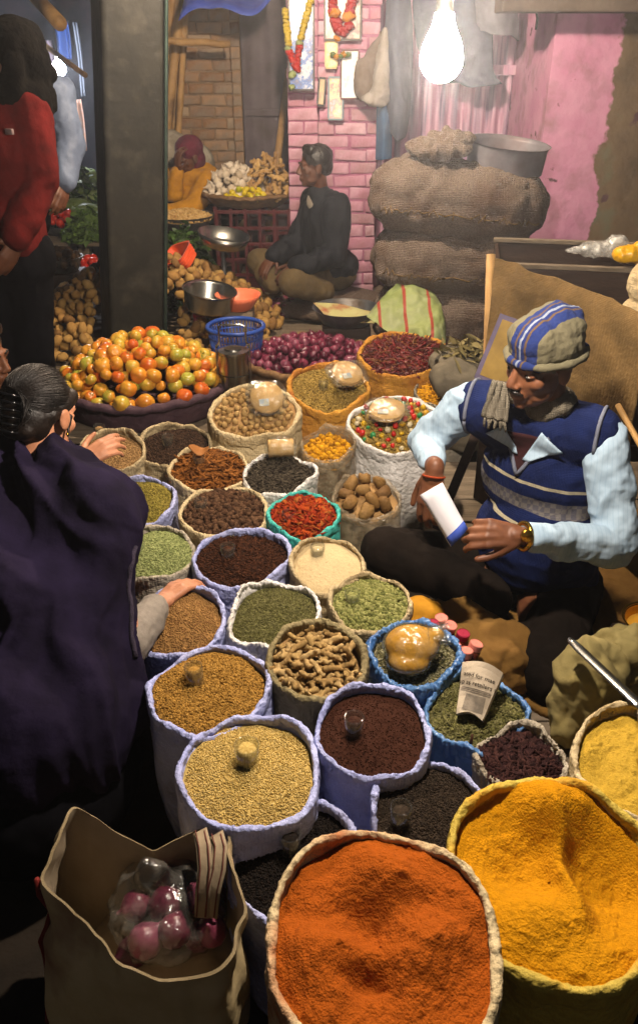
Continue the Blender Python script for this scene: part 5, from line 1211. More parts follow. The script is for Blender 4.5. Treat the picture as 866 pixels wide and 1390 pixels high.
sw = [('c', L2, .13, R2, .125), ('c', N2-Vn(0, .02, .05), .11, L(N2, PE2, .4), .17), ('c', L(L2, R2, .5), .16, L(N2, PE2, .5), .2), ('e', L(N2, PE2, .55), (.25, .19, .26)), ('c', R2, .112, RS2, .115), ('c', L2, .12, L2+Vn(-.05, -.1, -.3), .13),
      ('e', PE2+Vn(0, .05, .1), (.29, .24, .22)), ('c', RS2, .115, PE2+Vn(.12, .12, .06), .15), ('c', L(L2, R2, .6), .16, PE2+Vn(.06, .1, .12), .22), ('c', L(L2, R2, .3), .17, PE2+Vn(-.1, .1, .12), .24), ('c', L(L2, R2, .8)-Vn(0, 0, .06), .14, RS2-Vn(.08, 0, 0), .15)]
V, F, N = blob(sw, .009, 5)
fol = fbm(V*np.array([7, 4, 5])+1.3, 5, 3); dl = V-np.array(N2); an_ = np.arctan2(dl[:, 0], -dl[:, 1]+.15); ds = np.linalg.norm(dl, axis=1)
rid = np.sin(an_*15+ds*6+2.6*fbm(V*3.2, 8, 2))*np.clip(ds*2.2-.2, 0, 1)+(1-2*np.abs(fbm(V*np.array([5, 3, 6])+9, 8, 2)))*.6
dd_ = np.array([.30, -.45, -.84]); ac_ = np.array([.94, .05, .33]); ac_ = ac_-dd_*ac_.dot(dd_); ac_ /= np.linalg.norm(ac_); ot_ = np.cross(dd_, ac_)
wob = fbm(V*3.0, 31, 2)*.10
K_ = np.stack([(V@ac_+wob)*11, V@dd_*1.7, V@ot_*2.5], -1); f1 = 1-2.2*np.abs(vnoise(K_, 41)); K2 = np.stack([(V@ac_+wob*1.4)*24, V@dd_*3.2, V@ot_*4], -1); f2 = 1-2.2*np.abs(vnoise(K2, 43))
V = V+N*(.012*fol+.030*f1+.011*f2+.0015*fbm(V*50, 3, 2)-.012)[:, None]
link('shawl', mk_mesh('shawl', V, F, m_shawl), root)
bvs = BVHTree.FromPolygons([tuple(v) for v in V], [tuple(int(i) for i in f) for f in F])
m_braid = mat('braided shawl edge', '#28222e', '#383040', .9, sc=60, bump=.5)
def snap(px, py, off=.004):
    d = ray(px, py).normalized(); h = bvs.ray_cast(Vector((0, 0, CAMZ)), d); return (h[0]-d*off) if h[0] is not None else None
tr_ = []
for py_ in range(742, 902, 10):                      # the hem runs along the outer fold of the shawl
    for px_ in range(260, 90, -2):
        if snap(px_, py_) is not None:
            q_ = snap(px_-7, py_, .003)
            if q_ is not None and (not tr_ or (q_-tr_[-1]).length < .06): tr_.append(q_)
            break
if len(tr_) > 3: G().tube(tr_, [.0055+.0012*(k % 2) for k in range(len(tr_))], 6).build('braided_edge', m_braid, root)
wear('sleeve', root, [('c', L(RE2, RW2, .1), .055, L(RE2, RW2, .88), .043)], m_sleeve, voxel=.006, amp=.006, freq=18, seed=3)
wear('sleeve', root, [('c', L(L2+Vn(.04, .26, -.12), LW2, .1), .05, L(L2+Vn(.04, .26, -.12), LW2, .9), .036)], m_sleeve, voxel=.006, amp=.006, freq=18, seed=5)
wear('trousers', root, [('e', PE2-Vn(0, 0, .05), (.28, .25, .2)), ('c', PE2+Vn(.12, 0, 0), .14, PE2+Vn(.17, .36, .06), .1), ('c', PE2+Vn(.17, .36, .06), .09, PE2+Vn(.13, .2, -PE2.z+.05), .07), ('c', PE2-Vn(.12, 0, 0), .14, PE2+Vn(-.18, .36, .06), .1), ('c', PE2+Vn(-.18, .36, .06), .09, PE2+Vn(-.13, .2, -PE2.z+.05), .07), ('c', PE2+Vn(.13, .2, -PE2.z+.05), .055, PE2+Vn(.15, .36, -PE2.z+.045), .045), ('c', PE2+Vn(-.13, .2, -PE2.z+.05), .055, PE2+Vn(-.15, .36, -PE2.z+.045), .045)], m_dark, voxel=.01, amp=.01, freq=10, seed=6)
m_brownhair = mat('dark brown hair', '#0c0705', '#1a100a', .5, sc=14, bump=.5, bsc=160, spec=.35, bdist=.003)
T2 = lambda x, y, z: H2+hr@Vector((x, y, z))
hp = [('e', T2(0, -.02, .042), (.081, .098, .083), hr), ('e', T2(0, -.055, -.01), (.07, .06, .07), hr), ('c', T2(-.055, .03, .05), .03, T2(-.06, -.03, -.0), .03), ('c', T2(.055, .03, .05), .03, T2(.055, -.04, .0), .028), ('e', T2(-.005, -.095, .005), (.05, .035, .055), hr), ('c', T2(-.02, -.09, -.04), .03, T2(.02, -.085, -.045), .028)]
V, F, N = blob(hp, .0045, 3); loc = (V-np.array(H2))@np.array(hr)
ang = np.arctan2(loc[:, 0], loc[:, 2]+.02); st = np.sin(ang*46+9*vnoise(loc*np.array([14, 8, 14]), 3))+.6*np.sin(ang*93+3*loc[:, 1]*20); V = V+N*(.0035*fbm(loc*22, 4, 2)-.002)[:, None]
link('hair', mk_mesh('hair', V, F, m_brownhair), root)
gs = G(); rgh = np.random.default_rng(4); bun = Vector((-.02, -1, -.12)).normalized()
for k in range(620):
    ph = rgh.uniform(-2.35, 2.35); s0 = Vector((math.sin(ph)*.97, .42-.25*abs(ph)/2.35*rgh.uniform(.6, 1.2), math.cos(ph)*.9)).normalized(); pp = []; f0 = rgh.uniform(0, .45); w0 = rgh.uniform(0, 6); hh_ = rgh.uniform(.0, .0035)
    for q_ in range(8):
        f = f0+(1-f0)*q_/7; v_ = s0.slerp(bun, f).normalized(); v_ = (v_+Vector((math.sin(w0+f*5), 0, math.cos(w0*1.7+f*4)))*.02).normalized()
        pp.append(H2+hr@(Vector((v_.x*.0815, v_.y*.0985-.02, v_.z*.0835+.042))*(1+hh_*9)))
    gs.tube(pp, [.0006]+[.0011]*6+[.0007], 3, cap=False)
for k in range(90):
    a = rgh.uniform(0, 2*PI); ra = rgh.uniform(.7, 1.05); pp = [H2+hr@Vector((-.005+.05*ra*math.cos(a+q_*.5), -.10-.03*ra*math.sin(q_*.7), .005+.055*ra*math.sin(a+q_*.5))) for q_ in range(7)]
    gs.tube(pp, .0011, 3, cap=False)
hs_ = gs.build('hair_strands', m_brownhair, root); hs_['kind'] = 'stuff'
wear('hair_wisp', root, [('c', T2(.07, .02, -.0), .008, T2(.074, .012, -.05), .004)], m_brownhair, voxel=.003, sm=1, amp=.001)
m_clip = mat('black plastic clip', '#08080a', rough=.15, bump=0, spec=.6)
cl = G().tube([T2(-.035, -.135, .05), T2(-.02, -.15, .02), T2(-.018, -.15, -.02), T2(-.03, -.14, -.055)], [.008, .013, .013, .007], 8).build('hair_clip', m_clip, root)
for k in range(6):
    z = .045-.018*k; G().tube([T2(-.02, -.148, z), T2(.012, -.142, z-.004), T2(.03, -.125, z-.006)], [.005, .004, .002], 6).build('clip_tooth', m_clip, cl)
G().add(*ell_mesh(T2(.083, -.004, -.046), (.004, .004, .004))).build('earring', m_brass, root)

# ---- standing man in a red jacket
m_red = mat('dark red fleece', '#3e0c0b', '#521312', .95, sc=10, bump=.3, bsc=90, spec=.08, bdist=.006); m_blackcloth = mat('black knit', '#060505', '#0e0c0a', .95, sc=20, bump=.4, bsc=90, spec=.05)
m_logo = mat('grey embroidered badge', '#5c4a4a', '#6c5a58', .8, bump=.2)
X, Yq = -1.25, 3.32
root = thing('person', (X, Yq, 0), 'standing man in a dark red jacket and black head scarf', 'person')
H3 = P(14, 82, Y=Yq); hr3 = frame((-.92, -.40, -.1))
SH = Vn(-1.09, Yq-.02, 1.555); EL = Vn(-1.065, Yq-.06, 1.31); WR = Vn(-1.15, Yq-.15, 1.10)
SH2 = Vn(-1.37, Yq+.05, 1.555); EL2 = Vn(-1.46, Yq+.02, 1.30); WR2 = Vn(-1.4, Yq-.15, 1.10)
N3 = Vn(-1.17, Yq, 1.60)
fr3 = frame((-.5, -.86, 0))
body = head_prims(H3, hr3, 1.0, N3)+[('e', Vn(X, Yq, 1.35), (.15, .10, .26), fr3), ('c', SH, .05, SH2, .05), ('c', SH, .05, EL, .042), ('c', EL, .04, WR, .03), ('c', SH2, .05, EL2, .042), ('c', EL2, .04, WR2, .03), ('e', Vn(X, Yq, 1.0), (.15, .11, .14)),
       ('c', Vn(X+.05, Yq, .95), .08, Vn(X+.02, Yq, .5), .055), ('c', Vn(X+.02, Yq, .5), .05, Vn(X+.03, Yq+.02, .08), .04), ('c', Vn(X-.09, Yq, .95), .08, Vn(X-.1, Yq, .5), .055), ('c', Vn(X-.1, Yq, .5), .05, Vn(X-.1, Yq+.02, .08), .04), ('c', Vn(X+.03, Yq+.03, .05), .04, Vn(X-.01, Yq-.12, .04), .035), ('c', Vn(X-.1, Yq+.03, .05), .04, Vn(X-.14, Yq-.12, .04), .035)]
body += hand_prims(WR, (-.55, -.3, -.8), (.7, -.6, .1), 1, [(.2, .3, .2)]*4) + hand_prims(WR2, (.2, -.3, -.8), (-.7, -.6, .1), -1, [(.2, .3, .2)]*4)
skin(root, body, m_skin2, .007, 2); face_bits(H3, hr3, root)
wear('jacket', root, [('e', Vn(X, Yq, 1.38), (.205, .15, .27), fr3), ('c', Vn(X, Yq, 1.2), .16, Vn(X, Yq, 1.1), .165), ('c', SH, .085, SH2, .085), ('c', N3-Vn(0, 0, .05), .09, N3, .075), ('c', SH, .088, EL, .076), ('c', EL, .076, WR+Vn(0, 0, .02), .056), ('c', SH2, .088, EL2, .076), ('c', EL2, .076, WR2+Vn(0, 0, .02), .056)], m_red, voxel=.008, amp=.012, freq=10, seed=2, stretch=(1, 1, .8))
wear('trousers', root, [('e', Vn(X, Yq, 1.0), (.18, .14, .16)), ('c', Vn(X+.05, Yq, .95), .105, Vn(X+.02, Yq, .5), .085), ('c', Vn(X+.02, Yq, .5), .085, Vn(X+.03, Yq+.02, .1), .08), ('c', Vn(X-.085, Yq, .95), .115, Vn(X-.1, Yq, .5), .092), ('c', Vn(X-.1, Yq, .5), .09, Vn(X-.1, Yq+.02, .1), .085)], m_dark, voxel=.01, amp=.01, freq=9, seed=5)
for sx_ in (.03, -.1): wear('shoe', root, [('c', Vn(X+sx_, Yq+.05, .05), .05, Vn(X+sx_-.05, Yq-.16, .045), .042)], m_black, voxel=.007, amp=.001)
T3 = lambda x, y, z: H3+hr3@Vector((x, y, z))
wear('head_scarf', root, [('e', T3(0, -.025, .05), (.098, .112, .092), hr3), ('e', T3(0, -.065, -.02), (.085, .075, .1), hr3), ('c', T3(0, -.03, -.13), .105, N3-Vn(0, 0, .01), .115), ('c', T3(0, -.09, -.03), .06, T3(0, -.12, -.06), .035), ('c', T3(-.075, -.005, .0), .035, T3(-.06, .03, -.12), .05), ('c', T3(.075, -.005, .0), .035, T3(.06, .03, -.12), .05)], m_blackcloth, voxel=.007, amp=.009, freq=16, seed=7)
q = P(9, 180, Y=Yq-.2); G().box((q.x, q.y+.035, q.z), (.035, .012, .02), fr3, .003).build('badge', m_logo, root)

# ---- man in a slate blue jacket behind him, reaching over the stall
m_slate = mat('slate blue padded jacket', '#4a5468', '#5c677c', .6, sc=7, bump=.4, bsc=14, bdist=.015)
def simple_person(label, H, f, up, joints, clothes, skinm, extra=None, headwear=None, hands=(), voxel=.008, hair=None, hs=1.0, base=None):
    root = thing('person', base or (H.x, H.y, 0), label, 'person'); R_ = frame(f, up)
    skin(root, head_prims(H, R_, hs, joints['neck'])+joints['prims']+[p for h in hands for p in h], skinm, voxel*.7, 2); face_bits(H, R_, root, hs)
    for nm, pr, m, am in clothes: wear(nm, root, pr, m, voxel=voxel, amp=am, freq=12, seed=len(nm))
    if hair:
        T_ = lambda x, y, z: H+R_@Vector((x, y, z))
        wear('hair', root, [('e', T_(0, -.022, .048), (.082, .096, .083), R_), ('e', T_(0, -.06, .0), (.07, .055, .06), R_), ('c', T_(-.045, .03, .098), .03, T_(.045, .03, .098), .03)], hair, voxel=.006, amp=.005, freq=30, seed=3)
    return root, R_
B = P(-14, 92, Y=4.25); bN = B+Vn(0, .02, -.17)
bS = P(78, 128, Y=4.2); bE = P(97, 195, Y=4.15); bW = P(88, 245, Y=4.05); fW = P(70, 312, Y=3.95)
bS2 = bS+Vn(-.42, .1, 0)
simple_person('man in a slate blue padded jacket standing beyond the red jacket', B, (.4, .9, -.1), (0, 0, 1),
   dict(neck=bN, prims=[('c', bS, .05, bE, .04), ('c', bE, .04, bW, .03), ('c', bS, .05, bS2, .05), ('e', Vn(bN.x, 4.25, 1.3), (.15, .1, .25)), ('c', Vn(bN.x-.06, 4.25, 1.0), .09, Vn(bN.x-.08, 4.25, .05), .05), ('c', Vn(bN.x-.2, 4.25, 1.0), .09, Vn(bN.x-.22, 4.25, .05), .05)]),
   [('jacket', [('c', bS, .075, bE, .068), ('c', bE, .068, bW, .058), ('c', bS, .085, bS2, .085), ('e', Vn(bN.x, 4.25, 1.28), (.2, .15, .32)), ('c', bN-Vn(0, 0, .02), .08, bN-Vn(0, 0, .1), .1)], m_slate, .01),
    ('trousers', [('e', Vn(bN.x, 4.25, 1.0), (.18, .14, .16)), ('c', Vn(bN.x-.06, 4.25, .95), .1, Vn(bN.x-.08, 4.25, .06), .08), ('c', Vn(bN.x-.2, 4.25, .95), .1, Vn(bN.x-.22, 4.25, .06), .08)], m_dark, .008)],
   m_skin2, hands=[hand_prims(bW, (bW-bE), (.8, -.5, .2), 1, [(.3, .4, .3)]*4)], hair=m_hair)

# ---- vegetable vendor in a navy jacket
m_navy = mat('navy padded jacket', '#0c0e14', '#14171e', .7, spec=.15, sc=8, bump=.35, bsc=16, bdist=.012); m_khakit = mat('khaki trousers', '#4a3d26', '#5a4b30', .9, sc=8, bump=.4, bsc=20); m_pshirt = mat('pale shirt', '#7d7468', '#8d8478', .8, bump=.2)
VH = P(427, 226, Y=5.25); vN = P(433, 258, Y=5.28); vS = P(455, 283, Y=5.18); vE = P(455, 345, Y=5.1); vW = P(402, 362, Y=4.98); vP = P(448, 372, Y=5.35); vK = P(398, 384, Y=4.95); vA = P(440, 395, Y=5.05)
vS2 = vS+Vn(-.12, .32, .0); vE2 = P(405, 330, Y=5.35); vW2 = P(372, 348, Y=5.2); vK2 = P(352, 355, Y=5.3); vA2 = P(372, 385, Y=5.15)
fv = frame((-.8, -.45, 0))
tor = L(vP, vN, .55)
r_, R_ = simple_person('seated vendor in a navy jacket and khaki trousers against the pink pillar', VH, (-.93, -.22, -.06), (0, 0, 1),
   dict(neck=vN, prims=[('c', vS, .05, vE, .04), ('c', vE, .04, vW, .03), ('c', vS2, .05, vE2, .04), ('c', vE2, .04, vW2, .03), ('c', vS, .05, vS2, .05), ('e', tor, (.14, .1, .22), fv), ('e', vP, (.15, .13, .1)), ('c', vP, .08, vK, .06), ('c', vK, .055, vA, .045), ('c', vP, .08, vK2, .06), ('c', vK2, .055, vA2, .045)]),
   [('jacket', [('e', tor, (.19, .145, .25), fv), ('c', vS, .085, vS2, .085), ('c', vN-Vn(0, 0, .03), .075, tor, .1), ('c', vS, .09, vE, .08), ('c', vE, .08, vW, .055), ('c', vS2, .09, vE2, .08), ('c', vE2, .08, vW2, .055), ('e', vP+Vn(0, 0, .06), (.2, .17, .12))], m_navy, .02),
    ('trousers', [('e', vP, (.18, .16, .1)), ('c', vP, .11, vK, .09), ('c', vK, .09, vA, .07), ('c', vP, .1, vK2, .085), ('c', vK2, .085, vA2, .07)], m_khakit, .01),
    ('shirt_collar', [('c', vN+Vn(-.015, -.01, -.02), .05, vN+Vn(-.02, -.015, -.07), .06)], m_pshirt, .003)],
   m_skin2, hands=[hand_prims(vW, (-.7, -.3, -.5), (-.2, -.7, .5), 1, [(.4, .5, .4)]*4), hand_prims(vW2, (-.5, -.5, -.5), (-.3, -.6, .6), -1, [(.3, .5, .4)]*4)], hair=m_hair, base=(vP.x, vP.y, .2))
tag(cloth_o := link('seat_sack', mk_mesh('seat_sack', *cloth_blob([('e', Vn(vP.x, vP.y-.05, .25), (.42, .34, .075))], .012, 4, .012, 7, 5), m_jutedark)), 'folded gunny sack the navy jacket vendor sits on', 'sack')

# ---- woman in a mustard sweater at the back
m_mustardw = mat('mustard wool', '#9a6a14', '#b07c1e', .95, sc=14, bump=.4, bsc=80); m_mar = mat('maroon knit scarf', '#4a1424', '#5c1c2e', .95, sc=14, bump=.4, bsc=80)
YH = P(256, 212, Y=6.2); yN = YH+Vn(.03, .03, -.15); yS = P(283, 245, Y=6.15); yE = P(262, 283, Y=5.95); yW = P(243, 248, Y=5.98); yP = P(285, 290, Y=6.3)
yS2 = yS+Vn(-.26, .12, 0); yE2 = P(236, 262, Y=6.1); yW2 = P(241, 232, Y=6.05)
r_, R_ = simple_person('woman in a mustard sweater and maroon headscarf resting her cheek on her hand', YH, (-.75, -.6, -.25), (.1, 0, 1),
   dict(neck=yN, prims=[('c', yS, .045, yE, .04), ('c', yE, .04, yE+Vn(-.2, -.05, -.02), .03), ('c', yS2, .045, yE2, .04), ('c', yE2, .038, yW2, .028), ('c', yS, .05, yS2, .05), ('e', L(yN, yP, .5), (.14, .1, .2)), ('e', yP, (.16, .15, .12))]),
   [('sweater', [('e', L(yN, yP, .5), (.19, .15, .24)), ('c', yS, .08, yS2, .08), ('c', yS, .08, yE, .072), ('c', yE, .07, yE+Vn(-.19, -.05, -.02), .05), ('c', yS2, .08, yE2, .07), ('c', yE2, .065, L(yE2, yW2, .9), .048)], m_mustardw, .01),
    ('skirt', [('e', yP, (.26, .25, .14)), ('c', yP, .14, yP+Vn(-.4, -.1, .06), .11), ('c', yP+Vn(-.4, -.1, .06), .1, yP+Vn(-.3, -.2, -.15), .08)], m_dark, .01)],
   m_skin2, hands=[hand_prims(yW2, (.1, -.1, 1), (-.6, -.6, .1), 1, [(.3, .6, .4)]*4)], base=(yP.x, yP.y, .2))
T4 = lambda x, y, z: YH+R_@Vector((x, y, z))
wear('headscarf', r_, [('e', T4(0, -.02, .05), (.09, .105, .085), R_), ('e', T4(0, -.05, -.03), (.08, .07, .09), R_), ('c', T4(0, .0, -.13), .075, T4(0, -.02, -.17), .085)], m_mar, voxel=.008, amp=.006, freq=14, seed=3)
plastic_crate('stool_crate', (yP.x+.0, yP.y+.0), .4, .36, .2, yP.z-.125, m_wooddark, 'dark slatted crate the woman in mustard sits on', 3)

# ---- neighbour at the edge, squatting beside the shawled customer
EH = P(-26, 484, Y=2.75); eN = EH+Vn(-.02, .02, -.16)
simple_person('dark haired squatting person in black beyond the shawled customer', EH, (.95, -.25, -.1), (0, 0, 1),
   dict(neck=eN, prims=[('e', eN+Vn(0, 0, -.3), (.14, .12, .25)), ('e', eN+Vn(0, 0, -.55), (.18, .2, .15)), ('c', eN+Vn(0, 0, -.5), .1, eN+Vn(.1, .25, -.45), .07), ('c', eN+Vn(.1, .25, -.45), .06, eN+Vn(.05, .1, -eN.z+.05), .045)]),
   [('coat', [('e', eN+Vn(0, 0, -.28), (.2, .17, .28)), ('e', eN+Vn(0, 0, -.52), (.24, .25, .2)), ('c', eN+Vn(.1, .05, -.5), .16, eN+Vn(.08, .08, -eN.z+.1), .12)], m_dark, .01)], m_skin, hair=m_hair, base=(eN.x, eN.y, 0))
# ------------------------------------------------------------------ things lying in the sacks
def on_heap(s, x, y, dz=0.0, **k): return s.top(x, y, **k)+Vector((0, 0, dz))
def fill_items(key, name, meshes, n, d, label, cat, group, seed, dome, drop=.016, scale=1.0, upright=None, lift=.3, layers=1, rmax=.86, labels=None, vary=.2):
    s = sk[key]; rg = np.random.default_rng(seed); rmean = (s.rx+s.ry)/2
    for Ly in range(layers):
        pts = poisson(n, lambda p: p[0]**2+p[1]**2 < rmax**2, d/rmean, rg, (-1, 1, -1, 1), 9000)
        for p in pts:
            b = s.top(p[0], p[1], dome=dome, drop=drop)+s.up()*(d*(lift+Ly*.45)+rg.uniform(-.1, .15)*d)
            i = int(rg.integers(len(meshes)))
            item(name, meshes[i], b, labels[i] if labels else label, cat, (group[i] if isinstance(group, list) else group), rg, scale, None if upright is None else (rg.normal(0, upright), rg.normal(0, upright), rg.uniform(-PI, PI)), vary)
fill_items('walnut', 'dried_fig', figs, 150, .0225, 'pale dried fig in the big canvas sack', 'fig', 'dried figs in the canvas sack', 31, .03)
fill_items('ginger', 'dried_ginger', dging, 60, .026, 'knobbly dried ginger root in the khaki sack', 'ginger', 'dried ginger roots in the khaki sack', 32, .02, .03, upright=.45, layers=2, rmax=.84)
fill_items('resin', 'resin_lump', resins, 12, .044, 'brown resin lump in the polythene bag', 'resin', 'resin lumps in the polythene bag', 33, .02, .02, layers=1, rmax=.72, lift=.45)
cand = []
for k, (nm, a) in enumerate((('red', '#b01c14'), ('yellow', '#c09a18'), ('green', '#2a7a44'), ('white', '#b8ac8c'), ('yellow', '#b88c20'))):
    cand.append(lump('candied_piece', mat('candied %s %d' % (nm, k), a, rough=.35, bump=.2, spec=.5), (.0115, .010, .009), k+30, .25, sub=1))
cl_ = ['bright red candied piece in the white sack', 'yellow candied piece in the white sack', 'green candied piece in the white sack', 'whitish candied piece in the white sack', 'yellow candied piece in the white sack']
fill_items('candy', 'candied_piece', cand, 150, .026, None, 'sweet', ['red candied pieces', 'yellow candied pieces', 'green candied pieces', 'whitish candied pieces', 'yellow candied pieces'], 34, .035, labels=cl_, rmax=.88, lift=.4, scale=1.2)

m_papad = mat('pale lentil wafers', '#b58f5a', '#c49f6a', .8, sc=30, bump=.2); m_lab = mat('printed packet label', '#a8a498', '#8d98a4', .5, sc=40, bump=.1, lo=.48, hi=.52)
def film_shell(c, R, sx, sy, sz, seed, n=22):
    V, F = ell_mesh((0, 0, 0), (1, 1, 1), None, 40); bm = bmesh.new(); bmesh.ops.create_uvsphere(bm, u_segments=36, v_segments=20, radius=1); bm.verts.index_update()
    V = np.array([v.co[:] for v in bm.verts]); F = [[v.index for v in f.verts] for f in bm.faces]; bm.free()
    e = .55; V = np.sign(V)*np.abs(V)**e*np.array([1, 1, 1]); V[:, 2] = np.clip(V[:, 2], -1, 1)*(1-.75*np.clip(np.max(np.abs(V[:, :2]), 1)-.55, 0, 1)*2)
    V = V*np.array([sx, sy, sz]); V += np.stack([fbm(V*45+seed, seed+q, 2) for q in range(3)], 1)*np.array([.004, .004, .006])
    return np.array([c+R@Vector(v) for v in V]), F
def packet(px, py, Yz, R, r, label, sx=1.25, sy=1.0, h=.016, box=False):
    c = P(px, py, Y=Yz); t = thing('wafer_packet', c, label, 'packet')
    g = G()
    for k in range(5): g.lathe(c+R@Vector((.001*math.sin(k*2), .001*math.cos(k*3), -h*.6+h*1.2*k/5)), [(1e-3, 0), (r, 0), (r*1.01, h*.1), (r, h*.2), (1e-3, h*.2)], 32, R)
    g.build('wafer_stack', m_papad, t)
    V, F = film_shell(c, R, r*sx, r*sy, h*1.5, int(px)); link('film', mk_mesh('film', V, F, m_clearpkt), t)
    G().box(c+R@Vector((-r*.2, -r*.35, h*.75)), (r*.6, r*.45, .001), R).build('paper_label', m_lab, t, False)
    return t
Rx = lambda a: Matrix.Rotation(math.radians(a), 3, 'X'); Ry = lambda a: Matrix.Rotation(math.radians(a), 3, 'Y'); Rz_ = lambda a: Matrix.Rotation(math.radians(a), 3, 'Z')
packet(362, 540, 2.87, Rz_(10)@Rx(48), .062, 'clear packet of wafers standing in the dried figs', 1.25, 1.15)
packet(471, 507, 3.12, Rz_(25)@Rx(26), .062, 'clear packet of wafers on the coriander seed', 1.4, 1.15)
packet(525, 557, 2.82, Rz_(-8)@Rx(14), .066, 'clear packet of wafers on the candied pieces', 1.3, 1.1)
c = P(381, 608, Y=2.60); t = thing('wrapped_roll', c, 'short plastic wrapped roll lying at the long pepper', 'packet')
G().lathe(c, [(1e-3, -.045), (.03, -.045), (.032, -.04), (.032, .04), (.03, .045), (1e-3, .045)], 24, Rz_(6)@Ry(90)).build('roll', m_papad, t); 
V, F = film_shell(c, Rz_(6), .06, .037, .037, 5); link('film', mk_mesh('film', V, F, m_clearpkt), t)
# leaf on the glass of bark
m_leaf = mat('dry brown leaf', '#7a4a22', '#94602e', .7, bump=.3)
c = P(270, 612, z=.485); rows = [[tuple(c+Vn((u-.5)*.07, (v-.5)*.05*math.sin(PI*min(.98, u+.02))+.01*u, .012*math.cos(u*5)+.01*v)) for v in np.linspace(0, 1, 5)] for u in np.linspace(0, 1, 9)]
tag(G().grid(rows).build('dry_leaf', m_leaf, solid=.002), 'curled dry bay leaf on the cinnamon glass', 'leaf')
# tied bag of yellow powder
c = on_heap(sk['film'], -.05, -.12, .055, dome=.01); t = thing('powder_bag', c, 'tied clear bag of yellow powder on the blue lined sack', 'bag')
V, F, N = blob([('e', c, (.068, .056, .046)), ('e', c+Vn(-.01, -.035, -.02), (.052, .04, .03)), ('c', c+Vn(.02, 0, .01), .035, c+Vn(.06, .01, .02), .02)], .005, 4)
link('powder', mk_mesh('powder', V, F, mat('yellow powder', '#b07c1c', '#c08c28', .8, sc=14, bump=.3)), t)
V2 = V+N*(.0045+.003*fbm(V*30, 4, 2))[:, None]; link('film', mk_mesh('film', V2, F, m_clearpkt), t)
rows = []
for k in range(8):
    f = k/7; q = c+Vn(.035+.055*f, .008+.01*f, .03-.012*f); rr = .018+.022*f if k > 1 else .03-.012*k
    rows.append([tuple(q+Vn(0, rr*math.cos(a)*(1+.25*math.sin(a*5)), rr*math.sin(a)*.6*(1+.25*math.cos(a*4)))) for a in np.linspace(0, 2*PI, 24, endpoint=False)])
G().grid(rows, closed=True).build('gathered_neck', m_clearpkt, t)
# newspaper packet with print
m_news = mat('newsprint', '#a89a86', '#b5a894', .85, sc=6, bump=.15); m_ink = mat('printing ink', '#14110f', rough=.9, bump=0); m_pic = mat('newsprint picture', '#6a6258', '#8f8474', .85, sc=40, bump=.1)
c = P(640, 935, Y=1.50); c = on_heap(sk['leaf'], -.05, .12, .05, dome=.012); RN = Rz_(-24)@Rx(40); t = thing('newspaper_packet', c, 'folded newspaper packet on the crushed green leaves', 'packet')
N_ = RN@Vector((0, 0, 1))
def npt(x, y): return c+RN@Vector((x, y, .024*(1-(x/.055)**2)-.006+.004*math.sin(70*y+40*x)))
rows = [[tuple(npt((u-.5)*2*(.030+.018*v), (v-.5)*.12+.012*math.sin(3*u))) for u in np.linspace(0, 1, 9)] for v in np.linspace(0, 1, 10)]
back = [[tuple(Vector(q)-N_*.034) for q in r] for r in rows]
g = G().grid(rows); g.grid(back); g.grid([[r[0] for r in rows], [r[0] for r in back]]); g.grid([[r[-1] for r in rows], [r[-1] for r in back]]); g.grid([rows[0], back[0]]); g.grid([rows[-1], back[-1]]); g.build('folded_sheet', m_news, t, False)
def text_mesh(body, size):
    cu = bpy.data.curves.new('txt', 'FONT'); cu.body = body; cu.size = size; cu.align_x = 'CENTER'; o = bpy.data.objects.new('txt', cu); C.objects.link(o)
    dg = bpy.context.evaluated_depsgraph_get(); me = o.evaluated_get(dg).to_mesh(); V = np.array([v.co[:] for v in me.vertices]); F = [tuple(p.vertices) for p in me.polygons]
    o.evaluated_get(dg).to_mesh_clear(); bpy.data.objects.remove(o); return V, F
for ln, y, sz in (('ated for mae', .030, .0155), ('up as retailers s', .012, .0150)):
    V, F = text_mesh(ln, sz); W = [npt(v[0]*.92, v[1]+y)+N_*.0016 for v in V]; G().add(W, F).build('printed_line', m_ink, t, False)
g = G()
for k in range(3): g.grid([[tuple(npt(x, .006-.004*k)+N_*.0012) for x in np.linspace(-.035, .035, 6)], [tuple(npt(x, .0042-.004*k)+N_*.0012) for x in np.linspace(-.035, .035, 6)]])
g.build('printed_small_lines', m_pic, t, False)
G().grid([[tuple(npt(x, y)+N_*.0012) for x in np.linspace(-.02, .026, 6)] for y in np.linspace(-.008, -.045, 6)]).build('printed_picture', m_pic, t, False)
# little bottles with pink caps on a brown cloth
m_bcloth = mat('brown sacking cloth', '#6a4c20', '#7c5c2a', .9, sc=7, bump=.5, bsc=20, bdist=.015); m_ycloth = mat('yellow cloth', '#a87414', '#b88420', .85, sc=7, bump=.4, bsc=16, bdist=.015)
tag(link('sacking_heap', mk_mesh('sacking_heap', *cloth_blob([('e', P(650, 880, z=.30), (.16, .11, .05)), ('e', P(600, 840, z=.30), (.12, .09, .05)), ('e', P(655, 905, z=.25), (.14, .11, .06))], .007, 3, .030, 14, 3), m_bcloth)), 'crumpled brown sacking under the pink capped bottles', 'cloth')
tag(link('yellow_cloth', mk_mesh('yellow_cloth', *cloth_blob([('e', P(572, 835, z=.33), (.075, .06, .05)), ('e', P(560, 850, z=.30), (.08, .07, .06))], .007, 4, .010, 15, 4), m_ycloth)), 'bunched yellow cloth beside the green cardamom', 'cloth')
m_cap1 = mat('pink bottle cap', '#c8776a', '#d08476', .45, bump=.05); m_cap2 = mat('crimson bottle cap', '#8a1c34', '#9a2840', .45, bump=.05); m_bott = mat('tinted bottle', '#5a1c14', '#6e2a1c', .25, bump=.05, spec=.6, alpha=.85)
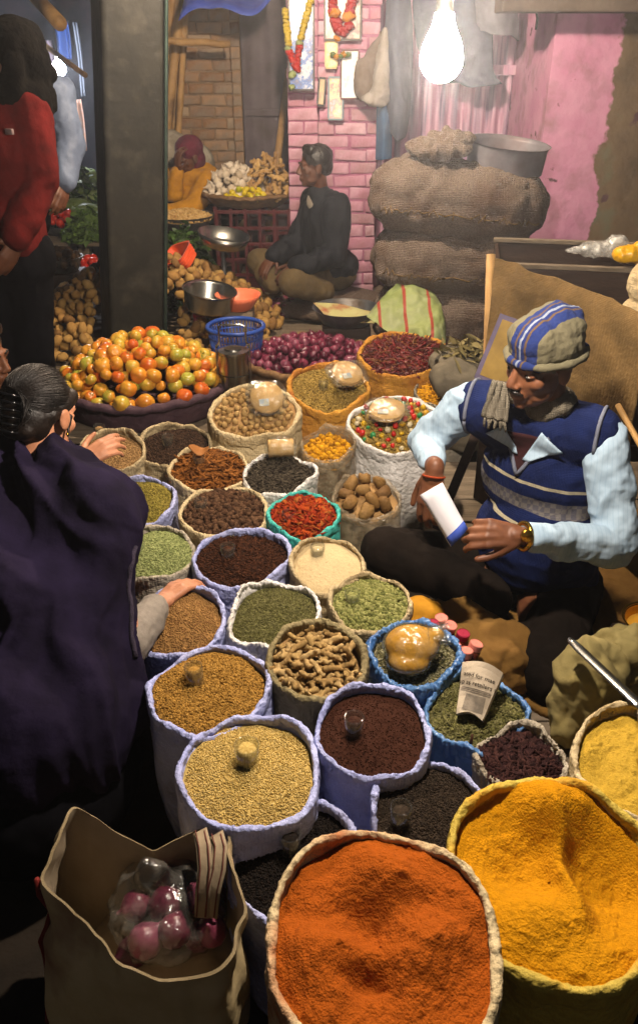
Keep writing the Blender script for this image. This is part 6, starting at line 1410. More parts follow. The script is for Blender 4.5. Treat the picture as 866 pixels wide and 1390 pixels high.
for k, (px, py, cp) in enumerate([(599, 838, 0), (588, 846, 1), (612, 848, 0), (629, 859, 1), (617, 874, 0), (647, 873, 0), (633, 882, 0), (601, 862, 1)]):
    b = P(px, py, z=.40); lean = Rz_(20*k)@Rx(8+5*(k % 3)); b0 = b-lean@Vector((0, 0, .065))
    t = thing('spice_bottle', b0, ['small bottle with a pale pink cap on the brown sacking', 'small bottle with a crimson cap on the brown sacking'][cp], 'bottle', ['pale pink capped bottles', 'crimson capped bottles'][cp])
    G().lathe(b0, [(1e-3, 0), (.017, 0), (.019, .003), (.019, .042), (.014, .05), (1e-3, .05)], 20, lean).build('bottle_body', m_bott, t)
    o = G().lathe(b0, [(.0155, .046), (.0175, .047), (.0178, .064), (.016, .066), (.0155, .0645), (1e-3, .0645)], 20, lean).build('cap', [m_cap1, m_cap2][cp], t); smooth_by_angle(o)
# steel scoop, brass bowl and khaki cloth by the gram flour
a = P(772, 868, Y=1.52); b = P(872, 962, Y=1.30); d = (b-a).normalized(); t = thing('steel_scoop', b, 'long handled steel scoop stuck in the dull yellow gram flour', 'scoop')
up_ = d.cross(Vector((1, .6, 0))).normalized(); sd = d.cross(up_).normalized(); rows = []
for k in range(16):
    f = k/15; q = a+d*(f*(b-a).length*1.0); w = .013 if k > 1 else (.006, .0115)[k]
    rows.append([tuple(q+sd*(u*w)+up_*(.006*(1-u*u))) for u in np.linspace(-1, 1, 9)])
G().grid(rows).build('handle', m_steel, t, solid=.003); ce = b+d*.05
G().lathe(ce, [(1e-3, -.02), (.03, -.018), (.045, 0), (.048, .02)], 24, frame(d, (0, 0, 1))).build('scoop_bowl', m_steel, t, solid=.002)
q = P(885, 845, Y=1.78); bowl('brass_bowl', Vector((q.x, q.y, q.z-.06)), 38*mpp(870, 840, Y=1.78), .07, m_brass, 'brass bowl of yellow powder beside the seated man', flat=.5)
r = 38*mpp(870, 840, Y=1.78); g = G().lathe((q.x, q.y, q.z-.01), [(1e-3, .008), (r*.5, .004), (r*.9, -.008), (r*.8, -.03)], 30)
tag(link('bowl_powder', mk_mesh('bowl_powder', g.V, g.F, MATS['yellow powder'])), 'yellow powder filling the brass bowl', 'spice', None, 'stuff')
tag(G().box((q.x, q.y, (q.z-.06+.18)/2), (.16, .16, q.z-.06-.18), bevel=.01).build('wooden_stand', m_wooddark), 'dark wooden block under the brass bowl', 'block')
m_kcloth = mat('khaki cotton cloth', '#7d7044', '#918354', .9, sc=7, bump=.4, bsc=20, dirt='#8a7a30', bdist=.015)
tag(link('khaki_cloth', mk_mesh('khaki_cloth', *cloth_blob([('e', P(800, 935, z=.34), (.085, .07, .14)), ('e', P(845, 905, z=.34), (.11, .08, .13)), ('e', P(770, 965, z=.28), (.05, .05, .10)), ('c', P(790, 900, z=.40), .035, P(850, 885, z=.42), .04)], .006, 3, .030, 15, 6, (1, 1, .6)), m_kcloth)), 'bunched khaki cloth behind the gram flour sack', 'cloth')
m_wire = mat('rusty wire', '#3a241a', '#4a3020', .6, bump=.1, metal=.5)
tag(G().tube([P(600, 985, z=.36), P(606, 1000, z=.33), P(620, 1013, z=.33), P(634, 1016, z=.35), P(639, 1008, z=.38), P(641, 997, z=.40)], [.006, .005, .005, .005, .004, .003], 8).build('wire_hook', m_wire), 'bent rusty wire hook between the blue sacks', 'hook')

# ------------------------------------------------------------------ gunny sacks, tin bowl
def gunny(c, sx, sy, sz, seed, label, lean=0.0, rz=0.0):
    n, m_ = 150, 80; u = np.linspace(0, 2*PI, n, endpoint=False); v = np.linspace(-PI/2, PI/2, m_); U, W = np.meshgrid(u, v);  e = .68
    sp = lambda x, p: np.sign(x)*np.abs(x)**p
    V = np.stack([sp(np.cos(W), e)*sp(np.cos(U), e*.9), sp(np.cos(W), e)*sp(np.sin(U), e), sp(np.sin(W), .72)], -1).reshape(-1, 3)
    q = V*np.array([sx, sy, sz])
    lum = (.5-np.abs(vnoise(q*np.array([13, 13, 7])+seed*5, seed)))*.022+fbm(q*5+seed, seed+3, 2)*.02+.006*np.abs(vnoise(q*30, seed+9))
    nn = V/np.linalg.norm(V, axis=1)[:, None]; rg_ = np.random.default_rng(seed); cp = q[rg_.integers(0, len(q), 420)]
    dd = np.full(len(q), 9.0)
    for b_ in cp: dd = np.minimum(dd, np.sum((q-b_)**2, 1))
    lum = lum+np.sqrt(np.clip(.0016-dd, 0, None))*.34
    q = q+nn*lum[:, None]
    q[:, 2] -= .05*(q[:, 0]/sx)**2*sz*1.2
    R = Rz_(rz)@Ry(lean); W_ = q@np.array(R).T+np.array(c)
    i = np.arange((m_-1)*n); a = i; b = (i//n)*n+(i+1) % n; F = np.stack([a, b, b+n, a+n], -1)
    t = thing('gunny_sack', Vector(c)-Vector((0, 0, sz)), label, 'sack', 'stacked gunny sacks')
    link('sack_body', mk_mesh('sack_body', W_, F, m_jutedark), t)
    pts = []
    for k in range(60):
        f = -.93+1.86*k/59; x = f*sx*.96; z = -.25*sz+.02*math.sin(k*2.4)*.5+(.008 if k % 2 else -.008)-.05*f*f*sz*1.2
        j = np.argmin((q[:, 0]-x)**2+(q[:, 2]-z)**2+np.where(q[:, 1] > 0, 9, 0)); pts.append(Vector(W_[j])+Vector((0, -.004, 0)))
    G().tube(pts, .0035, 5).build('stitched_seam', m_jute, t)
    return t
Yg = 4.30
gc1 = P(622, 268, Y=Yg); gc2 = P(620, 352, Y=Yg); gc3 = P(612, 428, Y=Yg)
gunny(gc1, .43, .27, .185, 2, 'topmost lumpy gunny sack of the stack under the tin basin', 5, -4)
gunny(gc2, .43, .26, .165, 4, 'second lumpy gunny sack from the top of the stack', 4, -3)
gunny(gc3, .41, .26, .17, 6, 'third gunny sack down, behind the green printed bag', 3, -5)
gunny(Vector((gc3.x+.02, Yg+.02, gc3.z-.29)), .42, .26, .16, 8, 'bottom gunny sack of the stack, pressed on the planks', 0, -2)
tb = P(686, 200, Y=4.28); r = 55*mpp(686, 200, Y=4.28)
bowl('tin_basin', Vector((tb.x, tb.y, tb.z-.11)), r, .135, mat('grey tin', '#5f5c62', '#77747a', .55, sc=6, bump=.15, metal=.4, dirt='#5a4c4c', dsc=4), 'wide grey tin basin resting on the topmost gunny sack', Rx(5)@Ry(5), 'basin', flat=.82)
q = P(600, 197, Y=4.2)
tag(link('folded_burlap', mk_mesh('folded_burlap', *cloth_blob([('e', q+Vn(-.02, 0, -.015), (.17, .13, .04)), ('c', q+Vn(-.1, -.06, -.015), .04, q+Vn(.1, -.03, .03), .035), ('e', q+Vn(.05, .02, .025), (.11, .1, .032))], .007, 3, .028, 20, 7), m_jutedark)), 'crumpled folded burlap lying beside the tin basin', 'burlap')
# empty sacking between the chillies and the seller, bay leaves
m_grey2 = mat('grey empty sacking', '#5d5648', '#6f6757', .9, sc=8, bump=.5, bsc=18, bdist=.015)
tag(link('empty_sack', mk_mesh('empty_sack', *cloth_blob([('e', P(628, 492, Y=3.35), (.15, .13, .07)), ('e', P(622, 515, Y=3.2), (.12, .1, .08)), ('e', Vn(P(628, 492, Y=3.35).x, 3.32, .3), (.17, .17, .16))], .009, 4, .02, 11, 9), m_grey2)), 'crumpled empty grey sack beside the chillies', 'sack')
s_bay = spice('bay leaves', ['#5a5030', '#6e6440', '#80744e'])
rg = np.random.default_rng(9); c = P(636, 492, Y=3.3); pos = np.array(c)+rg.normal(0, 1, (120, 3))*np.array([.06, .05, .018])+np.array([0, 0, .06]); V, F, at = scatter('leaf', pos, (.035, .022, .02), rg, .6)
tag(link('bay_leaves', mk_mesh('bay_leaves', V, F, s_bay, False, attr=at)), 'dry bay leaves loose on the empty grey sack', 'leaves', None, 'stuff')
# ------------------------------------------------------------------ burlap screen and crates behind the seller
ctrl = [[(672, 352, 2.85), (735, 372, 2.70), (800, 398, 2.52), (875, 432, 2.30)], [(668, 385, 2.82), (735, 415, 2.66), (800, 440, 2.48), (870, 475, 2.27)], [(662, 440, 2.80), (730, 480, 2.64), (800, 510, 2.46), (862, 545, 2.25)],
        [(655, 500, 2.78), (722, 540, 2.62), (792, 580, 2.44), (850, 620, 2.24)], [(650, 560, 2.76), (716, 610, 2.60), (784, 660, 2.42), (840, 700, 2.22)], [(648, 600, 2.75), (712, 660, 2.58), (778, 720, 2.4), (832, 780, 2.2)]]
A = cloth_sheet(ctrl, 70, 70, .024, 6, 5); t = thing('burlap_screen', Vector(A[-1][30]), 'tan burlap draped over a board behind the seated man', 'screen')
for row in A[-1:]: pass
G().grid([[tuple(v) for v in r] for r in A]).build('burlap', m_jute, t, solid=.008)
bk = [[Vector(A[i][j])+Vector((.02, .035, -.015)) for j in (0, 20, 40, 59)] for i in (1, 30, 59)]; bk.append([Vector((v.x, v.y, .19)) for v in bk[-1]])
G().grid([[tuple(v) for v in r] for r in bk]).build('board', m_wooddark, t, solid=.02)
a = P(668, 350, Y=2.86); b = P(660, 585, Y=2.78); G().tube([a+Vn(-.004, .012, .01), b+Vn(-.004, .012, 0), Vn(b.x, b.y+.02, .19)], .016, 8).build('edge_post', m_bamboo, t)
def wood_crate(name, c, sx, sy, z0, z1, label, rz=0, m=m_wooddark):
    t = thing(name, (c[0], c[1], z0), label, 'crate'); R = Rz_(rz)
    k = 5; h = (z1-z0)/k
    for i in range(k):
        z = z0+h*(i+.5)
        for s_ in (-1, 1):
            G().box(Vector((c[0], c[1], z))+R@Vector((0, s_*sy/2, 0)), (sx, .016, h-.006), R, .003).build('board', m, t, False)
            G().box(Vector((c[0], c[1], z))+R@Vector((s_*sx/2, 0, 0)), (.016, sy-.018, h-.006), R, .003).build('board', m, t, False)
    G().box(Vector((c[0], c[1], z1+.006)), (sx+.03, sy+.03, .01), R, .003).build('lid_edge', mat(name+' worn edge', '#5a4a34', '#6f5c42', .8, bump=.3), t, False) if False else None
    for s_ in (-1, 1):
        G().box(Vector((c[0], c[1], z1+.009))+R@Vector((0, s_*(sy/2), 0)), (sx+.03, .03, .018), R, .003).build('top_rail', m_wood, t, False)
    return t
tl = P(705, 352, Y=3.5); tr_ = P(880, 340, Y=3.3)
cz = tl.z-.0
wood_crate('wooden_crate', ((tl.x+tr_.x)/2+.05, 3.55), .72, .5, .0, cz, 'tall dark wooden crate behind the burlap screen', -10)
m_wrap = clear_plastic('white carrier bag', '#b8b8b4', .55)
q = P(818, 335, Y=3.36); V, F = cloth_blob([('e', q+Vn(0, 0, -.01), (.1, .06, .03)), ('e', q+Vn(-.07, .0, -.015), (.08, .035, .015)), ('e', q+Vn(.05, 0, .01), (.04, .04, .03))], .006, 3, .014, 22, 3); tag(link('carrier_bag', mk_mesh('carrier_bag', V, F, m_wrap)), 'crumpled whitish carrier bag lying on the dark crate', 'bag')
q = P(858, 345, Y=3.25); V, F = cloth_blob([('e', q, (.075, .05, .035)), ('e', q+Vn(.04, 0, .02), (.05, .04, .03))], .006, 3, .01, 22, 4); tag(link('yellow_packet', mk_mesh('yellow_packet', V, F, mat('yellow foil packet', '#b8860c', '#c89a1a', .35, bump=.4, bsc=20, spec=.5))), 'shiny yellow packet lying on the dark crate', 'packet')
q = P(878, 385, Y=2.9); V, F = cloth_blob([('e', q, (.065, .06, .085)), ('e', q+Vn(.0, 0, -.2), (.1, .09, .16))], .007, 4, .01, 14, 4); tag(link('tied_bag', mk_mesh('tied_bag', V, F, m_beigesack)), 'beige bag tied with red cord at the burlap corner', 'bag')
a = P(838, 550, Y=2.25); b = P(880, 625, Y=2.05); tag(G().tube([a, L(a, b, .5), b, b+(b-a)*.6], .009, 8).build('thin_cane', m_bamboo), 'thin cane leaning behind the seated man shoulder', 'cane')
m_print = mat('faded poster print', '#6a5218', '#84692a', .6, sc=9, bump=.05); m_pborder = mat('poster border', '#453c50', '#574c62', .6, bump=.05)
c0 = P(690, 480, Y=2.5); t = thing('faded_poster', c0, 'small faded poster card behind the seated man shoulder', 'poster')
Rq = Rz_(-25)@Rx(68)@Rz_(-12); G().box(c0, (.15, .22, .006), Rq).build('card', m_pborder, t, False); G().box(c0+Rq@Vector((0, 0, .004)), (.12, .19, .003), Rq).build('print', m_print, t, False)
G().box(c0+Rq@Vector((0, -.32, -.012)), (.03, .62, .012), Rq).build('prop', m_wooddark, t, False)

# ------------------------------------------------------------------ pictures, garlands and cloths on the pillar
yp = 5.655
def picture(px0, py0, px1, py1, label, cols, Y=yp, frame_c='#2a2226', lean=0.0):
    a = P(px0, py0, Y=Y); b = P(px1, py1, Y=Y); c = (a+b)/2; w = abs(b.x-a.x); h = abs(a.z-b.z); t = thing('framed_picture', Vector((c.x, Y, c.z)), label, 'picture', None)
    R = Rx(-4)@Ry(lean); fm = mat('frame '+label[:18], frame_c, rough=.4, bump=.1)
    for sx_, sz_, dx, dz in ((w, .012, 0, h/2), (w, .012, 0, -h/2), (.012, h-.014, w/2, 0), (.012, h-.014, -w/2, 0)): G().box(c+R@Vector((dx, 0, dz)), (sx_, .016, sz_), R).build('frame_bar', fm, t, False)
    m = mat('print '+label[:18], cols[0], rough=.25, bump=0, spec=.5); nt = m.node_tree; bs = nt.nodes['Principled BSDF']
    no = [k for k in nt.nodes if k.type == 'TEX_NOISE'][0]; no.inputs['Scale'].default_value = 14; rp = [k for k in nt.nodes if k.type == 'VALTORGB'][0]; ramp(rp, [(.30+.4*i/(len(cols)-1), q) for i, q in enumerate(cols)])
    G().box(c+R@Vector((0, .002, 0)), (w-.006, .008, h-.006), R).build('print', m, t, False)
    return t
picture(391, -14, 426, 122, 'large framed picture with a yellow and red garland', ['#8f96a8', '#b8bcc4', '#3a62a8', '#5c5a70', '#c8c4bc'])
picture(441, -20, 489, 54, 'framed picture with a red and orange garland', ['#b8a888', '#8a6a70', '#c8b8a0', '#7a5a48'], frame_c='#3a2e2a')
picture(442, 56, 457, 92, 'small yellow picture card under the red garland', ['#c8a840', '#d8c890', '#b89030'], frame_c='#b8a070')
picture(463, 68, 486, 134, 'narrow glazed picture shining in the lamp light', ['#c8c8cc', '#d8d4d4', '#a89498'], frame_c='#5a3236')  # whitish print tones paint in the lamp's glare on the glass
picture(432, 106, 441, 143, 'thin dark edged picture tilted on the pillar', ['#b09040', '#7a5a38'], frame_c='#1c1614', lean=5)
picture(446, 105, 465, 162, 'small tall picture lowest on the pink pillar', ['#7088a0', '#b8a068', '#a05a48', '#8a98a8'], frame_c='#6a7a84')
def garland(pts, cols, label, r=.026):
    ms = [mat('garland '+c_+label[:6], c_, rough=.8, sc=40, bump=.8, bsc=70, bdist=.01) for c_ in cols]
    root = thing('flower_garland', pts[0][0], label, 'garland')
    for k, (q, ci, s_) in enumerate(pts):
        V, F, N = None, None, None
        me = lump('flower', ms[ci], (r*s_, r*s_, r*s_*.8), k, .45, sub=2); me.transform(Matrix.Translation(q)); link('flower', me, root)
gp = []
for k in range(10): gp.append((P(387+.5*k, 14+5.0*k, Y=yp-.03), 0, .8))
for k in range(8): gp.append((P(390+2.1*k, 66+4.2*k, Y=yp-.035), 1 if k else 2, .85))
for k in range(10): gp.append((P(421-1.4*k, 2+5.4*k, Y=yp-.03), 0, .8))
for k in range(7): gp.append((P(406.5-.6*k, 58+5.6*k, Y=yp-.035), 1 if k else 2, .85))
gp += [(P(397, 101, Y=yp-.035), 2, 1.0), (P(396, 118, Y=yp-.03), 2, .9)]
garland(gp, ['#a8922c', '#9a1a10', '#7f8a58'], 'yellow and red flower garland on the large picture')
gp = []
for k in range(5): gp.append((P(452, -6+5*k, Y=yp-.03), 0, 1.0))
for k in range(5): gp.append((P(480-1.5*k, -6+5*k, Y=yp-.03), 0, 1.0))
gp += [(P(453, 17, Y=yp-.04), 1, 1.3), (P(473, 23, Y=yp-.04), 1, 1.3)]
for k in range(4): gp.append((P(455+2*k, 29+4.5*k, Y=yp-.035), 0, 1.05)); gp.append((P(474-3*k, 33+4*k, Y=yp-.035), 0, 1.05))
gp.append((P(457, 52, Y=yp-.03), 1, .7))
garland(gp, ['#8f1410', '#b8741a'], 'red and orange flower garland on the smaller picture', .03)
gp = [(P(452+5*k, 74+(3 if k in (1, 2) else 0), Y=yp-.03), k % 2, .8) for k in range(5)]
garland(gp, ['#5a6a3a', '#a8742a'], 'short green and orange garland over the glazed picture')
def drape(name, ctrl, m, label, cat='cloth', amp=.02, seed=3, freq=9, solid=.006):
    A = cloth_sheet(ctrl, 36, 48, amp, freq, seed); return tag(G().grid([[tuple(v) for v in r] for r in A]).build(name, m, solid=solid), label, cat)
m_bag1 = mat('brown grey bag cloth', '#5d5145', '#70645a', .9, sc=7, bump=.5, bsc=18, bdist=.015); m_bag2 = mat('pale grey plastic sack', '#7d766e', '#928b84', .6, sc=7, bump=.6, bsc=18, bdist=.02); m_cloth3 = mat('slate cloth', '#3a3d4c', '#4c5060', .9, sc=6, bump=.4, bsc=16, bdist=.015); m_bluec = mat('blue cloth', '#2e4c6c', '#3c5c80', .85, sc=6, bump=.4, bsc=16, bdist=.015); m_greyc = mat('grey cotton cloth', '#6a6a72', '#7e7e86', .9, sc=6, bump=.4, bsc=16, bdist=.015)
V, F = cloth_blob([('e', P(495, 108, Y=5.55), (.075, .06, .12)), ('c', P(500, 90, Y=5.55), .05, P(520, 48, Y=5.6), .02)], .008, 3, .014, 16, 3); tag(link('hanging_bag', mk_mesh('hanging_bag', V, F, m_bag1)), 'brown grey cloth bag hanging on the pillar corner', 'bag')
V, F = cloth_blob([('c', P(524, 45, Y=5.55), .025, P(516, 125, Y=5.5), .07), ('e', P(510, 135, Y=5.5), (.09, .05, .04))], .008, 3, .018, 18, 5); tag(link('hanging_sack', mk_mesh('hanging_sack', V, F, m_bag2)), 'pale empty plastic sack hanging beside the cloth bag', 'sack')
drape('hanging_cloth', [[(525, -10, 5.6), (540, -10, 5.5), (556, -10, 5.6)], [(522, 60, 5.55), (540, 60, 5.45), (560, 60, 5.58)], [(524, 130, 5.55), (542, 140, 5.45), (556, 150, 5.58)], [(530, 185, 5.58), (540, 195, 5.5), (550, 190, 5.6)]], m_cloth3, 'long slate cloth hanging beside the corrugated door')
drape('blue_cloth', [[(511, 140, 5.62), (520, 140, 5.55), (530, 142, 5.6)], [(511, 175, 5.6), (521, 178, 5.52), (531, 175, 5.6)], [(510, 215, 5.62), (520, 218, 5.55), (531, 214, 5.6)]], m_bluec, 'blue cloth hanging low beside the pink pillar', seed=6)
drape('grey_cloth', [[(642, -14, 5.55), (672, -14, 5.45), (704, -14, 5.55)], [(646, 20, 5.55), (674, 22, 5.42), (702, 20, 5.55)], [(652, 42, 5.55), (680, 50, 5.45), (704, 55, 5.58)]], m_greyc, 'grey cotton cloth hung high on the corrugated door', seed=8)
drape('dark_garment', [[(560, -14, 5.7), (610, -14, 5.6), (665, -14, 5.7)], [(562, 40, 5.7), (610, 45, 5.55), (668, 40, 5.7)], [(575, 85, 5.7), (612, 100, 5.6), (668, 95, 5.7)], [(600, 110, 5.72), (640, 120, 5.62), (680, 118, 5.72)]], m_cloth3, 'dark garment hung on the door behind the big bulb', 'garment', seed=9)
a = P(735, 3, Y=5.2); tag(G().tube([P(728, -10, Y=5.3), P(727, 10, Y=5.28), P(729, 25, Y=5.28), P(727, 40, Y=5.3)], .008, 6).build('hanging_cable', m_cable), 'short black cable hanging at the corrugated door', 'cable')

# ------------------------------------------------------------------ shopping bag in front
m_bagc = mat('cream shopping bag canvas', '#b8a478', '#c8b48c', .8, sc=6, bump=.3, bsc=30, dirt='#7a4a3a', dsc=5, bdist=.01); m_bagi = mat('brown bag lining', '#8d7e66', '#a0907a', .7, sc=6, bump=.3, bsc=16, bdist=.015); m_bagh = mat('khaki bag hem', '#75664a', '#85765a', .8, bump=.3); m_redtrim = mat('red binding', '#6a1a14', rough=.8, bump=.2); m_strap = mat('striped strap', '#84745c', '#93836c', .8, bump=.2)
loop = [(94, 1094, .44), (128, 1108, .42), (160, 1128, .40), (215, 1135, .40), (262, 1130, .41), (292, 1126, .42), (318, 1165, .42), (328, 1215, .42), (318, 1262, .41), (300, 1312, .40), (240, 1330, .38), (178, 1310, .38), (112, 1258, .40), (72, 1192, .42), (76, 1136, .44)]
top = [P(x, y, z=z) for x, y, z in loop]; cen = sum(top, Vector())/len(top)
def crom(pts, n=120):
    A = np.array([p[:] for p in pts]); k = len(A); out = []
    for t_ in np.linspace(0, k, n, endpoint=False):
        i = int(t_); f = t_-i; p0, p1, p2, p3 = A[(i-1) % k], A[i % k], A[(i+1) % k], A[(i+2) % k]
        out.append(.5*(2*p1+(p2-p0)*f+(2*p0-5*p1+4*p2-p3)*f*f+(3*p1-p0-3*p2+p3)*f**3))
    return np.array(out)
tp = crom(top); bt = np.array(cen)+(tp-np.array(cen))*np.array([.82, .82, 0]); bt[:, 2] = .0; bt += np.array([-.09, -.03, 0])*np.clip((np.array(cen)[0]-tp[:, :1])*8+.4, 0, 1)
t = thing('shopping_bag', (cen.x, cen.y, 0), 'open cream canvas shopping bag with red binding holding onions', 'bag')
rows = []
for k in range(22):
    f = k/21; p = bt*(1-f)+tp*f; bul = .10*math.sin(PI*f); d = p-np.array(cen); d[:, 2] = 0
    nz = fbm(np.stack([d[:, 0]*9, d[:, 1]*9, np.full(len(d), f*3)], -1), 5, 3)*.026
    p = p+d*bul+d/np.linalg.norm(d, axis=1)[:, None]*nz[:, None]; rows.append([tuple(v) for v in p])
G().grid(rows, closed=True).build('outer_canvas', m_bagc, t)
inr = [[tuple(np.array(v)+(np.array([cen.x, cen.y, v[2]])-np.array(v))*.03) for v in r] for r in rows[2:]]
G().grid(inr, closed=True).build('lining', m_bagi, t)
G().grid([rows[-1], inr[-1]], closed=True).build('hem', m_bagh, t)
G().add([(cen.x, cen.y, .02)]+[tuple(v) for v in inr[0]], [(0, 1+j, 1+(j+1) % 120) for j in range(120)]).build('base', m_bagi, t)
e = [Vector(v)+(Vector(v)-cen).normalized()*.006 for v in [rows[21-k][int(120*13.0/15)] for k in range(0, 22, 2)]]; G().tube(e, .005, 6).build('red_binding', m_redtrim, t)
def strap(pts, w, m, name='handle'):
    rows = []
    for i, q in enumerate(pts):
        tdir = (Vector(pts[min(i+1, len(pts)-1)])-Vector(pts[max(i-1, 0)])).normalized(); s_ = tdir.cross(Vector((0, -.7, .6))).normalized()
        rows.append([tuple(Vector(q)+s_*w*u) for u in (-1, -.6, -.2, .2, .6, 1)])
    return G().grid(rows).build(name, m, t, solid=.004)
m_strap2 = mat('strap stripe', '#5a3028', rough=.8, bump=.1)
for off in (0, 22):
    pts = [P(272+off, 1128+off*.2, z=.425), P(277+off, 1150, z=.425), P(279+off*.8, 1180, z=.41), P(276+off*.6, 1210, z=.38), P(274+off*.5, 1245, z=.33)]
    hs = strap(pts, .014, m_strap)
    for s_ in (-.6, .6):
        G().tube([q+(Vector((s_*.014, 0, 0)))+Vector((0, -.003, .005)) for q in pts], .0014, 5).build('stripe', m_strap2, hs)
rg = np.random.default_rng(8); oc_ = P(228, 1245, z=.27); big = [onion[k] for k in range(3)]
for k, (dx, dy, dz) in enumerate([(0, 0, .035), (.06, .02, .03), (-.06, .01, .02), (.025, -.05, .035), (-.03, -.06, .02), (.09, -.04, .02), (0, .06, .01), (.0, -.01, -.03), (-.06, -.05, -.03), (.06, -.02, -.03), (.09, .05, -.03)]):
    item('bagged_onion', big[k % 3], oc_+Vn(dx, dy, dz), 'red onion inside the shopping bag', 'onion', 'red onions inside the shopping bag', rg, 1.35, (rg.normal(0, .8), rg.normal(0, .8), rg.uniform(-PI, PI)))
V, F, N = blob([('e', oc_+Vn(0, 0, .02), (.115, .1, .07)), ('c', oc_+Vn(-.01, .01, .05), .05, oc_+Vn(-.03, .02, .12), .02)], .007, 4); V = V+N*(.012*fbm(V*24, 3, 3))[:, None]
tag(link('polythene_wrap', mk_mesh('polythene_wrap', V, F, m_clearpkt)), 'clear polythene bag round the onions in the shopping bag', 'bag')
tag(link('shopping_filler', mk_mesh('shopping_filler', *cloth_blob([('e', Vn(cen.x, cen.y, .12), (.17, .14, .1))], .012, 3, .02, 10, 3), m_bagi)), 'brown paper parcel at the bottom of the shopping bag', 'parcel')

tag(link('seat_mat', mk_mesh('seat_mat', *cloth_blob([('e', Vn(.80, 2.0, .19), (.42, .46, .028)), ('e', Vn(.95, 2.35, .22), (.4, .34, .06))], .011, 4, .016, 9, 3), m_bcloth)), 'brown sacking spread under the seated spice seller', 'cloth')
# ------------------------------------------------------------------ the lane behind the post
m_stallcloth = mat('stall sacking', '#4a3c2a', '#5c4c36', .9, sc=5, bump=.4)
q0 = P(60, 330, z=.34); q1 = P(125, 250, z=.40)
platform('greens_platform', -3.6, -1.15, 6.95, 9.6, .30, 'plank platform of the far greens stall')
for k, (px, py, Y, r) in enumerate([(112, 262, 8.0, .13), (106, 285, 7.6, .12), (118, 292, 7.4, .12), (122, 268, 7.9, .12), (112, 243, 8.4, .13)]):
    c = P(px, py, Y=Y); rg = np.random.default_rng(40+k); m = mat('cabbage leaf %d' % k, '#5a6c34', '#7d9050', .6, sc=8, bump=.4, bsc=20, bdist=.02)
    zc = .30+r*.85; c = Vector((c.x, c.y, max(zc, c.z)))
    t = thing('cabbage', c-Vn(0, 0, r*.85), 'pale green cabbage on the far greens stall', 'cabbage', 'pale cabbages on the far greens stall')
    me = lump('heart', m, (r, r, r*.88), k, .1, sub=3); me.transform(Matrix.Translation(c)); link('heart', me, t)
    for j in range(6):
        a = 2*PI*j/6+k; rows = []
        for v in np.linspace(-.9, .75, 8):
            rr = r*1.06*math.cos(v*.9)+.01; rows.append([tuple(c+Vn(rr*math.cos(a+u)*(1+.05*math.sin(u*14)), rr*math.sin(a+u)*(1+.05*math.sin(u*14)), r*.95*math.sin(v))) for u in np.linspace(-.55, .55, 8)])
        G().grid(rows).build('leaf', m, t, solid=.004)
for k, (px, py, Y, rx, h, cs, la) in enumerate([(100, 262, 7.9, .34, .46, ['#1c2c10', '#2c4418', '#40602a'], 'dark leafy bundle heaped on the far stall'), (84, 292, 7.6, .24, .3, ['#22341a', '#35502a', '#4c6a38'], 'mid green leafy bundle at the front of the far stall'), (118, 315, 7.15, .17, .22, ['#34481c', '#52702e', '#6f8c44'], 'pale green spring onion tops near the post')]):
    c = P(px, py, Y=Y); greens('leafy_bundle', (c.x, c.y), rx, .25, h, .3, 1100, cs, la, 60+k, .05)
for nm, me_, px, py, Y, n_, la, gr, sp in [('far_tomato', 'r', 92, 300, 7.35, 26, 'red tomato on the far greens stall', 'red tomatoes on the far greens stall', .2)]:
    m_ = m_tomred; tl_ = [lathe_mesh('tomato', [(max(1e-4, .032*math.cos(a)), .028*math.sin(a)) for a in np.linspace(-PI/2, PI/2, 8)], 12, m_tomred)]
    c = P(px, py, Y=Y); pile('far_tomato', tl_, (c.x, c.y), .24, .12, .36, .08, .062, la, 'tomato', gr, 71, layers=2)
    tag(G().lathe((c.x, c.y, .3), [(1e-3, 0), (.2, 0), (.25, .07), (.245, .075), (.19, .01), (1e-3, .01)], 30, None, 1, .6).build('enamel_tray', m_iron), 'grey tray under the far red tomatoes', 'tray')
c = P(120, 362, Y=6.1); plastic_crate('tomato_crate', (c.x, c.y), .26, .3, .2, c.z-.05, m_redplastic, 'dark red crate under the bright red tomatoes by the post', 3)
tag(G().box((c.x, c.y, c.z-.045), (.25, .29, .01)).build('crate_board', m_wood), 'thin board laid over the dark red crate', 'board')
pile('red_tomato', tl_, (c.x, c.y), .12, .14, c.z-.04, .07, .06, 'bright red tomato piled beside the post', 'tomato', 'bright red tomatoes beside the post', 72, layers=2)
# basin of dark roots
c = P(85, 352, Y=5.75); r = 27*mpp(85, 352, Y=5.75); bowl('root_basin', Vector((c.x, c.y, c.z-.08)), r, .1, m_aluminium, 'dull basin of dark muddy roots near the red jacket', cat='basin')
pile('muddy_root', potdark, (c.x, c.y), r*.9, r*.9, c.z-.04, .07, .062, 'dark muddy root in the dull basin', 'root', 'muddy roots in the dull basin', 73, layers=2)
tag(G().box((c.x, c.y, (c.z-.08+.2)/2), (.26, .26, c.z-.08-.2), bevel=.01).build('upturned_box', m_wooddark), 'dark box under the basin of muddy roots', 'box')
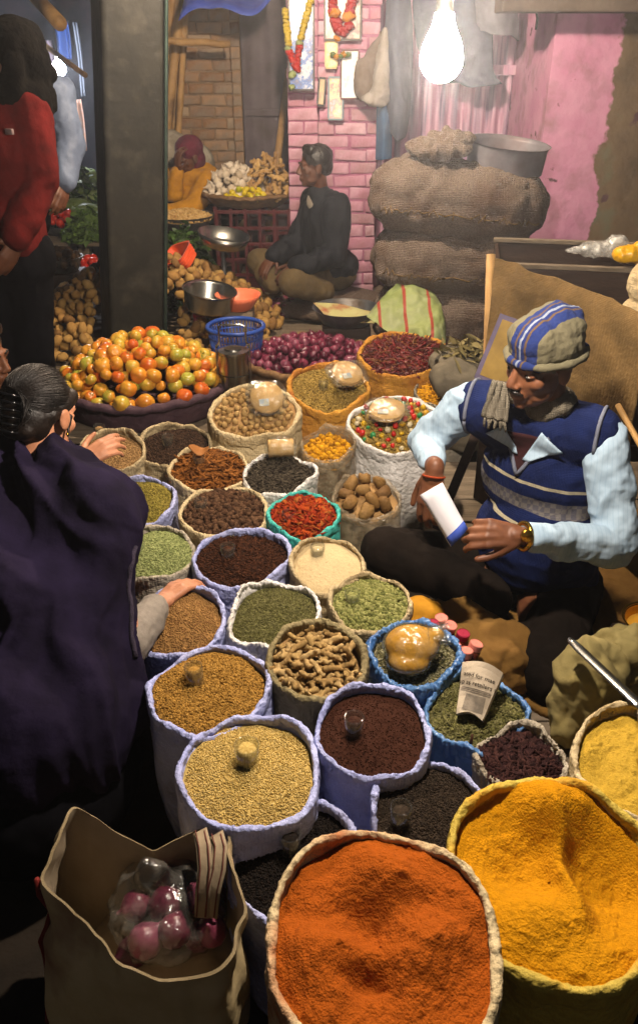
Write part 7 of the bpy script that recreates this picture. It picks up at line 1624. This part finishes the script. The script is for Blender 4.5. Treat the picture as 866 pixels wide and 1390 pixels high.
# backdrop of the lane: sheets, boards, tarpaulins, poles
m_lane = mat('sooty lane wall', '#2c2e36', '#3c3f49', .9, sc=2, bump=.4, bsc=8, dirt='#5a4a50', dsc=1.5)
t = thing('lane_wall', (-3.2, 12.0, 0), 'sooty grey wall closing the lane behind the far bulb', 'wall'); G().box((-3.2, 12.1, 1.8), (6.5, .2, 3.6)).build('wall_face', m_lane, t, False)
for k, (px0, py0, px1, py1, Y, c_, la) in enumerate([(99, 135, 118, 205, 9.8, '#8a6a58', 'cream and red printed sack hung at the far stall'), (78, 112, 95, 180, 10.2, '#5a2a2c', 'maroon board standing behind the far bulb'), (72, 30, 100, 80, 10.4, '#2c4a86', 'blue plastic sheet hung above the far bulb'), (100, 30, 118, 130, 10.0, '#5c626c', 'grey cloth hung in the lane beside the post'), (56, 55, 75, 98, 10.6, '#8c7c88', 'pale pink cloth hung behind the black head scarf')]):
    a = P(px0, py0, Y=Y); b = P(px1, py1, Y=Y); m = mat('lane cloth %d' % k, c_, rough=.8, sc=4, bump=.4, dirt='#8f8a84' if k == 0 else None, dsc=8)
    rows = [[(a.x+(b.x-a.x)*u, Y+.05*math.sin(u*9+k)+.03*math.sin(v*4), a.z+(b.z-a.z)*v) for u in np.linspace(0, 1, 14)] for v in np.linspace(0, 1, 10)]
    tag(G().grid(rows).build('hung_sheet', m, solid=.01), la, 'cloth')
m_awn = mat('grey awning sheet', '#34363e', '#44474f', .8, sc=3, bump=.4)
rows = [[Vector((-3.6+2.2*u, 6.0+3.5*v, 2.32+.28*v+.05*math.sin(u*7+v*3)-.08*math.sin(PI*u))) for u in np.linspace(0, 1, 16)] for v in np.linspace(0, 1, 12)]
tag(G().grid([[tuple(q) for q in r] for r in rows]).build('awning', m_awn, solid=.01), 'sagging grey awning over the lane', 'awning')
for k, (a, b, r, la) in enumerate([((62, 62, 8.2), (116, 102, 7.2), .022, 'slanting pale pole crossing the lane above the far bulb'), ((48, -5, 7.0), (82, 32, 6.4), .05, 'thick pale pole slanting under the grey awning')]):
    tag(G().tube([P(a[0], a[1], Y=a[2]), P(b[0], b[1], Y=b[2])], r, 10).build('slanting_pole', m_bamboo), la, 'pole')
# lumps of sacking behind the woman in mustard
q = P(232, 215, Y=6.75); V, F = cloth_blob([('e', q, (.24, .17, .2)), ('e', q+Vn(.18, .02, -.03), (.16, .15, .14)), ('e', Vn(q.x, q.y, .45), (.3, .2, .28))], .014, 4, .02, 8, 4)
tag(link('stuffed_sack', mk_mesh('stuffed_sack', V, F, m_greysack)), 'bulging pale sack behind the woman in mustard', 'sack')
# ------------------------------------------------------------------ smoky night air
m_haze = bpy.data.materials.new('smoky air'); m_haze.use_nodes = True; nt = m_haze.node_tree; nt.nodes.clear()
pv = nt.nodes.new('ShaderNodeVolumePrincipled'); pv.inputs['Color'].default_value = (.9, .92, .97, 1); pv.inputs['Density'].default_value = .004; pv.inputs['Anisotropy'].default_value = .75
ou = nt.nodes.new('ShaderNodeOutputMaterial'); nt.links.new(pv.outputs[0], ou.inputs['Volume'])
hz = G().box((0, 8, 1.3), (44, 44, 4.8)).build('haze', m_haze, None, False); tag(hz, 'thin smoky night air over the market', 'haze', None, 'stuff')
